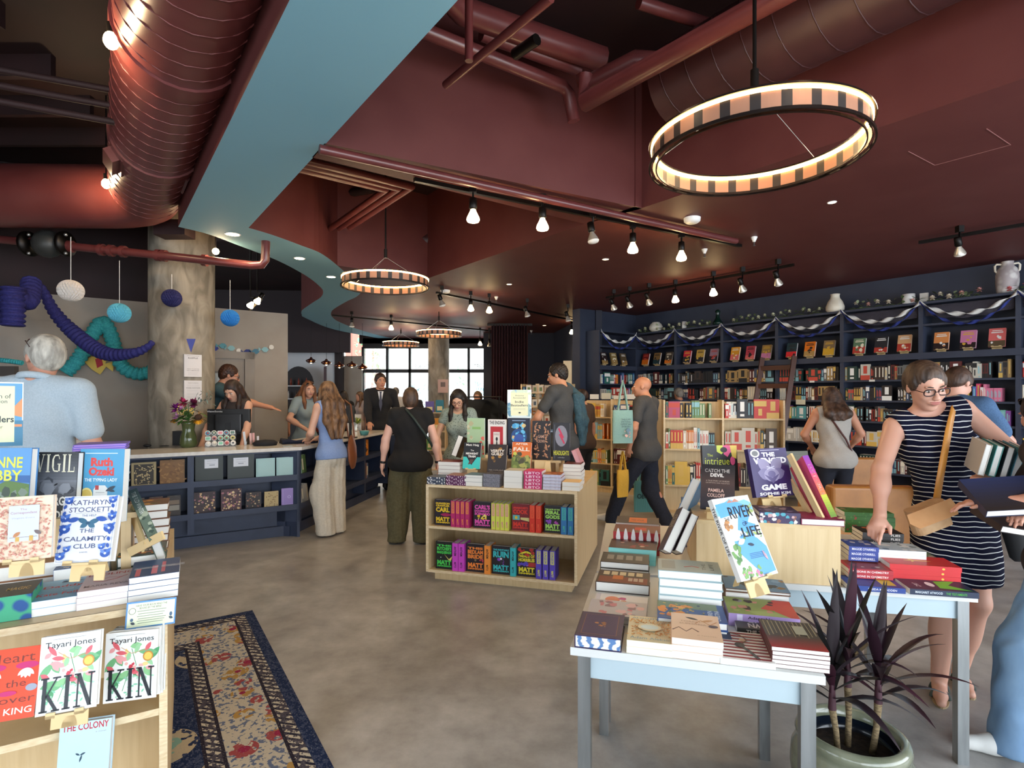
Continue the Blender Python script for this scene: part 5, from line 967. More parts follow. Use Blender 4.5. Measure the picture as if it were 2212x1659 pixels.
for k in (2, 1): face('white hardcover with huge black serif title, %s copy behind the right one' % ('farthest' if k == 2 else 'middle'), (229+k*6, 1518-k*3), (340+k*6, 1502-k*3), (229+k*5, 1369-k*5), (1.66+.035*k, 1.76+.035*k, 1.68+.035*k), .026, kj, None, None, seed=31)
face('white hardcover with huge black serif title and green vines, right copy', (222, 1521), (337, 1506), (224, 1370), (1.62, 1.72, 1.64), .026, kj, KIN, None, seed=31)
face('orange hardcover with magenta eyelids and white petals at the left edge', (-60, 1570), (72, 1548), (-34, 1409), (1.38, 1.47, 1.48), .03, '#E0461E', [('t', 'Heart', .5, .86, .8, .13, '#7A2A1E', .0), ('t', 'the', .62, .5, .35, .1, '#7A2A1E', .0), ('t', 'Lover', .6, .28, .75, .1, '#7A2A1E', .0), ('t', 'LILY KING', .5, .12, .9, .09, '#F4E8DC', .01), ('e', .22, .74, .2, .05, '#C4206A'), ('e', .78, .74, .2, .05, '#C4206A')]+[('l', .22, .7, .2, .04, -2.4+.4*k, '#F4ECE6') for k in range(5)]+[('l', .78, .7, .2, .04, -2.4+.4*k, '#F4ECE6') for k in range(5)]+[('e', .5, .37, .16, .035, '#C4206A'), ('e', .9, .42, .1, .05, '#9AA0B0')], None)
face('pale blue hardcover with crimson capitals on the bottom shelf', (118, 1720), (232, 1700), (130, 1566), (1.62, 1.7, 1.70), .028, '#BFD8E4', [('t', 'THE COLONY', .5, .93, .9, .1, '#B8283A', .02), ('t', 'a novel', .8, .83, .2, .02, '#8A8A8A'), ('l', .42, .42, .16, .02, 1.3, '#2A4A5A'), ('l', .42, .52, .12, .02, .4, '#2A4A5A'), ('l', .42, .52, .1, .02, 2.6, '#2A4A5A')], None)
# signs
def sign(name, label, TL, TR, BL, Y, items, back, cat='sign', t=.003):
    a = D(BL[0], BL[1], Y[0]); b = D(TR[0], TR[1], Y[1]); c = D(TL[0], TL[1], Y[2]); ex = (b-c).normalized(); ey = (c-a)-ex*(c-a).dot(ex); H = ey.length; ey.normalize(); ez = ex.cross(ey); W = (b-c).length; r = thing(name, label, cat, a); M = basis(a-ez*t, ex, ey, ez)
    mb = MB(); mb.box((0, 0, 0), (W, H, t), col(back), M); mb.build('panel', parent=r); mb = MB(); art(mb, items, W, H, basis(a, ex, ey, ez), 2, .0002); mb.build('sign_print', parent=r); return r
LNS = lambda x0, x1, ys, c, h=.006: [('r', x0+.02*(i % 2), y, x1-.03*(i % 3), y+h, c) for i, y in enumerate(ys)]
sign('acrylic_sign', 'framed poster with sunset sky and dark lettering cut by the left edge', (-70, 824), (49, 826), (-70, 966), (2.0, 2.08, 2.0), [('r', .02, .02, .98, .98, '#5A9AC4'), ('r', .0, .0, 1, .4, '#3A7A9A'), ('r', .6, .3, .98, .34, '#D88A5A'), ('p', [(.7, .5), (.98, .75), (.98, .45)], '#D8905A'), ('r', .06, .06, .84, .94, '#DDE0B8'), ('t', 'on of', .62, .78, .3, .07, '#3A3A3A'), ('t', 'fiction', .55, .7, .3, .06, '#3A3A3A'), ('t', 'bestsellers', .43, .42, .8, .1, '#20242C', .02), ('t', 'under', .5, .3, .25, .05, '#6A5A3A')], '#E8F0F4')
sign('shelf_card', 'pale green card in a blue frame clipped to the left display edge', (269, 1303), (377, 1290), (269, 1362), (1.72, 1.81, 1.73), [('r', 0, 0, 1, 1, '#4A8AC4'), ('r', .03, .06, .97, .94, '#E2EAC8'), ('t', 'HAVE YOUR BOOK READ THE', .5, .84, .62, .07, '#4A5A4A', .01), ('t', 'BOOKS BY THE BEND', .48, .74, .44, .07, '#4A5A4A', .01)]+LNS(.22, .8, [.62, .52, .43, .34, .26, .18], '#8A9A80', .025)+[('e', .12, .66, .07, .12, '#3A5A4A'), ('e', .12, .66, .06, .105, '#E2EAC8'), ('e', .9, .4, .03, .08, '#3A5A7A'), ('l', .86, .3, .1, .03, -.5, '#2A3A4A'), ('l', .1, .25, .1, .03, -.5, '#2A3A4A'), ('e', .12, .34, .03, .06, '#3A5A7A')], '#4A8AC4')
# ---------------------------------------------------------------- centre display
YE, OR, MG, PKc, RD, GN, CY, PU = '#E8C42A', '#E8903A', '#B8246A', '#E85AB8', '#D8382A', '#4AD058', '#3AC0C8', '#5A4AC0'
def cface(label, x, w_, z, colr, l1, bg='#1E1A26', extra=(), last='MATT', c2=None, h=.214):
    it = [('r', 0, 0, 1, 1, bg)]; y = .9
    for tx, hh in l1: it.append(('t', tx, .5, y-hh/2, .86, hh*.86, c2 or colr, .05)); y -= hh
    it += list(extra)+[('t', last, .5, .24, .84, .17, colr, .06), ('t', 'DINNIMAN', .5, .11, .84, .06, colr, .05)]
    p = C0+CR*x+CB*.045+UP*z; book(label, p+CB*.035, CR, UP, -CB, w_, h, .035, bg, it)
def cspine(labf, x, n, z, c1, c2, gap=.040, h=.214, tw=.037, blocks=True):
    for i in range(n):
        p = C0+CR*(x+gap*i)+CB*.02+UP*z; it = [('r', 0, 0, 1, 1, c1)]
        if blocks: it += [('r', .18, .52, .82, .97, c2), ('t', 'DUNGEON', .5, .75, .4, .4, c1, .03, -90), ('t', 'MATT', .5, .2, .4, .22, c2, .05, -90)]
        else: it += [('t', 'ANTHEM', .5, .72, .4, .34, BLK, .03, -90), ('t', 'MATT D', .5, .22, .35, .2, BLK, .03, -90)]
        book(labf % ORD[i], p, CB, UP, CR, .15, h, tw, c1, None, it)
ZA, ZB = .4555, .0905
cface('yellow lettered black hardcover at the left of the upper middle shelf', .06, .145, ZA, YE, [('DUNGEON', .09), ('CRAWLER', .09), ('CARL', .22)], extra=[('l', .35, .42, .7, .1, 0, '#A8245A')])
cspine('magenta and orange spined hardcover, %s of four beside the yellow lettered one', .215, 4, ZA, '#B8246A', OR, .042)
cface('pink lettered black hardcover with yellow cat eyes on the upper shelf', .405, .155, ZA, PKc, [("CARL'S", .2), ('DOOMSDAY', .1), ('SCENARIO', .12)], extra=[('n', 8, .25, .35, .75, .46, .09, [YE, '#F0E07A']), ('e', .4, .41, .05, .03, BLK), ('e', .6, .41, .05, .03, BLK)])
cspine('lime yellow spined hardcover, %s of four right of the pink lettered one', .568, 4, ZA, '#D8DC5A', '#D87A9A', .038, tw=.034)
cface('red lettered hardcover with turquoise camera on the upper shelf', .735, .145, ZA, RD, [('ANARCHISTS', .09), ('COOK', .2)], bg='#7A1F2A', extra=[('r', .05, .4, .45, .58, '#5AB0B8'), ('e', .25, .49, .08, .06, YE), ('p', [(.5, .42), (1, .36), (1, .5), (.5, .5)], '#D8D08A')])
cspine('bright red spined hardcover, %s of two on the upper shelf', .888, 2, ZA, '#D2301F', '#E8603A', .05, tw=.044)
cface('green lettered hardcover with violet goddesses on the upper shelf', 1.002, .135, ZA, '#A8E06A', [('THE GATE OF THE', .07), ('FERAL', .16), ('GODS', .16)], extra=[('n', 6, .15, .33, .4, .45, .08, ['#8A4AC0']), ('n', 6, .6, .33, .85, .45, .08, ['#B84AB8'])])
cspine('teal and blue spined hardcover, %s of two at the right of the upper shelf', 1.142, 2, ZA, '#2E78B8', '#4AC0A8', .052, tw=.046)
cface('green lettered black hardcover on the lower middle shelf', .07, .15, ZB, GN, [('THE', .08), ("BUTCHER'S", .15), ('MASQUERADE', .14)], bg='#141A1A', extra=[('p', [(.5, .55), (.75, .35), (1, .5), (.9, .3), (.7, .42)], '#E8DC7A'), ('e', .3, .42, .03, .02, '#C0E0D0')], h=.228)
cspine('magenta spined hardcover with black type, %s of two on the lower shelf', .228, 2, ZB, '#D048C8', BLK, .054, .228, .05, False)
cface('orange lettered black hardcover on the lower middle shelf', .345, .155, ZB, '#F08A3A', [('THIS', .1), ('BEDLAM', .17), ('BRIDE', .17)], extra=[('e', .5, .42, .06, .04, '#8A7A5A'), ('n', 5, .75, .33, .95, .45, .05, ['#C83A5A'])], h=.228)
cspine('orange spined hardcover with black type, only %s beside the bride one', .508, 1, ZB, '#F0923A', BLK, .05, .228, .05, False)
cface('cyan lettered black hardcover on the lower middle shelf', .565, .155, ZB, CY, [('THE INEVITABLE', .07), ('RUIN', .26)], extra=[('n', 6, .35, .35, .65, .55, .09, ['#8A4AC0', '#2A2A3A', '#4AC0C0']), ('e', .5, .55, .06, .04, '#E8E8E8')], h=.228)
cspine('cyan spined hardcover with black type, only %s on the lower shelf', .727, 1, ZB, '#3AB8C0', BLK, .05, .228, .046, False)
cface('yellow lettered hardcover with red tentacles on the lower shelf', .78, .155, ZB, '#E8DC3A', [('A', .12), ('PARADE OF', .13), ('HORRIBLES', .14)], bg='#1E1A22', extra=[('n', 10, .0, .7, 1, .98, .1, ['#C83A2E', '#A82A2A']), ('n', 7, .05, .4, .6, .5, .1, ['#C85AB0', '#5A4AC0']), ('r', .6, .35, 1, .5, '#B83A3A')], h=.228)
cspine('violet spined hardcover with yellow type, %s of three on the lower shelf', .94, 3, ZB, '#5A4AC0', '#D8DC6A', .055, .228, .046)
# upright books on the riser
RZ = .9855
def cup(label, px0, px1, ptop, cover, items, z=RZ, dd=.42, h=None, t=.03, **k):
    # px range at depth dd behind the front edge
    n = CR.cross(UP); o = C0+CB*dd
    def hit(px): r_ = (px-CX)/F_PX; s = (r_*o.y-o.x)/(CR.x-r_*CR.y); return o+CR*s
    a = hit(px0); b = hit(px1); w_ = (b-a).length; hh = h or (EYE-(ptop-HY)/F_PX*a.y-z); book(label, a+CB*t+UP*z, CR, UP, -CB, w_, hh, t, cover, items, **k)
cup('pale green hardcover with strawberries at the left of the riser', 1009, 1046, 903, '#8CC0B8', [('r', .0, 0, 1, 1, '#A9C49A'), ('n', 10, .0, .1, .3, .9, .12, ['#CFC8A8', '#B8B088']), ('n', 8, .7, .1, 1, .8, .12, ['#D8444A', '#E06A5A']), ('r', .4, .16, .68, .32, '#5A4A34'), ('t', 'TOM', .54, .24, .2, .07, '#E8E03A', .02), ('t', 'LIN', .54, .13, .2, .07, '#E8E03A', .02), ('r', .3, .72, .8, .78, '#8AB86A')])
cup('white hardcover with red panel and keyhole on the riser', 1054, 1093, 906, '#E6E2DE', [('r', .14, .1, .84, .82, '#B8242E'), ('r', .3, .25, .66, .68, '#E2DCD4'), ('e', .49, .5, .06, .05, BLK), ('p', [(.45, .36), (.53, .36), (.5, .5), (.48, .5)], BLK), ('t', 'THE ENDING', .5, .92, .84, .09, '#2A2A2E', .02), ('t', 'OURSELF', .48, .62, .3, .05, '#8A3A3A')])
cup('dark blue hardcover with flaming crown under the pale sign', 1097, 1145, 903, '#1A2236', [('e', .5, .55, .35, .2, '#27508A'), ('n', 26, .2, .45, .8, .85, .09, ['#4AA0D8', '#C9A85A', '#1A2A4A', '#6AC0E8', '#E0C88A']), ('e', .5, .5, .22, .12, '#3A5AA8'), ('t', 'FURY', .5, .35, .6, .12, '#E0E8F0', .0), ('t', 'BOUND', .5, .18, .85, .14, '#E0E8F0', .0), ('r', .2, .93, .8, .95, '#8AA0C0')])
cup('black hardcover with peach scrolled ornament on the riser', 1150, 1189, 909, '#1E191C', [('v', 40, .12, .1, .35, .9, .16, ['#C8906A', '#A87858']), ('v', 40, .65, .1, .88, .9, .16, ['#C8906A', '#A87858']), ('e', .5, .5, .22, .3, '#241E20'), ('t', 'GAME', .5, .6, .36, .08, '#C8A088', .01), ('t', 'CROWN', .5, .48, .4, .08, '#C8A088', .01)])
cup('dark hardcover with pink heart stripes and yellow title, right of riser', 1194, 1231, 913, '#26242A', [('e', .5, .65, .36, .28, '#8A8A96'), ('w', [(.35, .85), (.62, .6)], .1, '#C83A5A'), ('w', [(.4, .7), (.68, .45)], .1, '#C83A5A'), ('r', .08, .05, .14, .95, '#4A4A54'), ('t', 'HEADLIGHTS', .5, .2, .9, .12, '#D8DC3A', .02), ('t', 'a thriller', .5, .08, .4, .03, '#C0C0C0')])
stack('pale blue hardcover lying flat over the heart stripe novel', C(.93, .44, 1.225), CR, .15, .2, [.012], '#5A86B8', None); 
# easels in front
def cea(label, px0, px1, pt, pb, cover, items, dd=.24, seed=4, ea=.06):
    o = C0+CB*dd
    def hit(px): r_ = (px-CX)/F_PX; s = (r_*o.y-o.x)/(CR.x-r_*CR.y); return o+CR*s
    a = hit(px0); b = hit(px1); z = EYE-(pb-HY)/F_PX*a.y; tl = .2; ey = (UP*math.cos(tl)+CB*math.sin(tl)); ez = CR.cross(ey); H_ = (pb-pt)/F_PX*a.y*1.03
    p = Vector((a.x, a.y, z)); w_ = (b-a).length
    if items is not None: book(label, p-ez*.03, CR, ey, ez, w_, H_, .03, cover, items, seed=seed)
    easel(p-ez*.03, CR, ey, ez, w_, .03, max(ea, .02), 'small birch easel standing on the middle display bookcase', 'easels on the middle display')
cea('black and turquoise hardcover with train title on a middle display easel', 999, 1036, 957, 1012, '#121416', [('r', 0, 0, 1, .45, '#3AC8C0'), ('p', [(.0, .65), (.5, .14), (1, .65), (1, 1), (0, 1)], '#15171A'), ('t', 'Matt Haig', .5, .9, .75, .1, '#F0EEE8', .02), ('t', 'The', .5, .7, .2, .06, '#F0EEE8'), ('t', 'MIDNIGHT', .5, .58, .72, .08, '#F0EEE8', .04), ('t', 'TRAIN', .5, .47, .44, .08, '#F0EEE8', .04), ('p', [(.42, .36), (.62, .36), (.55, .2), (.3, .16)], '#5A3A34')])
cea('dark brown hardcover with golden figure on a middle display easel', 1052, 1092, 961, 1019, '#2A1F1C', [('n', 18, .25, .35, .75, .9, .1, ['#8A6428', '#5A3E1E', '#A87A34', '#3A2A20']), ('t', 'VERITY', .5, .76, .76, .1, '#E8E0D4', .03), ('t', 'GUILD', .5, .65, .66, .1, '#E8E0D4', .03), ('t', 'MAI CORLAND', .5, .07, .8, .045, '#A89888')])
cea('orange and green hardcover with white title on a middle display easel', 1104, 1145, 956, 1014, '#C8622A', [('r', 0, 0, 1, .45, '#6A7A3A'), ('r', 0, .45, 1, 1, '#D8702E'), ('n', 20, .0, .05, 1, .5, .13, ['#8A9A4A', '#4A5A2A', '#A8A85A']), ('n', 8, .3, .2, .7, .6, .12, ['#4A4A34', '#6A6A44']), ('t', 'AFTER', .5, .93, .66, .07, '#F0E8DC', .02), ('t', 'THE', .5, .83, .15, .03, '#F0E8DC'), ('t', 'FALL', .5, .74, .86, .13, '#F0E8DC', .03), ('e', .16, .58, .09, .06, '#C8D05A')])
cea('', 1167, 1194, 980, 1021, None, None, ea=.05)
mb = MB(); o = C(.86, .30, .83); mb.box((0, 0, 0), (.105, .008, .165), EASEL, basis(o, CR, CB, UP)); tag(mb.build('easel_back_board'), 'blank birch easel board without a book on the middle display', 'easel')
# stacks along the front of the centre display
def cst(label, px0, px1, ts, cover, pages, d=.16, items=None, y=0.012, **k):
    o = C0+CB*y
    def hit(px): r_ = (px-CX)/F_PX; s = (r_*o.y-o.x)/(CR.x-r_*CR.y); return o+CR*s
    a = hit(px0); b = hit(px1); stack(label, Vector((a.x, a.y, .8005)), CR, (b-a).length, d, ts, cover, items, pages=pages, hard=False, **k)
cst('white leaf patterned edge paperback at the left corner', 922, 961, [.03, .03], '#3A4A5C', PAT_N)
cst('purple floral edge paperback, second pile from left', 963, 1006, [.03, .03, .02], '#5A2350', PAT_P, items=[('r', 0, 0, 1, 1, '#8A5A44')])
cst('plain white edged paperback pile with grey cover', 1003, 1041, [.035, .035, .02], '#5A6474', PAGE)
cst('grey patterned edge paperback pile', 1043, 1079, [.035, .035, .035], '#4A4A54', PAT_G)
cst('cream edged paperback in the tallest front pile', 1088, 1127, [.045, .045, .05], '#B8B4A8', PAGE)
cst('hot pink spined paperback with white capitals', 1131, 1170, [.028]*5, '#C8306A', PAGE, mode='spine', spine=[('t', 'LBTO', .5, .5, .7, .8, '#F4D8E4', .02, -90)])
cst('copper covered hardcover with lilac pages', 1172, 1211, [.024]*5, '#8A4A2A', LIL, items=[('n', 10, .1, .1, .9, .9, .15, ['#B06A3A', '#5A2A1A'])])
cst('white edged hardcover with ochre cover at right corner', 1214, 1252, [.034, .034], '#C9A050', PAGE)
cst('white edged hardcover with wine red cover, left rear pile', 946, 992, [.032]*5, '#6A1A26', PAGE, d=.2, y=.24)
cst('cream edged hardcover with dark red cover, right rear pile', 1216, 1254, [.03]*6, '#5A2A24', PAGE, d=.2, y=.22)
def clean(label, px, pb, pt, pxt, cover, pages, t=.05):
    a = C0+CB*.35; r_ = (px-CX)/F_PX; s = (r_*a.y-a.x)/(CR.x-r_*CR.y); a = a+CR*s; a.z = EYE-(pb-HY)/F_PX*a.y; b = D(pxt, pt, a.y+.02); ey = (b-a).normalized(); ex = -CB; ex = (ex-ey*ex.dot(ey)).normalized(); ez = ex.cross(ey)
    book(label, a-ex*.15, ex, ey, ez, .15, (b-a).length, t, cover, None, None, pages)
clean('black cover hardcover with white edges leaning at the left of the display', 985, 987, 943, 1001, BLK, PAGE)
clean('pink edged hardcover leaning at the right of the display', 1258, 1006, 970, 1243, '#C88A92', mat('#D8A0A4', .6), .04)
# pale event sign
sign('tabletop_sign', 'pale yellow and blue sign standing behind the middle display books', (1096, 842), (1148, 842), (1096, 904), (4.95, 4.95, 4.95), [('r', 0, 0, 1, 1, '#DCE8E8'), ('n', 14, .0, .05, .16, .5, .1, ['#5A8AA8', '#8AB0B8']), ('n', 14, .84, .05, 1, .5, .1, ['#5A8AA8', '#8AB0B8']), ('n', 10, .05, .85, .95, .97, .1, ['#8AB8D8', '#C8D8C0']), ('r', .14, .1, .86, .9, '#E0DFB8'), ('t', 'Arizona', .5, .8, .36, .05, '#4A5A4A'), ('t', 'Recommended', .5, .72, .5, .05, '#4A5A4A'), ('t', 'Indie', .5, .58, .36, .08, '#27302E', .01), ('t', 'Bestsellers', .5, .46, .7, .08, '#27302E', .01), ('r', .25, .34, .75, .345, '#6A7A6A'), ('r', .25, .3, .75, .305, '#6A7A6A'), ('l', .45, .2, .12, .03, 0, '#27302E')], '#E8ECE8')
# ---------------------------------------------------------------- counter stock
def cb(M, label, x, w_, h, z, t, cover, items=None, dep=.05, tilt=.0, name='notebook', cat='notebook', n=1, hard=True, seed=2):
    """notebook standing face out in a counter bay; x along the bay, dep from the front"""
    R = (M @ Vector((1, 0, 0)) - M @ Vector((0, 0, 0))); B = (M @ Vector((0, 1, 0)) - M @ Vector((0, 0, 0))); ey = UP*math.cos(tilt)+B*math.sin(tilt); ez = R.cross(ey)
    p = M @ Vector((x, dep, z+.0005)); c = label
    return book(c, p-ez*t, R, ey, ez, w_, h, t, cover, items, None, PAGE, hard, None, seed, name, cat)
(Ma, _), (Mb, _), (Mc, _) = bays1
(Md, _), (Me, _), (Mf, _) = bays2
z1, z2 = .667, .345
GOLD = '#9A8454'
cb(Ma, 'dark green presentation album with white tag, left of the pair', .04, .25, .255, z1, .04, '#2E3634', [('r', .33, .52, .82, .88, '#D8DCE4'), ('r', .42, .8, .74, .81, '#9AA0AC'), ('r', .42, .7, .72, .71, '#9AA0AC'), ('r', .5, .62, .7, .66, '#9AA0AC')], name='album', cat='album')
cb(Ma, 'dark green presentation album with white tag, right of the pair', .33, .25, .255, z1, .04, '#2E3634', [('r', .22, .52, .78, .88, '#D8DCE4'), ('r', .32, .8, .68, .81, '#9AA0AC'), ('r', .32, .7, .68, .71, '#9AA0AC'), ('r', .4, .62, .6, .66, '#9AA0AC')], name='album', cat='album')
cb(Ma, 'pale mint notebook on the counter shelf, left of the pair', .60, .185, .20, z1, .03, '#A8CCCB', [('r', .06, .0, .09, 1, '#8AB4B8'), ('w', [(.14, .06), (.94, .06), (.94, .94), (.14, .94), (.14, .06)], .01, '#8FBFC0')])
cb(Ma, 'pale mint notebook on the counter shelf, right of the pair', .80, .175, .20, z1, .03, '#A8CCCB', [('r', .06, .0, .09, 1, '#8AB4B8'), ('w', [(.14, .06), (.94, .06), (.94, .94), (.14, .94), (.14, .06)], .01, '#8FBFC0')])
DOT = [('n', 60, .03, .03, .97, .97, .06, ['#C9A878', '#E0C89A', '#A8707A', '#2A1E22'])]
cb(Ma, 'dark notebook with pink and gold floral pattern, leftmost', .03, .19, .215, z2, .03, '#3A2A2E', DOT); cb(Ma, 'dark notebook with pink and gold floral pattern, second from left', .27, .19, .225, z2, .03, '#4A2E36', DOT, seed=5)
cb(Ma, 'small black notebook with cream dots on the lower counter shelf', .50, .15, .175, z2, .02, '#241C1E', [('n', 40, .03, .03, .97, .97, .05, ['#C9B088', '#8A5A4A'])]); cb(Ma, 'cream notebook with brown leaves on the lower counter shelf', .68, .14, .165, z2, .02, '#BCA878', [('v', 26, .1, .1, .9, .9, .12, ['#6A5238', '#8A7048'])])
cb(Ma, 'lilac notebook with oval frame on the lower counter shelf', .85, .155, .185, z2, .02, '#9A86C8', [('w', [(.1, .07), (.9, .07), (.9, .93), (.1, .93), (.1, .07)], .02, '#B8A8DC'), ('e', .5, .5, .1, .08, '#C8BCE4'), ('e', .5, .5, .06, .05, '#8A74BC')])
cb(Mb, 'brown journal with dark oval medallion cover', .33, .19, .215, z1, .04, '#6A5A3C', [('w', [(.08, .06), (.92, .06), (.92, .94), (.08, .94), (.08, .06)], .03, GOLD), ('e', .5, .5, .36, .36, '#3A2E22'), ('e', .5, .5, .12, .09, GOLD), ('e', .5, .75, .08, .05, GOLD), ('e', .5, .25, .08, .05, GOLD)], name='journal', cat='journal')
cb(Mb, 'cream bordered journal with dense dark scrollwork', .54, .2, .225, z1, .04, '#9A8A62', [('r', .1, .07, .9, .93, '#2E2820'), ('v', 60, .12, .1, .88, .9, .1, ['#A89468', '#C0AC7C'])], name='journal', cat='journal')
cb(Mb, 'golden brown embossed journal on the upper counter shelf', .77, .21, .235, z1, .04, '#7A5428', [('v', 40, .06, .06, .94, .94, .16, ['#8A6232', '#6A4620', '#946C3A'])], name='journal', cat='journal')
for i, x in enumerate((.12, .26, .40, .53, .68, .83)):
    it = [('r', .1, .3, .9, .55, '#8E8A80'), ('r', .1, .6, .9, .8, '#7A6A5A' if i % 2 else '#8A9494')]
    cb(Mb, 'boxed writing set with pale paper band, %s from the left on the lower shelf' % ORD[i], x, .115, .2, z2, .06, '#4A2418' if i % 2 == 0 else '#3A3432', it, name='stationery_box', cat='stationery box')
# side run of the counter
def sp(M, x, n, z, cols, labs, h=.2, w0=.03, lean=.0):
    R = (M @ Vector((1, 0, 0)) - M @ Vector((0, 0, 0))); B = (M @ Vector((0, 1, 0)) - M @ Vector((0, 0, 0)))
    for i in range(n):
        p = M @ Vector((x+i*(w0+.004), .03, z+.0005)); ey = (UP*math.cos(lean)+(-R)*math.sin(lean)); ez = (R-ey*R.dot(ey)).normalized(); ex = ey.cross(ez)
        book(labs % ORD[i], p, ex, ey, ez, .15, h, w0, cols[i % len(cols)], [('v', 14, .05, .05, .95, .95, .16, ['#C9C4B4', '#6A6A5A'])], [('r', .2, .2, .8, .8, '#C9C0A8')] if i % 2 else None, seed=i, name='notebook', cat='notebook')
sp(Md, .06, 3, z1, ['#8FB4A8', '#5A7A4A', '#3E5A34'], 'green notebook leaning in the corner of the counter side, %s from left', .21, .045, .18)
sp(Md, .06, 4, z2, ['#B8B4AC', '#8A8A88', '#A8A49C'], 'grey white patterned notebook on the low side shelf, %s from left', .2, .045, .22)
sp(Md, .62, 3, z2, ['#C9A8A0', '#E0C8C0', '#B88A88'], 'pink patterned notebook beyond the white trousers, %s from left', .19, .05, .1)
cb(Md, 'small white card box on the upper side shelf beyond the trousers', .70, .1, .12, z1, .03, '#E0DEDA', None, name='card_box', cat='box')
sp(Me, .06, 1, z1, ['#C9A82E'], 'mustard yellow journal on the upper side shelf, %s', .24, .07)
cb(Me, 'navy journal with white block pattern on the upper side shelf', .20, .16, .23, z1, .03, '#3A5478', [('r', .1, .6, .45, .9, '#D8DCE0'), ('r', .5, .3, .9, .55, '#D8DCE0'), ('r', .1, .1, .45, .3, '#A8C4C8')], name='journal', cat='journal')
cb(Me, 'slate blue box file on the upper side shelf', .40, .15, .22, z1, .03, '#34507A', [('r', .4, .6, .9, .85, '#C8CCD0')], name='journal', cat='journal')
sp(Me, .06, 1, z2, ['#B8722A'], 'ochre journal on the lower side shelf, %s', .23, .075)
sp(Me, .17, 2, z2, ['#8FC0B0', '#A8907A'], 'teal and taupe patterned journal on lower side shelf, %s', .22, .075, .12)
cb(Mf, 'orange and black patterned journal on the upper far side shelf', .06, .18, .23, z1, .03, '#C97A2A', [('n', 12, .1, .1, .9, .9, .14, ['#2A2018', '#E0A04A'])], name='journal', cat='journal')
sp(Mf, .06, 2, z2, ['#A86A34', '#4A5A7A'], 'brown journal on the lower far side shelf, %s from left', .22, .06)
# ---------------------------------------------------------------- on the counter
CT = CH+.0005
def on(px, py): return G(px, py, CT)
# vase with flowers
v = on(407, 966); t = thing('flower_vase', 'clear glass vase of mixed flowers with a large sunflower on the counter', 'vase of flowers', v)
VG = mat('#5E6B42', .08, trans=.35, name='green_water_glass'); T = Matrix.Translation(v)
mb = MB(); mb.lathe([(.001, .0), (.055, 0), (.066, .03), (.06, .09), (.045, .14), (.05, .19), (.062, .215), (.058, .215), (.046, .19)], VG, T, 24); mb.build('glass_vase', parent=t)
fr = random.Random(5); top = v+UP*.22
mb = MB()
for i in range(16):
    a = fr.uniform(0, 2*PI); q = top+Vector((math.cos(a)*fr.uniform(.02, .12), math.sin(a)*.05, fr.uniform(.02, .16))); mb.tube([v+UP*.02+Vector((fr.uniform(-.03, .03), fr.uniform(-.02, .02), 0)), top, q], .003, mat('#3E6A2A'), 5)
mb.build('stems', parent=t)
def leafmesh(mb, p, d, L, W, m, droop=.2):
    d = Vector(d).normalized(); s = d.cross(UP); s = s.normalized() if s.length > .1 else Vector((1, 0, 0)); n = 6; A = []
    for i in range(n+1):
        f = i/n; c = Vector(p)+d*L*f-UP*droop*L*f*f; w2 = W*math.sin(PI*min(f*.95+.05, 1))**.7*.5; A.append((c-s*w2, c+UP*w2*.25*0+Vector((0, 0, -.1*w2)), c+s*w2))
    vs = [x for r_ in A for x in r_]; fs = []
    for i in range(n): b = i*3; fs += [(b, b+1, b+4, b+3), (b+1, b+2, b+5, b+4)]
    mb.add(vs, fs, m, None, True)
mb = MB()
for i in range(90):
    a = fr.uniform(0, 2*PI); r_ = fr.uniform(.0, .11); p = top+Vector((math.cos(a)*r_, math.sin(a)*.08, fr.uniform(-.02, .10))); leafmesh(mb, p, (math.cos(a), math.sin(a), fr.uniform(-.5, .6)), fr.uniform(.04, .07), .025, mat(fr.choice(['#2E5A22', '#3E7030', '#4A7A34', '#24481C']), .5))
mb.build('foliage', parent=t)
mb = MB()
for i in range(40):
    p = top+Vector((.12+fr.uniform(-.05, .06), .03+fr.uniform(-.03, .03), .17+fr.uniform(-.04, .07))); leafmesh(mb, p, (fr.uniform(-1, 1), fr.uniform(-.4, .4), fr.uniform(-.3, 1)), .04, .012, mat('#6A7E78', .6))
mb.build('grey_leaves', parent=t)
def bloom(name, p, r, cols, n=26, nrm=(0, -1, .3)):
    mb = MB(); F = frame(p, nrm)
    for i in range(n):
        a = fr.uniform(0, 2*PI); rr_ = fr.uniform(.1, 1)*r; d = F.to_3x3() @ Vector((math.cos(a), math.sin(a), fr.uniform(.2, 1.2))); leafmesh(mb, Vector(p), d, r*fr.uniform(.7, 1.1), r*.6, mat(fr.choice(cols), .6), .0)
    mb.build(name, parent=t)
bloom('magenta_bloom', top+Vector((-.085, -.03, .10)), .055, ['#8A2A8A', '#A03A9A', '#6A1E6A']); bloom('crimson_bloom', top+Vector((-.03, -.02, .15)), .05, ['#B02A5A', '#C83A6A', '#8A1E44']); bloom('crimson_bloom', top+Vector((.045, .0, .14)), .055, ['#6A1A3A', '#8A1E5A', '#7A2A5A'])
bloom('pink_lily', top+Vector((-.06, -.06, .04)), .04, ['#C88AC0', '#D8A0CC', '#A85A9A'], 14); bloom('pink_lily', top+Vector((-.02, -.07, .10)), .035, ['#D090C8', '#B06AA8'], 12); bloom('orange_bloom', top+Vector((-.11, -.02, -.0)), .035, ['#C88A2A', '#D8A03A'], 14)
mb = MB()
for i in range(34): mb.sph(top+Vector((fr.uniform(-.05, .08), -.07+fr.uniform(-.02, .02), fr.uniform(.05, .12))), .006, mat('#E8C86A', .5), n=6, k=4)
mb.build('yellow_buds', parent=t)
sc = top+Vector((.115, -.06, .03)); F = frame(sc, (.45, -1, .15)); mb = MB()
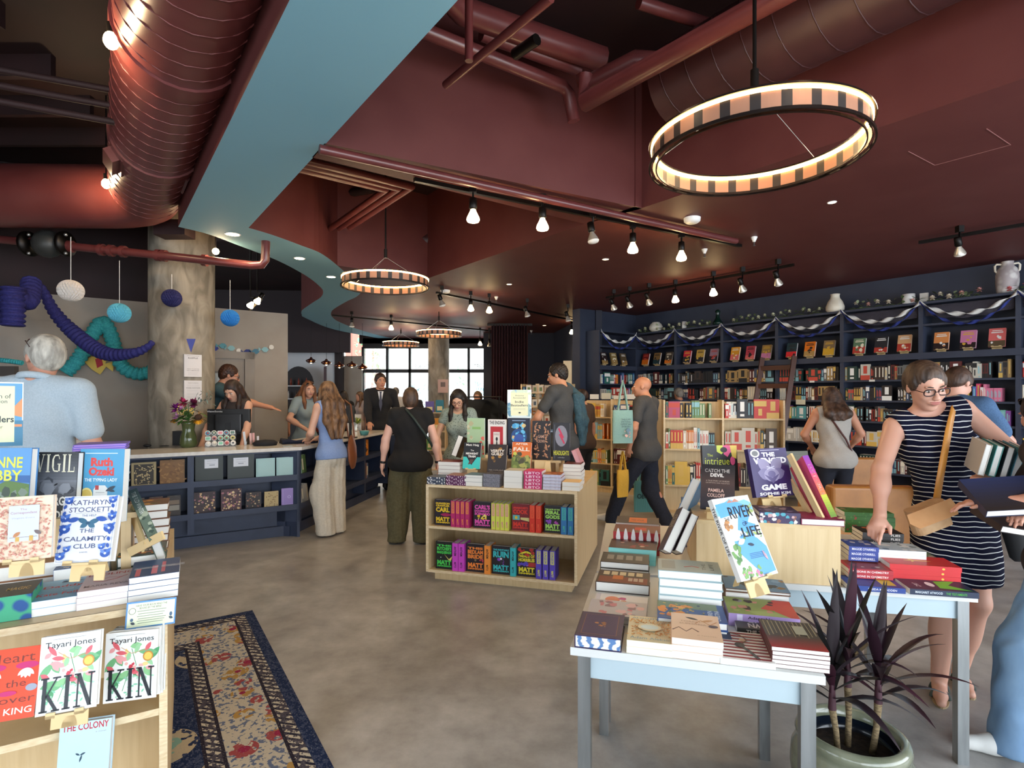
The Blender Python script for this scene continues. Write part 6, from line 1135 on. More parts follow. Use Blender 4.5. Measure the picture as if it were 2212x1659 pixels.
for i in range(26):
    a = 2*PI*i/26; d = F.to_3x3() @ Vector((math.cos(a), math.sin(a), .15)); leafmesh(mb, sc+d*.024, d, .036, .017, mat('#E8A81E', .55), .1)
o = mb.build('sunflower_petals', parent=t); mb = MB(); mb.lathe([(.001, .016), (.015, .014), (.027, .006), (.028, -.004)], noisy('sunflower_core', '#1E120C', '#4A2A14', 150, .8), F, 18); mb.build('sunflower_core', parent=t)
t.scale = (1.3, 1.3, 1.3)
# monitor with stand
m0 = D(495, 905, 6.40); t = thing('computer_monitor', 'black computer monitor seen from behind, facing the cashier', 'monitor', (m0.x, m0.y, CT)); F = basis(Vector((m0.x, m0.y, CT)), Vector((1, .12, 0)).normalized(), Vector((-.12, 1, 0)).normalized(), UP)
mb = MB(); mb.bbox((-.235, -.02, .11), (.235, .03, .40), .012, BLACK, F); mb.bbox((-.15, -.045, .14), (.15, -.02, .34), .02, mat('#1A1A1D', .45), F); mb.build('screen_housing', parent=t)
mb = MB(); mb.box((-.03, -.05, .0), (.03, -.03, .25), BLACK, F); mb.bbox((-.12, -.09, 0), (.12, .09, .012), .02, BLACK, F); mb.build('stand', parent=t)
vs, fs, _q = text_geo('ViewSonic', .02); mb = MB(); mb.add([(-.14+x*.17, -.047-.0*y, .375+y*.02) for x, y, _ in vs], fs, mat('#C8CCD0', .4), F); M_ = MB(); mb.build('maker_lettering', parent=t)
mb = MB(); mb.bbox((-.05, -.12, 0), (.10, -.02, .16), .01, BLACK, basis(D(395, 955, 6.3).xy.to_3d()+UP*CT, Vector((1, 0, 0)), Vector((0, 1, 0)), UP)); tag(mb.build('card_reader'), 'black box device between the vase and the monitor', 'device')
# sticker display box
p = on(443, 967); R = -cd1; M = basis(p, R, n1, UP); t = thing('sticker_display', 'clear acrylic bin full of round and square stickers on the counter', 'sticker display', p)
ACR = mat('#E8F0F0', .05, trans=.9, alpha=.35, name='acrylic'); sW = .30
mb = MB()
for z in (0, .055, .11): mb.box((0, .02+z*.8, z), (sW, .2, z+.003), ACR, M); mb.box((0, .02+z*.8, z), (sW, .023+z*.8, z+.04), ACR, M)
mb.box((0, .02, 0), (.003, .2, .15), ACR, M); mb.box((sW-.003, .02, 0), (sW, .2, .15), ACR, M); mb.build('acrylic_tray', parent=t)
k = 0
for row, z in enumerate((.008, .062, .117)):
    for j in range(5):
        x = .03+j*.06; cc = fr.choice(['#E4E4E0', '#4A94B8', '#D8D080', '#7AC0A0', '#D88A90', '#9A86C8', '#E0DCD0', '#5A7A6A']); mb = MB(); T2_ = M @ Matrix.Translation((x, .015+z*.8+.004*(j % 2), z+.03)) @ Matrix.Rotation(PI/2-.15, 4, 'X')
        if fr.random() < .65: mb.lathe([(.001, 0), (.028, 0), (.028, .002), (.001, .002)], mat('#EDEDEA', .4), T2_, 18); mb.lathe([(.001, .0022), (.022, .0022), (.022, .0026), (.001, .0026)], mat(cc, .4), T2_, 18); mb.lathe([(.001, .003), (.010, .003), (.010, .0034), (.001, .0034)], mat(fr.choice(['#2A3A4A', '#E8E4D8', '#C84A4A']), .4), T2_, 8)
        else: mb.bbox((-.027, -.022, 0), (.027, .022, .002), .006, mat('#EDEDEA', .4), T2_); mb.bbox((-.02, -.015, .002), (.02, .015, .0028), .004, mat(cc, .4), T2_)
        mb.build('sticker', parent=t)
# bookmarks holder, small stands, cloths, sunglasses, cables
p = on(528, 962); M = basis(p, R, n1, UP)
for i, (x, h_, c_) in enumerate(((.0, .15, '#C8D0D8'), (.055, .13, '#D8A8A0'), (.085, .13, '#D89890'), (.13, .09, '#D8D0D0'))):
    mb = MB(); mb.box((x, .02, 0), (x+.03, .05, .05), ACR, M @ Matrix.Rotation(.0, 4, 'Z')); mb.box((x+.003, .03, .0), (x+.026, .036, h_), mat(c_, .4), M @ Matrix.Rotation(-.12 if i == 0 else -.04, 4, 'Y')); tag(mb.build('bookmark_holder'), ['leaning pale bookmark bundle beside the sticker bin', 'pink bookmark stand, left of two', 'pink bookmark stand, right of two', 'short clear holder with white cards at the right'][i], 'bookmarks')
p = on(573, 962); mb = MB(); M = basis(p, R, n1, UP)
mb.lathe([(.001, 0), (.10, .0), (.11, .03), (.08, .055), (.001, .065)], mat('#15171E', .8), M @ Matrix.Scale(1.2, 4, (1, 0, 0)), 20); tag(mb.build('black_pouch'), 'dark soft pouch lying on the counter left of the blue blouse', 'pouch')
mb = MB(); mb.rings([[M @ Vector((.18+.065*i, .02+.03*math.sin(i), .0)), M @ Vector((.18+.065*i, .0, .03+.03*math.sin(i*1.3)**2)), M @ Vector((.18+.065*i, .14, .045+.02*math.cos(i))), M @ Vector((.18+.065*i, .26, .0))] for i in range(7)], mat('#1B2033', .85)); tag(mb.build('folded_jacket'), 'crumpled navy jacket lying on the counter corner', 'jacket')
for i, (x, y) in enumerate(((612, 961), (640, 958))):
    p = on(x, y+4); mb = MB(); mb.box((0, 0, 0), (.10, .09, .004), mat(['#8A9AA0', '#A08A8A'][i], .3), basis(p, R, n1, UP)); tag(mb.build('leaflet'), 'flat printed leaflet at the counter edge, %s of two' % ('left' if i == 0 else 'right'), 'leaflet')
# behind the counter, left: stack of books, small pile, box
p = D(225, 960, 6.2); p.z = CT-.14
BX = mat('#1B1B1E', .6); mb = MB(); mb.box((-5.1, 5.9, 0), (-4.05, 6.4, .84), NAVYD); tag(mb.build('back_counter'), 'dark low counter between the grey wall and the concrete column', 'cabinet')
q = Vector((-4.72, 6.0, .845)); hs = [.03, .035, .03, .04, .03, .05, .03, .04, .025, .04]
cs = ['#8A7A5A', '#1E1A1A', '#3A2A24', '#C9BC9A', '#E0DCD0', '#C84A5A', '#D8D4CC', '#3A4A3A', '#E4E0D6', '#8A6A3A']; z = q.z
for i in range(10):
    book('large old book in the tall pile behind the counter, %s from bottom' % ORD[i], Vector((q.x+fr.uniform(-.01, .01), q.y, z)), Vector((0, 1, 0)), Vector((-1, 0, 0)), UP, .18, .24, hs[i], cs[(i*3) % 10], None, [('r', .2, .3, .8, .7, '#C9C0A8')] if i % 2 else None); z += hs[i]+.0005
q = Vector((-4.16, 5.95, .845)); z = q.z
for i in range(5):
    book('slim cream book in the low pile beside the column, %s from bottom' % ORD[i], Vector((q.x, q.y, z)), Vector((0, 1, 0)), Vector((-1, 0, 0)), UP, .14, .2-.02*i, .018, ['#3A3A40', '#C8B89A', '#D0C0A4', '#C0A88C', '#D8CCB4'][i], None); z += .0185
# two black cable loops / mouse
for i, (x, y) in enumerate(((318, 958), (355, 957))):
    p = on(x, y+7); mb = MB()
    if i == 0: mb.sph(p+UP*.015, (.045, .03, .018), BLACK, n=12, k=6); tag(mb.build('computer_mouse'), 'black mouse on the counter left of the vase', 'computer mouse')
    else: mb.tube([p+Vector((.05*math.cos(a), .03*math.sin(a), .004)) for a in [k_*2*PI/14 for k_ in range(14)]], .003, BLACK, 6, closed=True); tag(mb.build('cable_coil'), 'small coil of black cable left of the vase', 'cable')
# posters on the column
def colsheet(name, label, px0, px1, py0, py1, items, ang0=None, cat='poster'):
    c = Vector((-3.93, 6.62)); r = .348
    def hit(px):
        d = Vector(((px-CX)/F_PX, 1)).normalized(); b_ = -c.dot(d); disc = b_*b_-(c.length_squared-r*r); s = -b_-math.sqrt(max(disc, 0)); return d*s
    a, b = hit(px0), hit(px1); m_ = hit((px0+px1)/2); z1_ = EYE-(py1-HY)/F_PX*m_.y; z0_ = EYE-(py0-HY)/F_PX*m_.y; ex = (b-a).normalized().to_3d(); n_ = ex.cross(UP); W_ = (b-a).length
    o = a.to_3d()+n_*.028; o.z = z1_; r_ = thing(name, label, cat, o); M = basis(o, ex, UP, n_); mb = MB(); mb.box((0, 0, -.025), (W_, z0_-z1_, 0), mat('#D8D4D4', .7), M); mb.build('sheet', parent=r_); mb = MB(); art(mb, items, W_, z0_-z1_, M, 2, .0004); mb.build('poster_print', parent=r_)
TXT = '#6A6668'
colsheet('poster', 'white raffle notice on the concrete column', 396, 434, 766, 814, [('t', 'RAFFLE', .5, .84, .55, .07, TXT, .02), ('r', .15, .93, .85, .94, TXT), ('t', 'TEXT TO ENTER', .5, .35, .7, .035, TXT), ('t', 'FOR TOMORROW', .5, .28, .7, .035, TXT, .01)]+LNS(.2, .8, [.2, .16, .12, .08], '#A8A4A4'))
colsheet('poster', 'white text notice below the raffle notice on the column', 396, 434, 822, 868, [('t', 'TODAYS EVENTS', .5, .88, .6, .04, TXT), ('t', 'WINNERS ANNOUNCED', .5, .65, .8, .05, TXT, .01)]+LNS(.15, .85, [.78, .73, .55, .5, .38, .33, .25, .2], '#A8A4A4'))
mb = MB(); a = D(403, 732, 6.22); mb.prism([(0, 0), (.10, 0), (.05, -.15)], -.004, .004, mat('#4A54A0', .7), basis(a, Vector((1, 0, 0)), UP, Vector((0, -1, 0)))); tag(mb.build('pennant'), 'small blue felt pennant on the concrete column above the notices', 'pennant')
# ---------------------------------------------------------------- paper decorations
def honeycomb(px, py, rpx, colr, label, ytop):
    Yd = F_PX*.105/rpx; c = D(px, py, Yd); r = .105; t = thing('paper_ball', label, 'paper decoration', (c.x, c.y, ytop)); m = mat(colr, .8); n = 48; k = 24; R = []
    for i in range(1, k):
        th = PI*i/k; R.append([c+Vector((.9*r*(1+.05*(-1)**(j+ (i//2)))*math.sin(th)*math.cos(2*PI*j/n), r*(1+.05*(-1)**(j+(i//2)))*math.sin(th)*math.sin(2*PI*j/n), -r*.93*math.cos(th))) for j in range(n)])
    mb = MB(); mb.rings(R, m, None, True, False, False); mb.build('honeycomb_paper', parent=t)
    mb = MB(); mb.tube([c+UP*.095, Vector((c.x, c.y, ytop))], .003, WHITE, 5); mb.build('string', parent=t)
honeycomb(153, 628, 25, '#D4CCC4', 'white honeycomb paper ball hanging left of the turquoise garland', 2.98)
honeycomb(258, 676, 22.5, '#58AFC8', 'light blue honeycomb paper ball hanging before the grey wall', 2.9)
honeycomb(371, 644, 20.5, '#1A1C52', 'dark navy honeycomb paper ball in front of the concrete column', 2.88)
honeycomb(497, 687, 19.5, '#1E74C0', 'bright blue honeycomb paper ball right of the column', 2.88)
def garland(name, label, pts, r, m, beads, flat=1.0, cat='garland'):
    """tissue garland: chain of pleated lobes along a path"""
    P = [Vector(p) for p in pts]; L = [0]
    for i in range(1, len(P)): L.append(L[-1]+(P[i]-P[i-1]).length)
    q = []; n = beads*5
    for k_ in range(n+1):
        s_ = L[-1]*k_/n; i = max(j for j in range(len(P)) if L[j] <= s_+1e-9); i = min(i, len(P)-2); f = (s_-L[i])/(L[i+1]-L[i]); p0 = P[max(i-1, 0)]; p1 = P[i]; p2 = P[i+1]; p3 = P[min(i+2, len(P)-1)]
        q.append(.5*((2*p1)+(p2-p0)*f+(2*p0-5*p1+4*p2-p3)*f*f+(3*p1-p0-3*p2+p3)*f**3))
    rr_ = [(r[0]+(r[1]-r[0])*math.sin(PI*k_/n) if isinstance(r, tuple) else r)*(.82+.22*abs(math.sin(PI*k_/5))) for k_ in range(n+1)]
    mb = MB(); mb.tube(q, rr_, m, 10); o = mb.build(name)
    if flat != 1.0:
        c = sum((Vector(v.co) for v in o.data.vertices), Vector())/len(o.data.vertices)
    return tag(o, label, cat)
TEAL = noisy('teal_tissue', '#2A8E96', '#43B2B2', 60, .8); NAVT = noisy('navy_tissue', '#1E1E5A', '#2C2C74', 60, .8)
def wpt(px, py, off=.12):     # point on the grey wall plane
    r_ = (px-CX)/F_PX; s = -8.65+off; t_ = (r_*(-.8*s)-.6*s)/(.8-r_*.6); p = ST(s, t_); p.z = EYE-(py-HY)/F_PX*p.y; return p
garland('tissue_garland', 'turquoise tissue garland in a big wave on the grey wall', [wpt(*p) for p in ((140, 806), (170, 775), (195, 730), (215, 700), (226, 698), (240, 725), (255, 775), (275, 800), (305, 808), (330, 800))], .085, TEAL, 30)
garland('tissue_garland', 'dark blue tissue garland sweeping down from the valve to the column', [D(70, 602, 6.0), D(92, 625, 6.1), D(115, 670, 6.2), D(150, 710, 6.3), D(200, 750, 6.3), D(240, 766, 6.25), D(290, 762, 6.2), D(318, 750, 6.2), D(330, 738, 6.2)], (.03, .085), NAVT, 34)
garland('tissue_garland', 'dark blue tissue garland hanging at the upper left edge', [D(-30, 660, 5.4), D(5, 680, 5.5), D(10, 650, 5.5), D(30, 640, 5.5), D(60, 650, 5.6), D(68, 610, 5.8)], .09, NAVT, 16)
garland('tissue_garland', 'short vertical dark blue tissue garland at the upper left', [D(28, 620, 5.45), D(28, 660, 5.45), D(27, 705, 5.45)], .10, NAVT, 8)
garland('tissue_garland', 'thin turquoise garland along the dark frame at the left edge', [D(-20, 776, 5.6), D(20, 780, 5.6), D(48, 784, 5.6)], .025, TEAL, 14)
mb = MB(); a = D(-30, 792, 5.5); b = D(50, 792, 5.6); mb.box((a.x, a.y, .9), (b.x, a.y+.05, b.z), mat('#4A4542', .6)); tag(mb.build('framed_board'), 'dark framed board behind the grey haired person', 'board')
p = wpt(212, 785, .03); t = thing('paper_fish', 'yellow and red paper fish on the grey wall', 'paper decoration', p); M = basis(p, Vector((.8, .6, 0)), UP, Vector((.6, -.8, 0)))
mb = MB(); mb.prism([(-.14, .02), (-.05, .1), (.06, .12), (.08, .18), (.1, .08), (.07, .0), (.16, .03), (.15, -.1), (.08, -.04), (.02, -.14), (-.06, -.08)], 0, .02, mat('#D0B050', .7), M); mb.build('fish_body', parent=t); mb = MB(); mb.prism([(-.03, .05), (.03, .08), (.05, -.02), (-.01, -.06)], .02, .026, mat('#A8202E', .7), M); mb.build('fish_stripe', parent=t)
# little fish cut-outs on the wall right of the column
for i, (x, y, c_) in enumerate(((462, 752, '#34408A'), (480, 747, '#5E98A4'), (498, 752, '#8AB4B8'), (516, 758, '#D8D4CC'), (533, 760, '#2E3A78'), (551, 759, '#4A7A90'), (571, 755, '#8AB4BA'), (586, 750, '#D8D4CC'))):
    p = wpt(x, y, .02); M = basis(p, Vector((.8, .6, 0)), UP, Vector((.6, -.8, 0))); mb = MB()
    if c_ == '#D8D4CC': mb.prism([(.035*math.cos(a), .035*math.sin(a)) for a in [k_*PI/6 for k_ in range(12)]], 0, .006, mat(c_, .8), M)
    else: mb.prism([(-.08, .03), (-.045, 0), (-.01, .035), (.03, .035), (.06, .0), (.03, -.035), (-.01, -.035), (-.045, -.0), (-.08, -.03)], 0, .006, mat(c_, .8), M)
    tag(mb.build('paper_cutout'), ('round white paper dot' if c_ == '#D8D4CC' else 'small blue paper fish')+' on the grey wall, %s from the column' % ORD[i], 'paper cut-out', 'paper fish and dots right of the column')
# ---------------------------------------------------------------- bookcase top decoration
def bz(s, dep=.0, z=BKT+.03): return ST(s, BKF+dep, z)
def bs(px, T_=BKF): r_ = (px-CX)/F_PX; return T_*(.6*r_-.8)/(.6+.8*r_)
WS = noisy('white_streamer', '#D8D6D2', '#E8E6E0', 20, .7); BS = noisy('blue_streamer', '#1E2A6A', '#2A3A8A', 20, .7)
def swag(a, b, sag, m, label, w_=.035, tw=5):
    a = Vector(a); b = Vector(b); n = 60; vs = []
    for i in range(n+1):
        f = i/n; p = a.lerp(b, f)-UP*sag*4*f*(1-f); th = PI*tw*f; d = UP*math.cos(th)+Vector((UX, UY, 0)).cross(UP)*math.sin(th); vs += [p-d*w_, p+d*w_]
    mb = MB(); mb.add(vs, [(2*i, 2*i+2, 2*i+3, 2*i+1) for i in range(n)], m, None, True); o = mb.build('paper_streamer'); so = o.modifiers.new('thickness', 'SOLIDIFY'); so.thickness = .002; return tag(o, label, 'streamer')
for k in range(9):
    if k < 8: a = wp(-7.25+.94*k, BKF-.03, BKT+.02); b = wp(-7.25+.94*(k+1), BKF-.03, BKT+.02); bn = BAYN[k]
    else: a = wp(-7.17, 7.42, BKT+.02); b = wp(-7.17, 8.4, BKT+.02); bn = 'return bay'
    swag(a, b, .19, WS, 'twisted white paper streamer across the top of the navy bookcase, %s' % bn, .03, 5)
    swag(a+Vector((0, 0, -.0)), b, .31, BS, 'twisted blue paper streamer across the top of the navy bookcase, %s' % bn, .022, 7)
MES = mat('#5A5560', .9, alpha=.45, name='dark_mesh_fabric')
for k in range(8):
    a = wp(-7.25+.94*k+.03, BKF+.05, 2.68); b = wp(-7.25+.94*(k+1)-.03, BKF+.05, 2.68); vs = []
    for i in range(13):
        f = i/12; p = a.lerp(b, f); vs += [p, p-UP*(.13+.06*math.sin(PI*f))+Vector((0, 0, .01*math.sin(i*2)))]
    mb = MB(); mb.add(vs, [(2*i, 2*i+2, 2*i+3, 2*i+1) for i in range(12)], MES, None, True); o = mb.build('mesh_swag'); so = o.modifiers.new('thickness', 'SOLIDIFY'); so.thickness = .002; tag(o, 'grey mesh cloth draped under the top of the navy bookcase, %s' % BAYN[k], 'cloth')
# flower garlands
def flowers(name, label, s0, s1, n, blooms, seed):
    r_ = random.Random(seed); base = wp((s0+s1)/2, BKF+.05, BKT+.032); t = thing(name, label, 'garland', base)
    mb = MB(); mb.tube([wp(s0+(s1-s0)*i/12, BKF+.05+.02*math.sin(i*2), BKT+.045+.015*math.sin(i*3)) for i in range(13)], .006, mat('#4A5A34', .7), 5); mb.build('vine', parent=t)
    mb = MB()
    for i in range(n*5):
        p = wp(r_.uniform(s0, s1), BKF+.05+r_.uniform(-.05, .06), BKT+.05+r_.uniform(-.01, .08)); leafmesh(mb, p, (r_.uniform(-1, 1), r_.uniform(-1, .4), r_.uniform(-.3, .9)), r_.uniform(.05, .09), .04, mat(r_.choice(['#5A6A44', '#6E7E58', '#48583A', '#8A9470']), .6))
    mb.build('leaves', parent=t)
    for i in range(n):
        p = wp(s0+(s1-s0)*(i+.5)/n+r_.uniform(-.04, .04), BKF+.02+r_.uniform(-.04, .03), BKT+.08+r_.uniform(-.02, .04)); cs_ = r_.choice(blooms); rad = r_.uniform(.035, .055) if 'C' in cs_[0] else r_.uniform(.03, .045); mb = MB()
        F = frame(p, (-.4, -.8, .4))
        for ring in range(3):
            for j in range(6):
                a = 2*PI*j/6+ring*.5; d = F.to_3x3() @ Vector((math.cos(a), math.sin(a), .3+ring*.7)); leafmesh(mb, p, d, rad*(1-.2*ring), rad*.75, mat(cs_[ring % len(cs_)], .6), 0)
        mb.build('blossom', parent=t)
WHB = [['#D8D6B8', '#C9C8A0', '#E0DEC8']]; PKB = [['#C98A86', '#B0706A', '#DCAEA0'], ['#D8A898', '#C08078', '#E0C0B0'], ['#DCD0BC', '#C8B8A0']]
flowers('flower_garland', 'white flower and leaf garland at the corner end of the navy bookcase', -7.2, -5.6, 12, WHB, 3)
flowers('flower_garland', 'white flower garland left of the cream vase on the navy bookcase', -5.2, -3.75, 11, WHB, 4)
flowers('flower_garland', 'pink rose garland around the white candle on the navy bookcase', -3.4, -2.55, 6, PKB, 5)
flowers('flower_garland', 'pink peony garland with large leaves left of the two-handled vase', -2.5, -1.95, 5, PKB, 6)
flowers('flower_garland', 'coral blossom branch right of the two-handled vase', -1.72, -1.45, 2, [['#C85A5A', '#B84848', '#D88080']], 7)
def potv(px, label, prof, m, name='vase', cat='vase', dep=.08, n=28):
    s = bs(px, BKF+dep); p = wp(s, BKF+dep, BKT+.0305); t = thing(name, label, cat, p); mb = MB(); mb.lathe(prof, m, Matrix.Translation(p), n); mb.build('vase_body', parent=t); return t, p, s
IV = noisy('ivory_ceramic', '#D9CDB8', '#E6DECE', 8, .6); CRK = noisy('crackle_ceramic', '#C9C4C0', '#A79C9C', 14, .45, kind='voronoi', lo=.3, hi=.6)
potv(1417, 'round white pot at the far end of the navy bookcase top', [(.001, 0), (.07, 0), (.125, .05), (.13, .09), (.10, .15), (.07, .17), (.07, .18), (.06, .17)], mat('#D8D2C4', .6))
potv(1804, 'cream ceramic vase with narrow flared neck on the navy bookcase', [(.001, 0), (.09, 0), (.118, .03), (.12, .08), (.095, .15), (.062, .2), (.056, .235), (.064, .26), (.058, .26), (.05, .23)], IV)
t, p, s = potv(2176, 'tall pale crackle vase with two handles on the navy bookcase', [(.001, 0), (.085, 0), (.10, .03), (.108, .12), (.108, .22), (.09, .29), (.062, .32), (.055, .36), (.062, .375), (.054, .375), (.05, .35)], CRK, dep=.1)
for sg in (-1, 1):
    d = Vector((UX, UY, 0)).lerp(Vector((1, 0, 0)), .5).normalized()*sg; mb = MB(); mb.tube([p+d*.055+UP*.345, p+d*.10+UP*.35, p+d*.115+UP*.33, p+d*.11+UP*.27, p+d*.09+UP*.25], .012, IV, 8); mb.build('handle', parent=t)
potv(1963, 'short white cylinder candle pot on the navy bookcase', [(.001, 0), (.07, 0), (.07, .13), (.062, .13), (.062, .11), (.001, .11)], WHITE, 'candle_pot', 'candle')
s = bs(1992); mb = MB(); mb.box((-.045, 0, 0), (.045, .03, .12), mat('#D0CCC4', .6), basis(wp(s, BKF+.06, BKT+.0305), Vector((UX, UY, 0)), Vector((VX, VY, 0)), UP)); tag(mb.build('small_frame'), 'small white framed picture right of the candle pot', 'picture frame')
s = bs(1472); mb = MB(); mb.lathe([(.001, 0), (.04, 0), (.04, .13), (.001, .13)], WHITE, Matrix.Translation(wp(s, BKF+.08, BKT+.0305)), 16); tag(mb.build('white_candle'), 'white pillar candle near the corner end of the bookcase top', 'candle')
s = bs(1543); p = wp(s, BKF+.1, BKT+.0305); mb = MB(); mb.lathe([(.001, 0), (.07, 0), (.085, .04), (.055, .09), (.035, .13), (.03, .2), (.045, .24), (.02, .27), (.001, .27)], mat('#0E2A22', .15), Matrix.Translation(p), 20); tag(mb.build('green_bottle'), 'dark green glass figure bottle on the navy bookcase top', 'bottle')
# ---------------------------------------------------------------- leather chairs
def club(label, cx, cy, w_, ang):
    F = basis(Vector((cx, cy, 0)), Vector((math.cos(ang), math.sin(ang), 0)), Vector((-math.sin(ang), math.cos(ang), 0)), UP); t = thing('leather_armchair', label, 'armchair', (cx, cy, 0)); h = w_/2
    def pad(nm, lo, hi, r=.03):
        mb = MB(); mb.box(lo, hi, LEATHER, F); o = mb.build(nm, parent=t); bv = o.modifiers.new('bevel', 'BEVEL'); bv.width = r; bv.segments = 3; return o
    pad('backrest', (-h, -.1, .1), (h, .04, .80)); pad('armrest', (-h, .05, .1), (-h+.1, .6, .60)); pad('armrest', (h-.1, .05, .1), (h, .6, .60)); pad('seat_cushion', (-h+.105, .05, .28), (h-.105, .6, .44)); pad('seat_base', (-h+.11, .05, .1), (h-.11, .58, .275), .01)
    for x in (-h+.05, h-.05):
        for y in (-.05, .55): mb = MB(); mb.box((x-.02, y-.02, 0), (x+.02, y+.02, .1), BLKM, F); mb.build('leg', parent=t)
club('tan leather armchair seen from behind beside the striped dress', 2.97, 4.62, .68, -.1)
club('tan leather armchair farther back near the navy bookcase', 4.10, 6.62, .70, -.1)
# ---------------------------------------------------------------- potted cordyline
PX, PY = 1.222, 2.0; t = thing('potted_cordyline', 'dark purple leaved plant in a glazed grey green pot beside the white tables', 'potted plant', (PX, PY, 0))
POT = noisy('green_grey_glaze', '#5E6450', '#8C8E78', 6, .16, (1, 1, 2.5), 6, .3, .7, coat=.4); SOIL = noisy('soil', '#1E1814', '#3A2E24', 40, .95, bump=.8)
T = Matrix.Translation((PX, PY, 0)); mb = MB()
mb.lathe([(.001, 0), (.12, 0), (.155, .04), (.19, .12), (.20, .2), (.195, .26), (.178, .295), (.176, .31), (.183, .325), (.176, .345), (.160, .355), (.146, .345), (.142, .32)], POT, T, 48, cap=False); mb.build('pot', parent=t)
mb = MB(); mb.lathe([(.142, .32), (.150, .26), (.001, .255)], mat('#141C28', .15), T, 32, cap=False); mb.build('pot_inside', parent=t)
mb = MB(); mb.lathe([(.149, .268), (.08, .275), (.001, .272)], SOIL, T, 24, cap=False); mb.build('soil', parent=t)
LF = [mat(c_, .38) for c_ in ('#22161C', '#2E1A24', '#1C1A1A', '#2A2226', '#3A1C28')]; lr = random.Random(21)
for sx, sy, hh, lean in ((-.055, -.01, .30, (-.02, .0)), (.005, .03, .36, (0, .0)), (.065, -.015, .33, (.015, -.01))):
    b = Vector((PX+sx, PY+sy, .27)); c = b+Vector((lean[0], lean[1], hh-.14)); mb = MB(); mb.tube([b, b.lerp(c, .5)+Vector((.004, 0, 0)), c], [.011, .010, .013], noisy('cane_bark', '#5A4A34', '#8E7A58', 60, .8, (1, 1, 3)), 8)
    mb.tube([c, c+UP*.14], [.014, .006], mat('#3E1A26', .5), 8); mb.build('cane', parent=t)
    for i in range(17):
        f = i/16; a = i*2.4+lr.uniform(-.3, .3); el = .35+1.05*f+lr.uniform(-.12, .12); Ln = lr.uniform(.26, .40)*(1.0 if f < .8 else .9); st = c+UP*(.02+.13*f); d = Vector((math.cos(a)*math.cos(el), math.sin(a)*math.cos(el), math.sin(el)))
        s_ = d.cross(UP).normalized(); n = 9; vs = []; drop = lr.uniform(.35, .75)*(1.05-f); W_ = lr.uniform(.03, .045)
        for j in range(n+1):
            q = j/n; p = st+d*Ln*q-UP*drop*Ln*q**2.3; w2 = .5*W_*(min(1, q*3.2)**.8*.75+.25 if q < .35 else max(0, 1-((q-.35)/.65)**1.7)); w2 = max(w2, .0015 if j < n else .0004); up_ = s_.cross(d)
            vs += [p-s_*w2+up_*w2*.35, p, p+s_*w2+up_*w2*.35]
        fs = []
        for j in range(n): k_ = j*3; fs += [(k_, k_+1, k_+4, k_+3), (k_+1, k_+2, k_+5, k_+4)]
        mb = MB(); mb.add(vs, fs, lr.choice(LF), None, True); mb.build('leaf', parent=t)
# ---------------------------------------------------------------- picture books & signs on the birch cases
M, R, Bk, a, W = m1
def onc(label, x, w_, h, c_, items, z=1.262, y=.0, t_=.02, tl=.12):
    p = a+R*x+Bk*(y+.03)+UP*(z+.0005); ey = UP*math.cos(tl)+Bk*math.sin(tl); ez = R.cross(ey); book(label, p-ez*t_, R, ey, ez, w_, h, t_, c_, items)
CRD = '#DAD8CC'
onc('open white botanical spread facing out on top of the birch bookcase', .74, .24, .20, CRD, [('n', 10, .1, .15, .3, .85, .09, ['#8AA48A']), ('r', .4, .2, .52, .75, '#A8B8C8'), ('r', .62, .2, .74, .75, '#C8C890'), ('r', .82, .2, .95, .8, '#C0B8B0')])
onc('white picture book with ochre panel right of the botanical spread', .99, .13, .20, CRD, [('r', .1, .2, .5, .75, '#D8A85A'), ('r', .6, .2, .9, .7, '#B8A890')])
onc('slim ivory book at the right end of the birch bookcase top', 1.14, .1, .2, '#D0CCB4', [('r', .2, .2, .8, .8, '#C8C4A8')])
# small cards on top of the left birch case
M, R, Bk, a, W = m2
for i in range(6):
    p = a+R*(.12+.2*i)+Bk*.05+UP*1.4705; mb = MB(); mb.box((0, 0, 0), (.15, .006, .055+.02*(i % 3)), mat(['#D8D4C8', '#E0DED6', '#C9C8B8'][i % 3], .6), basis(p, R, (Bk*.95+UP*.3).normalized(), UP)); tag(mb.build('greeting_card'), 'low white card standing on the far birch bookcase, %s from left' % ORD[i], 'card', 'cards on the far birch bookcase')
# ---------------------------------------------------------------- curtain, card rack, far display, clothes rail
CUR = mat('#3A1218', .9); pts = []
xs0, xs1, Yc = -.46, .36, 12.6
for i in range(121): f = i/120; pts.append((xs0+(xs1-xs0)*f, Yc+.05*math.sin(f*2*PI*13)+.01*math.sin(f*40)))
mb = MB(); vs = [(x, y, z) for x, y in pts for z in (.03, 3.12)]; mb.add(vs, [(2*i, 2*i+2, 2*i+3, 2*i+1) for i in range(120)], CUR, None, True); o = mb.build('curtain'); so = o.modifiers.new('thickness', 'SOLIDIFY'); so.thickness = .006; tag(o, 'floor length dark red pleated curtain right of the far windows', 'curtain')
mb = MB(); mb.bar((xs0-.1, Yc, 3.12), (xs1+.1, Yc, 3.12), .04, .05, BLKM); tag(mb.build('curtain_rail'), 'black rail of the dark red curtain under the soffit', 'curtain rail')
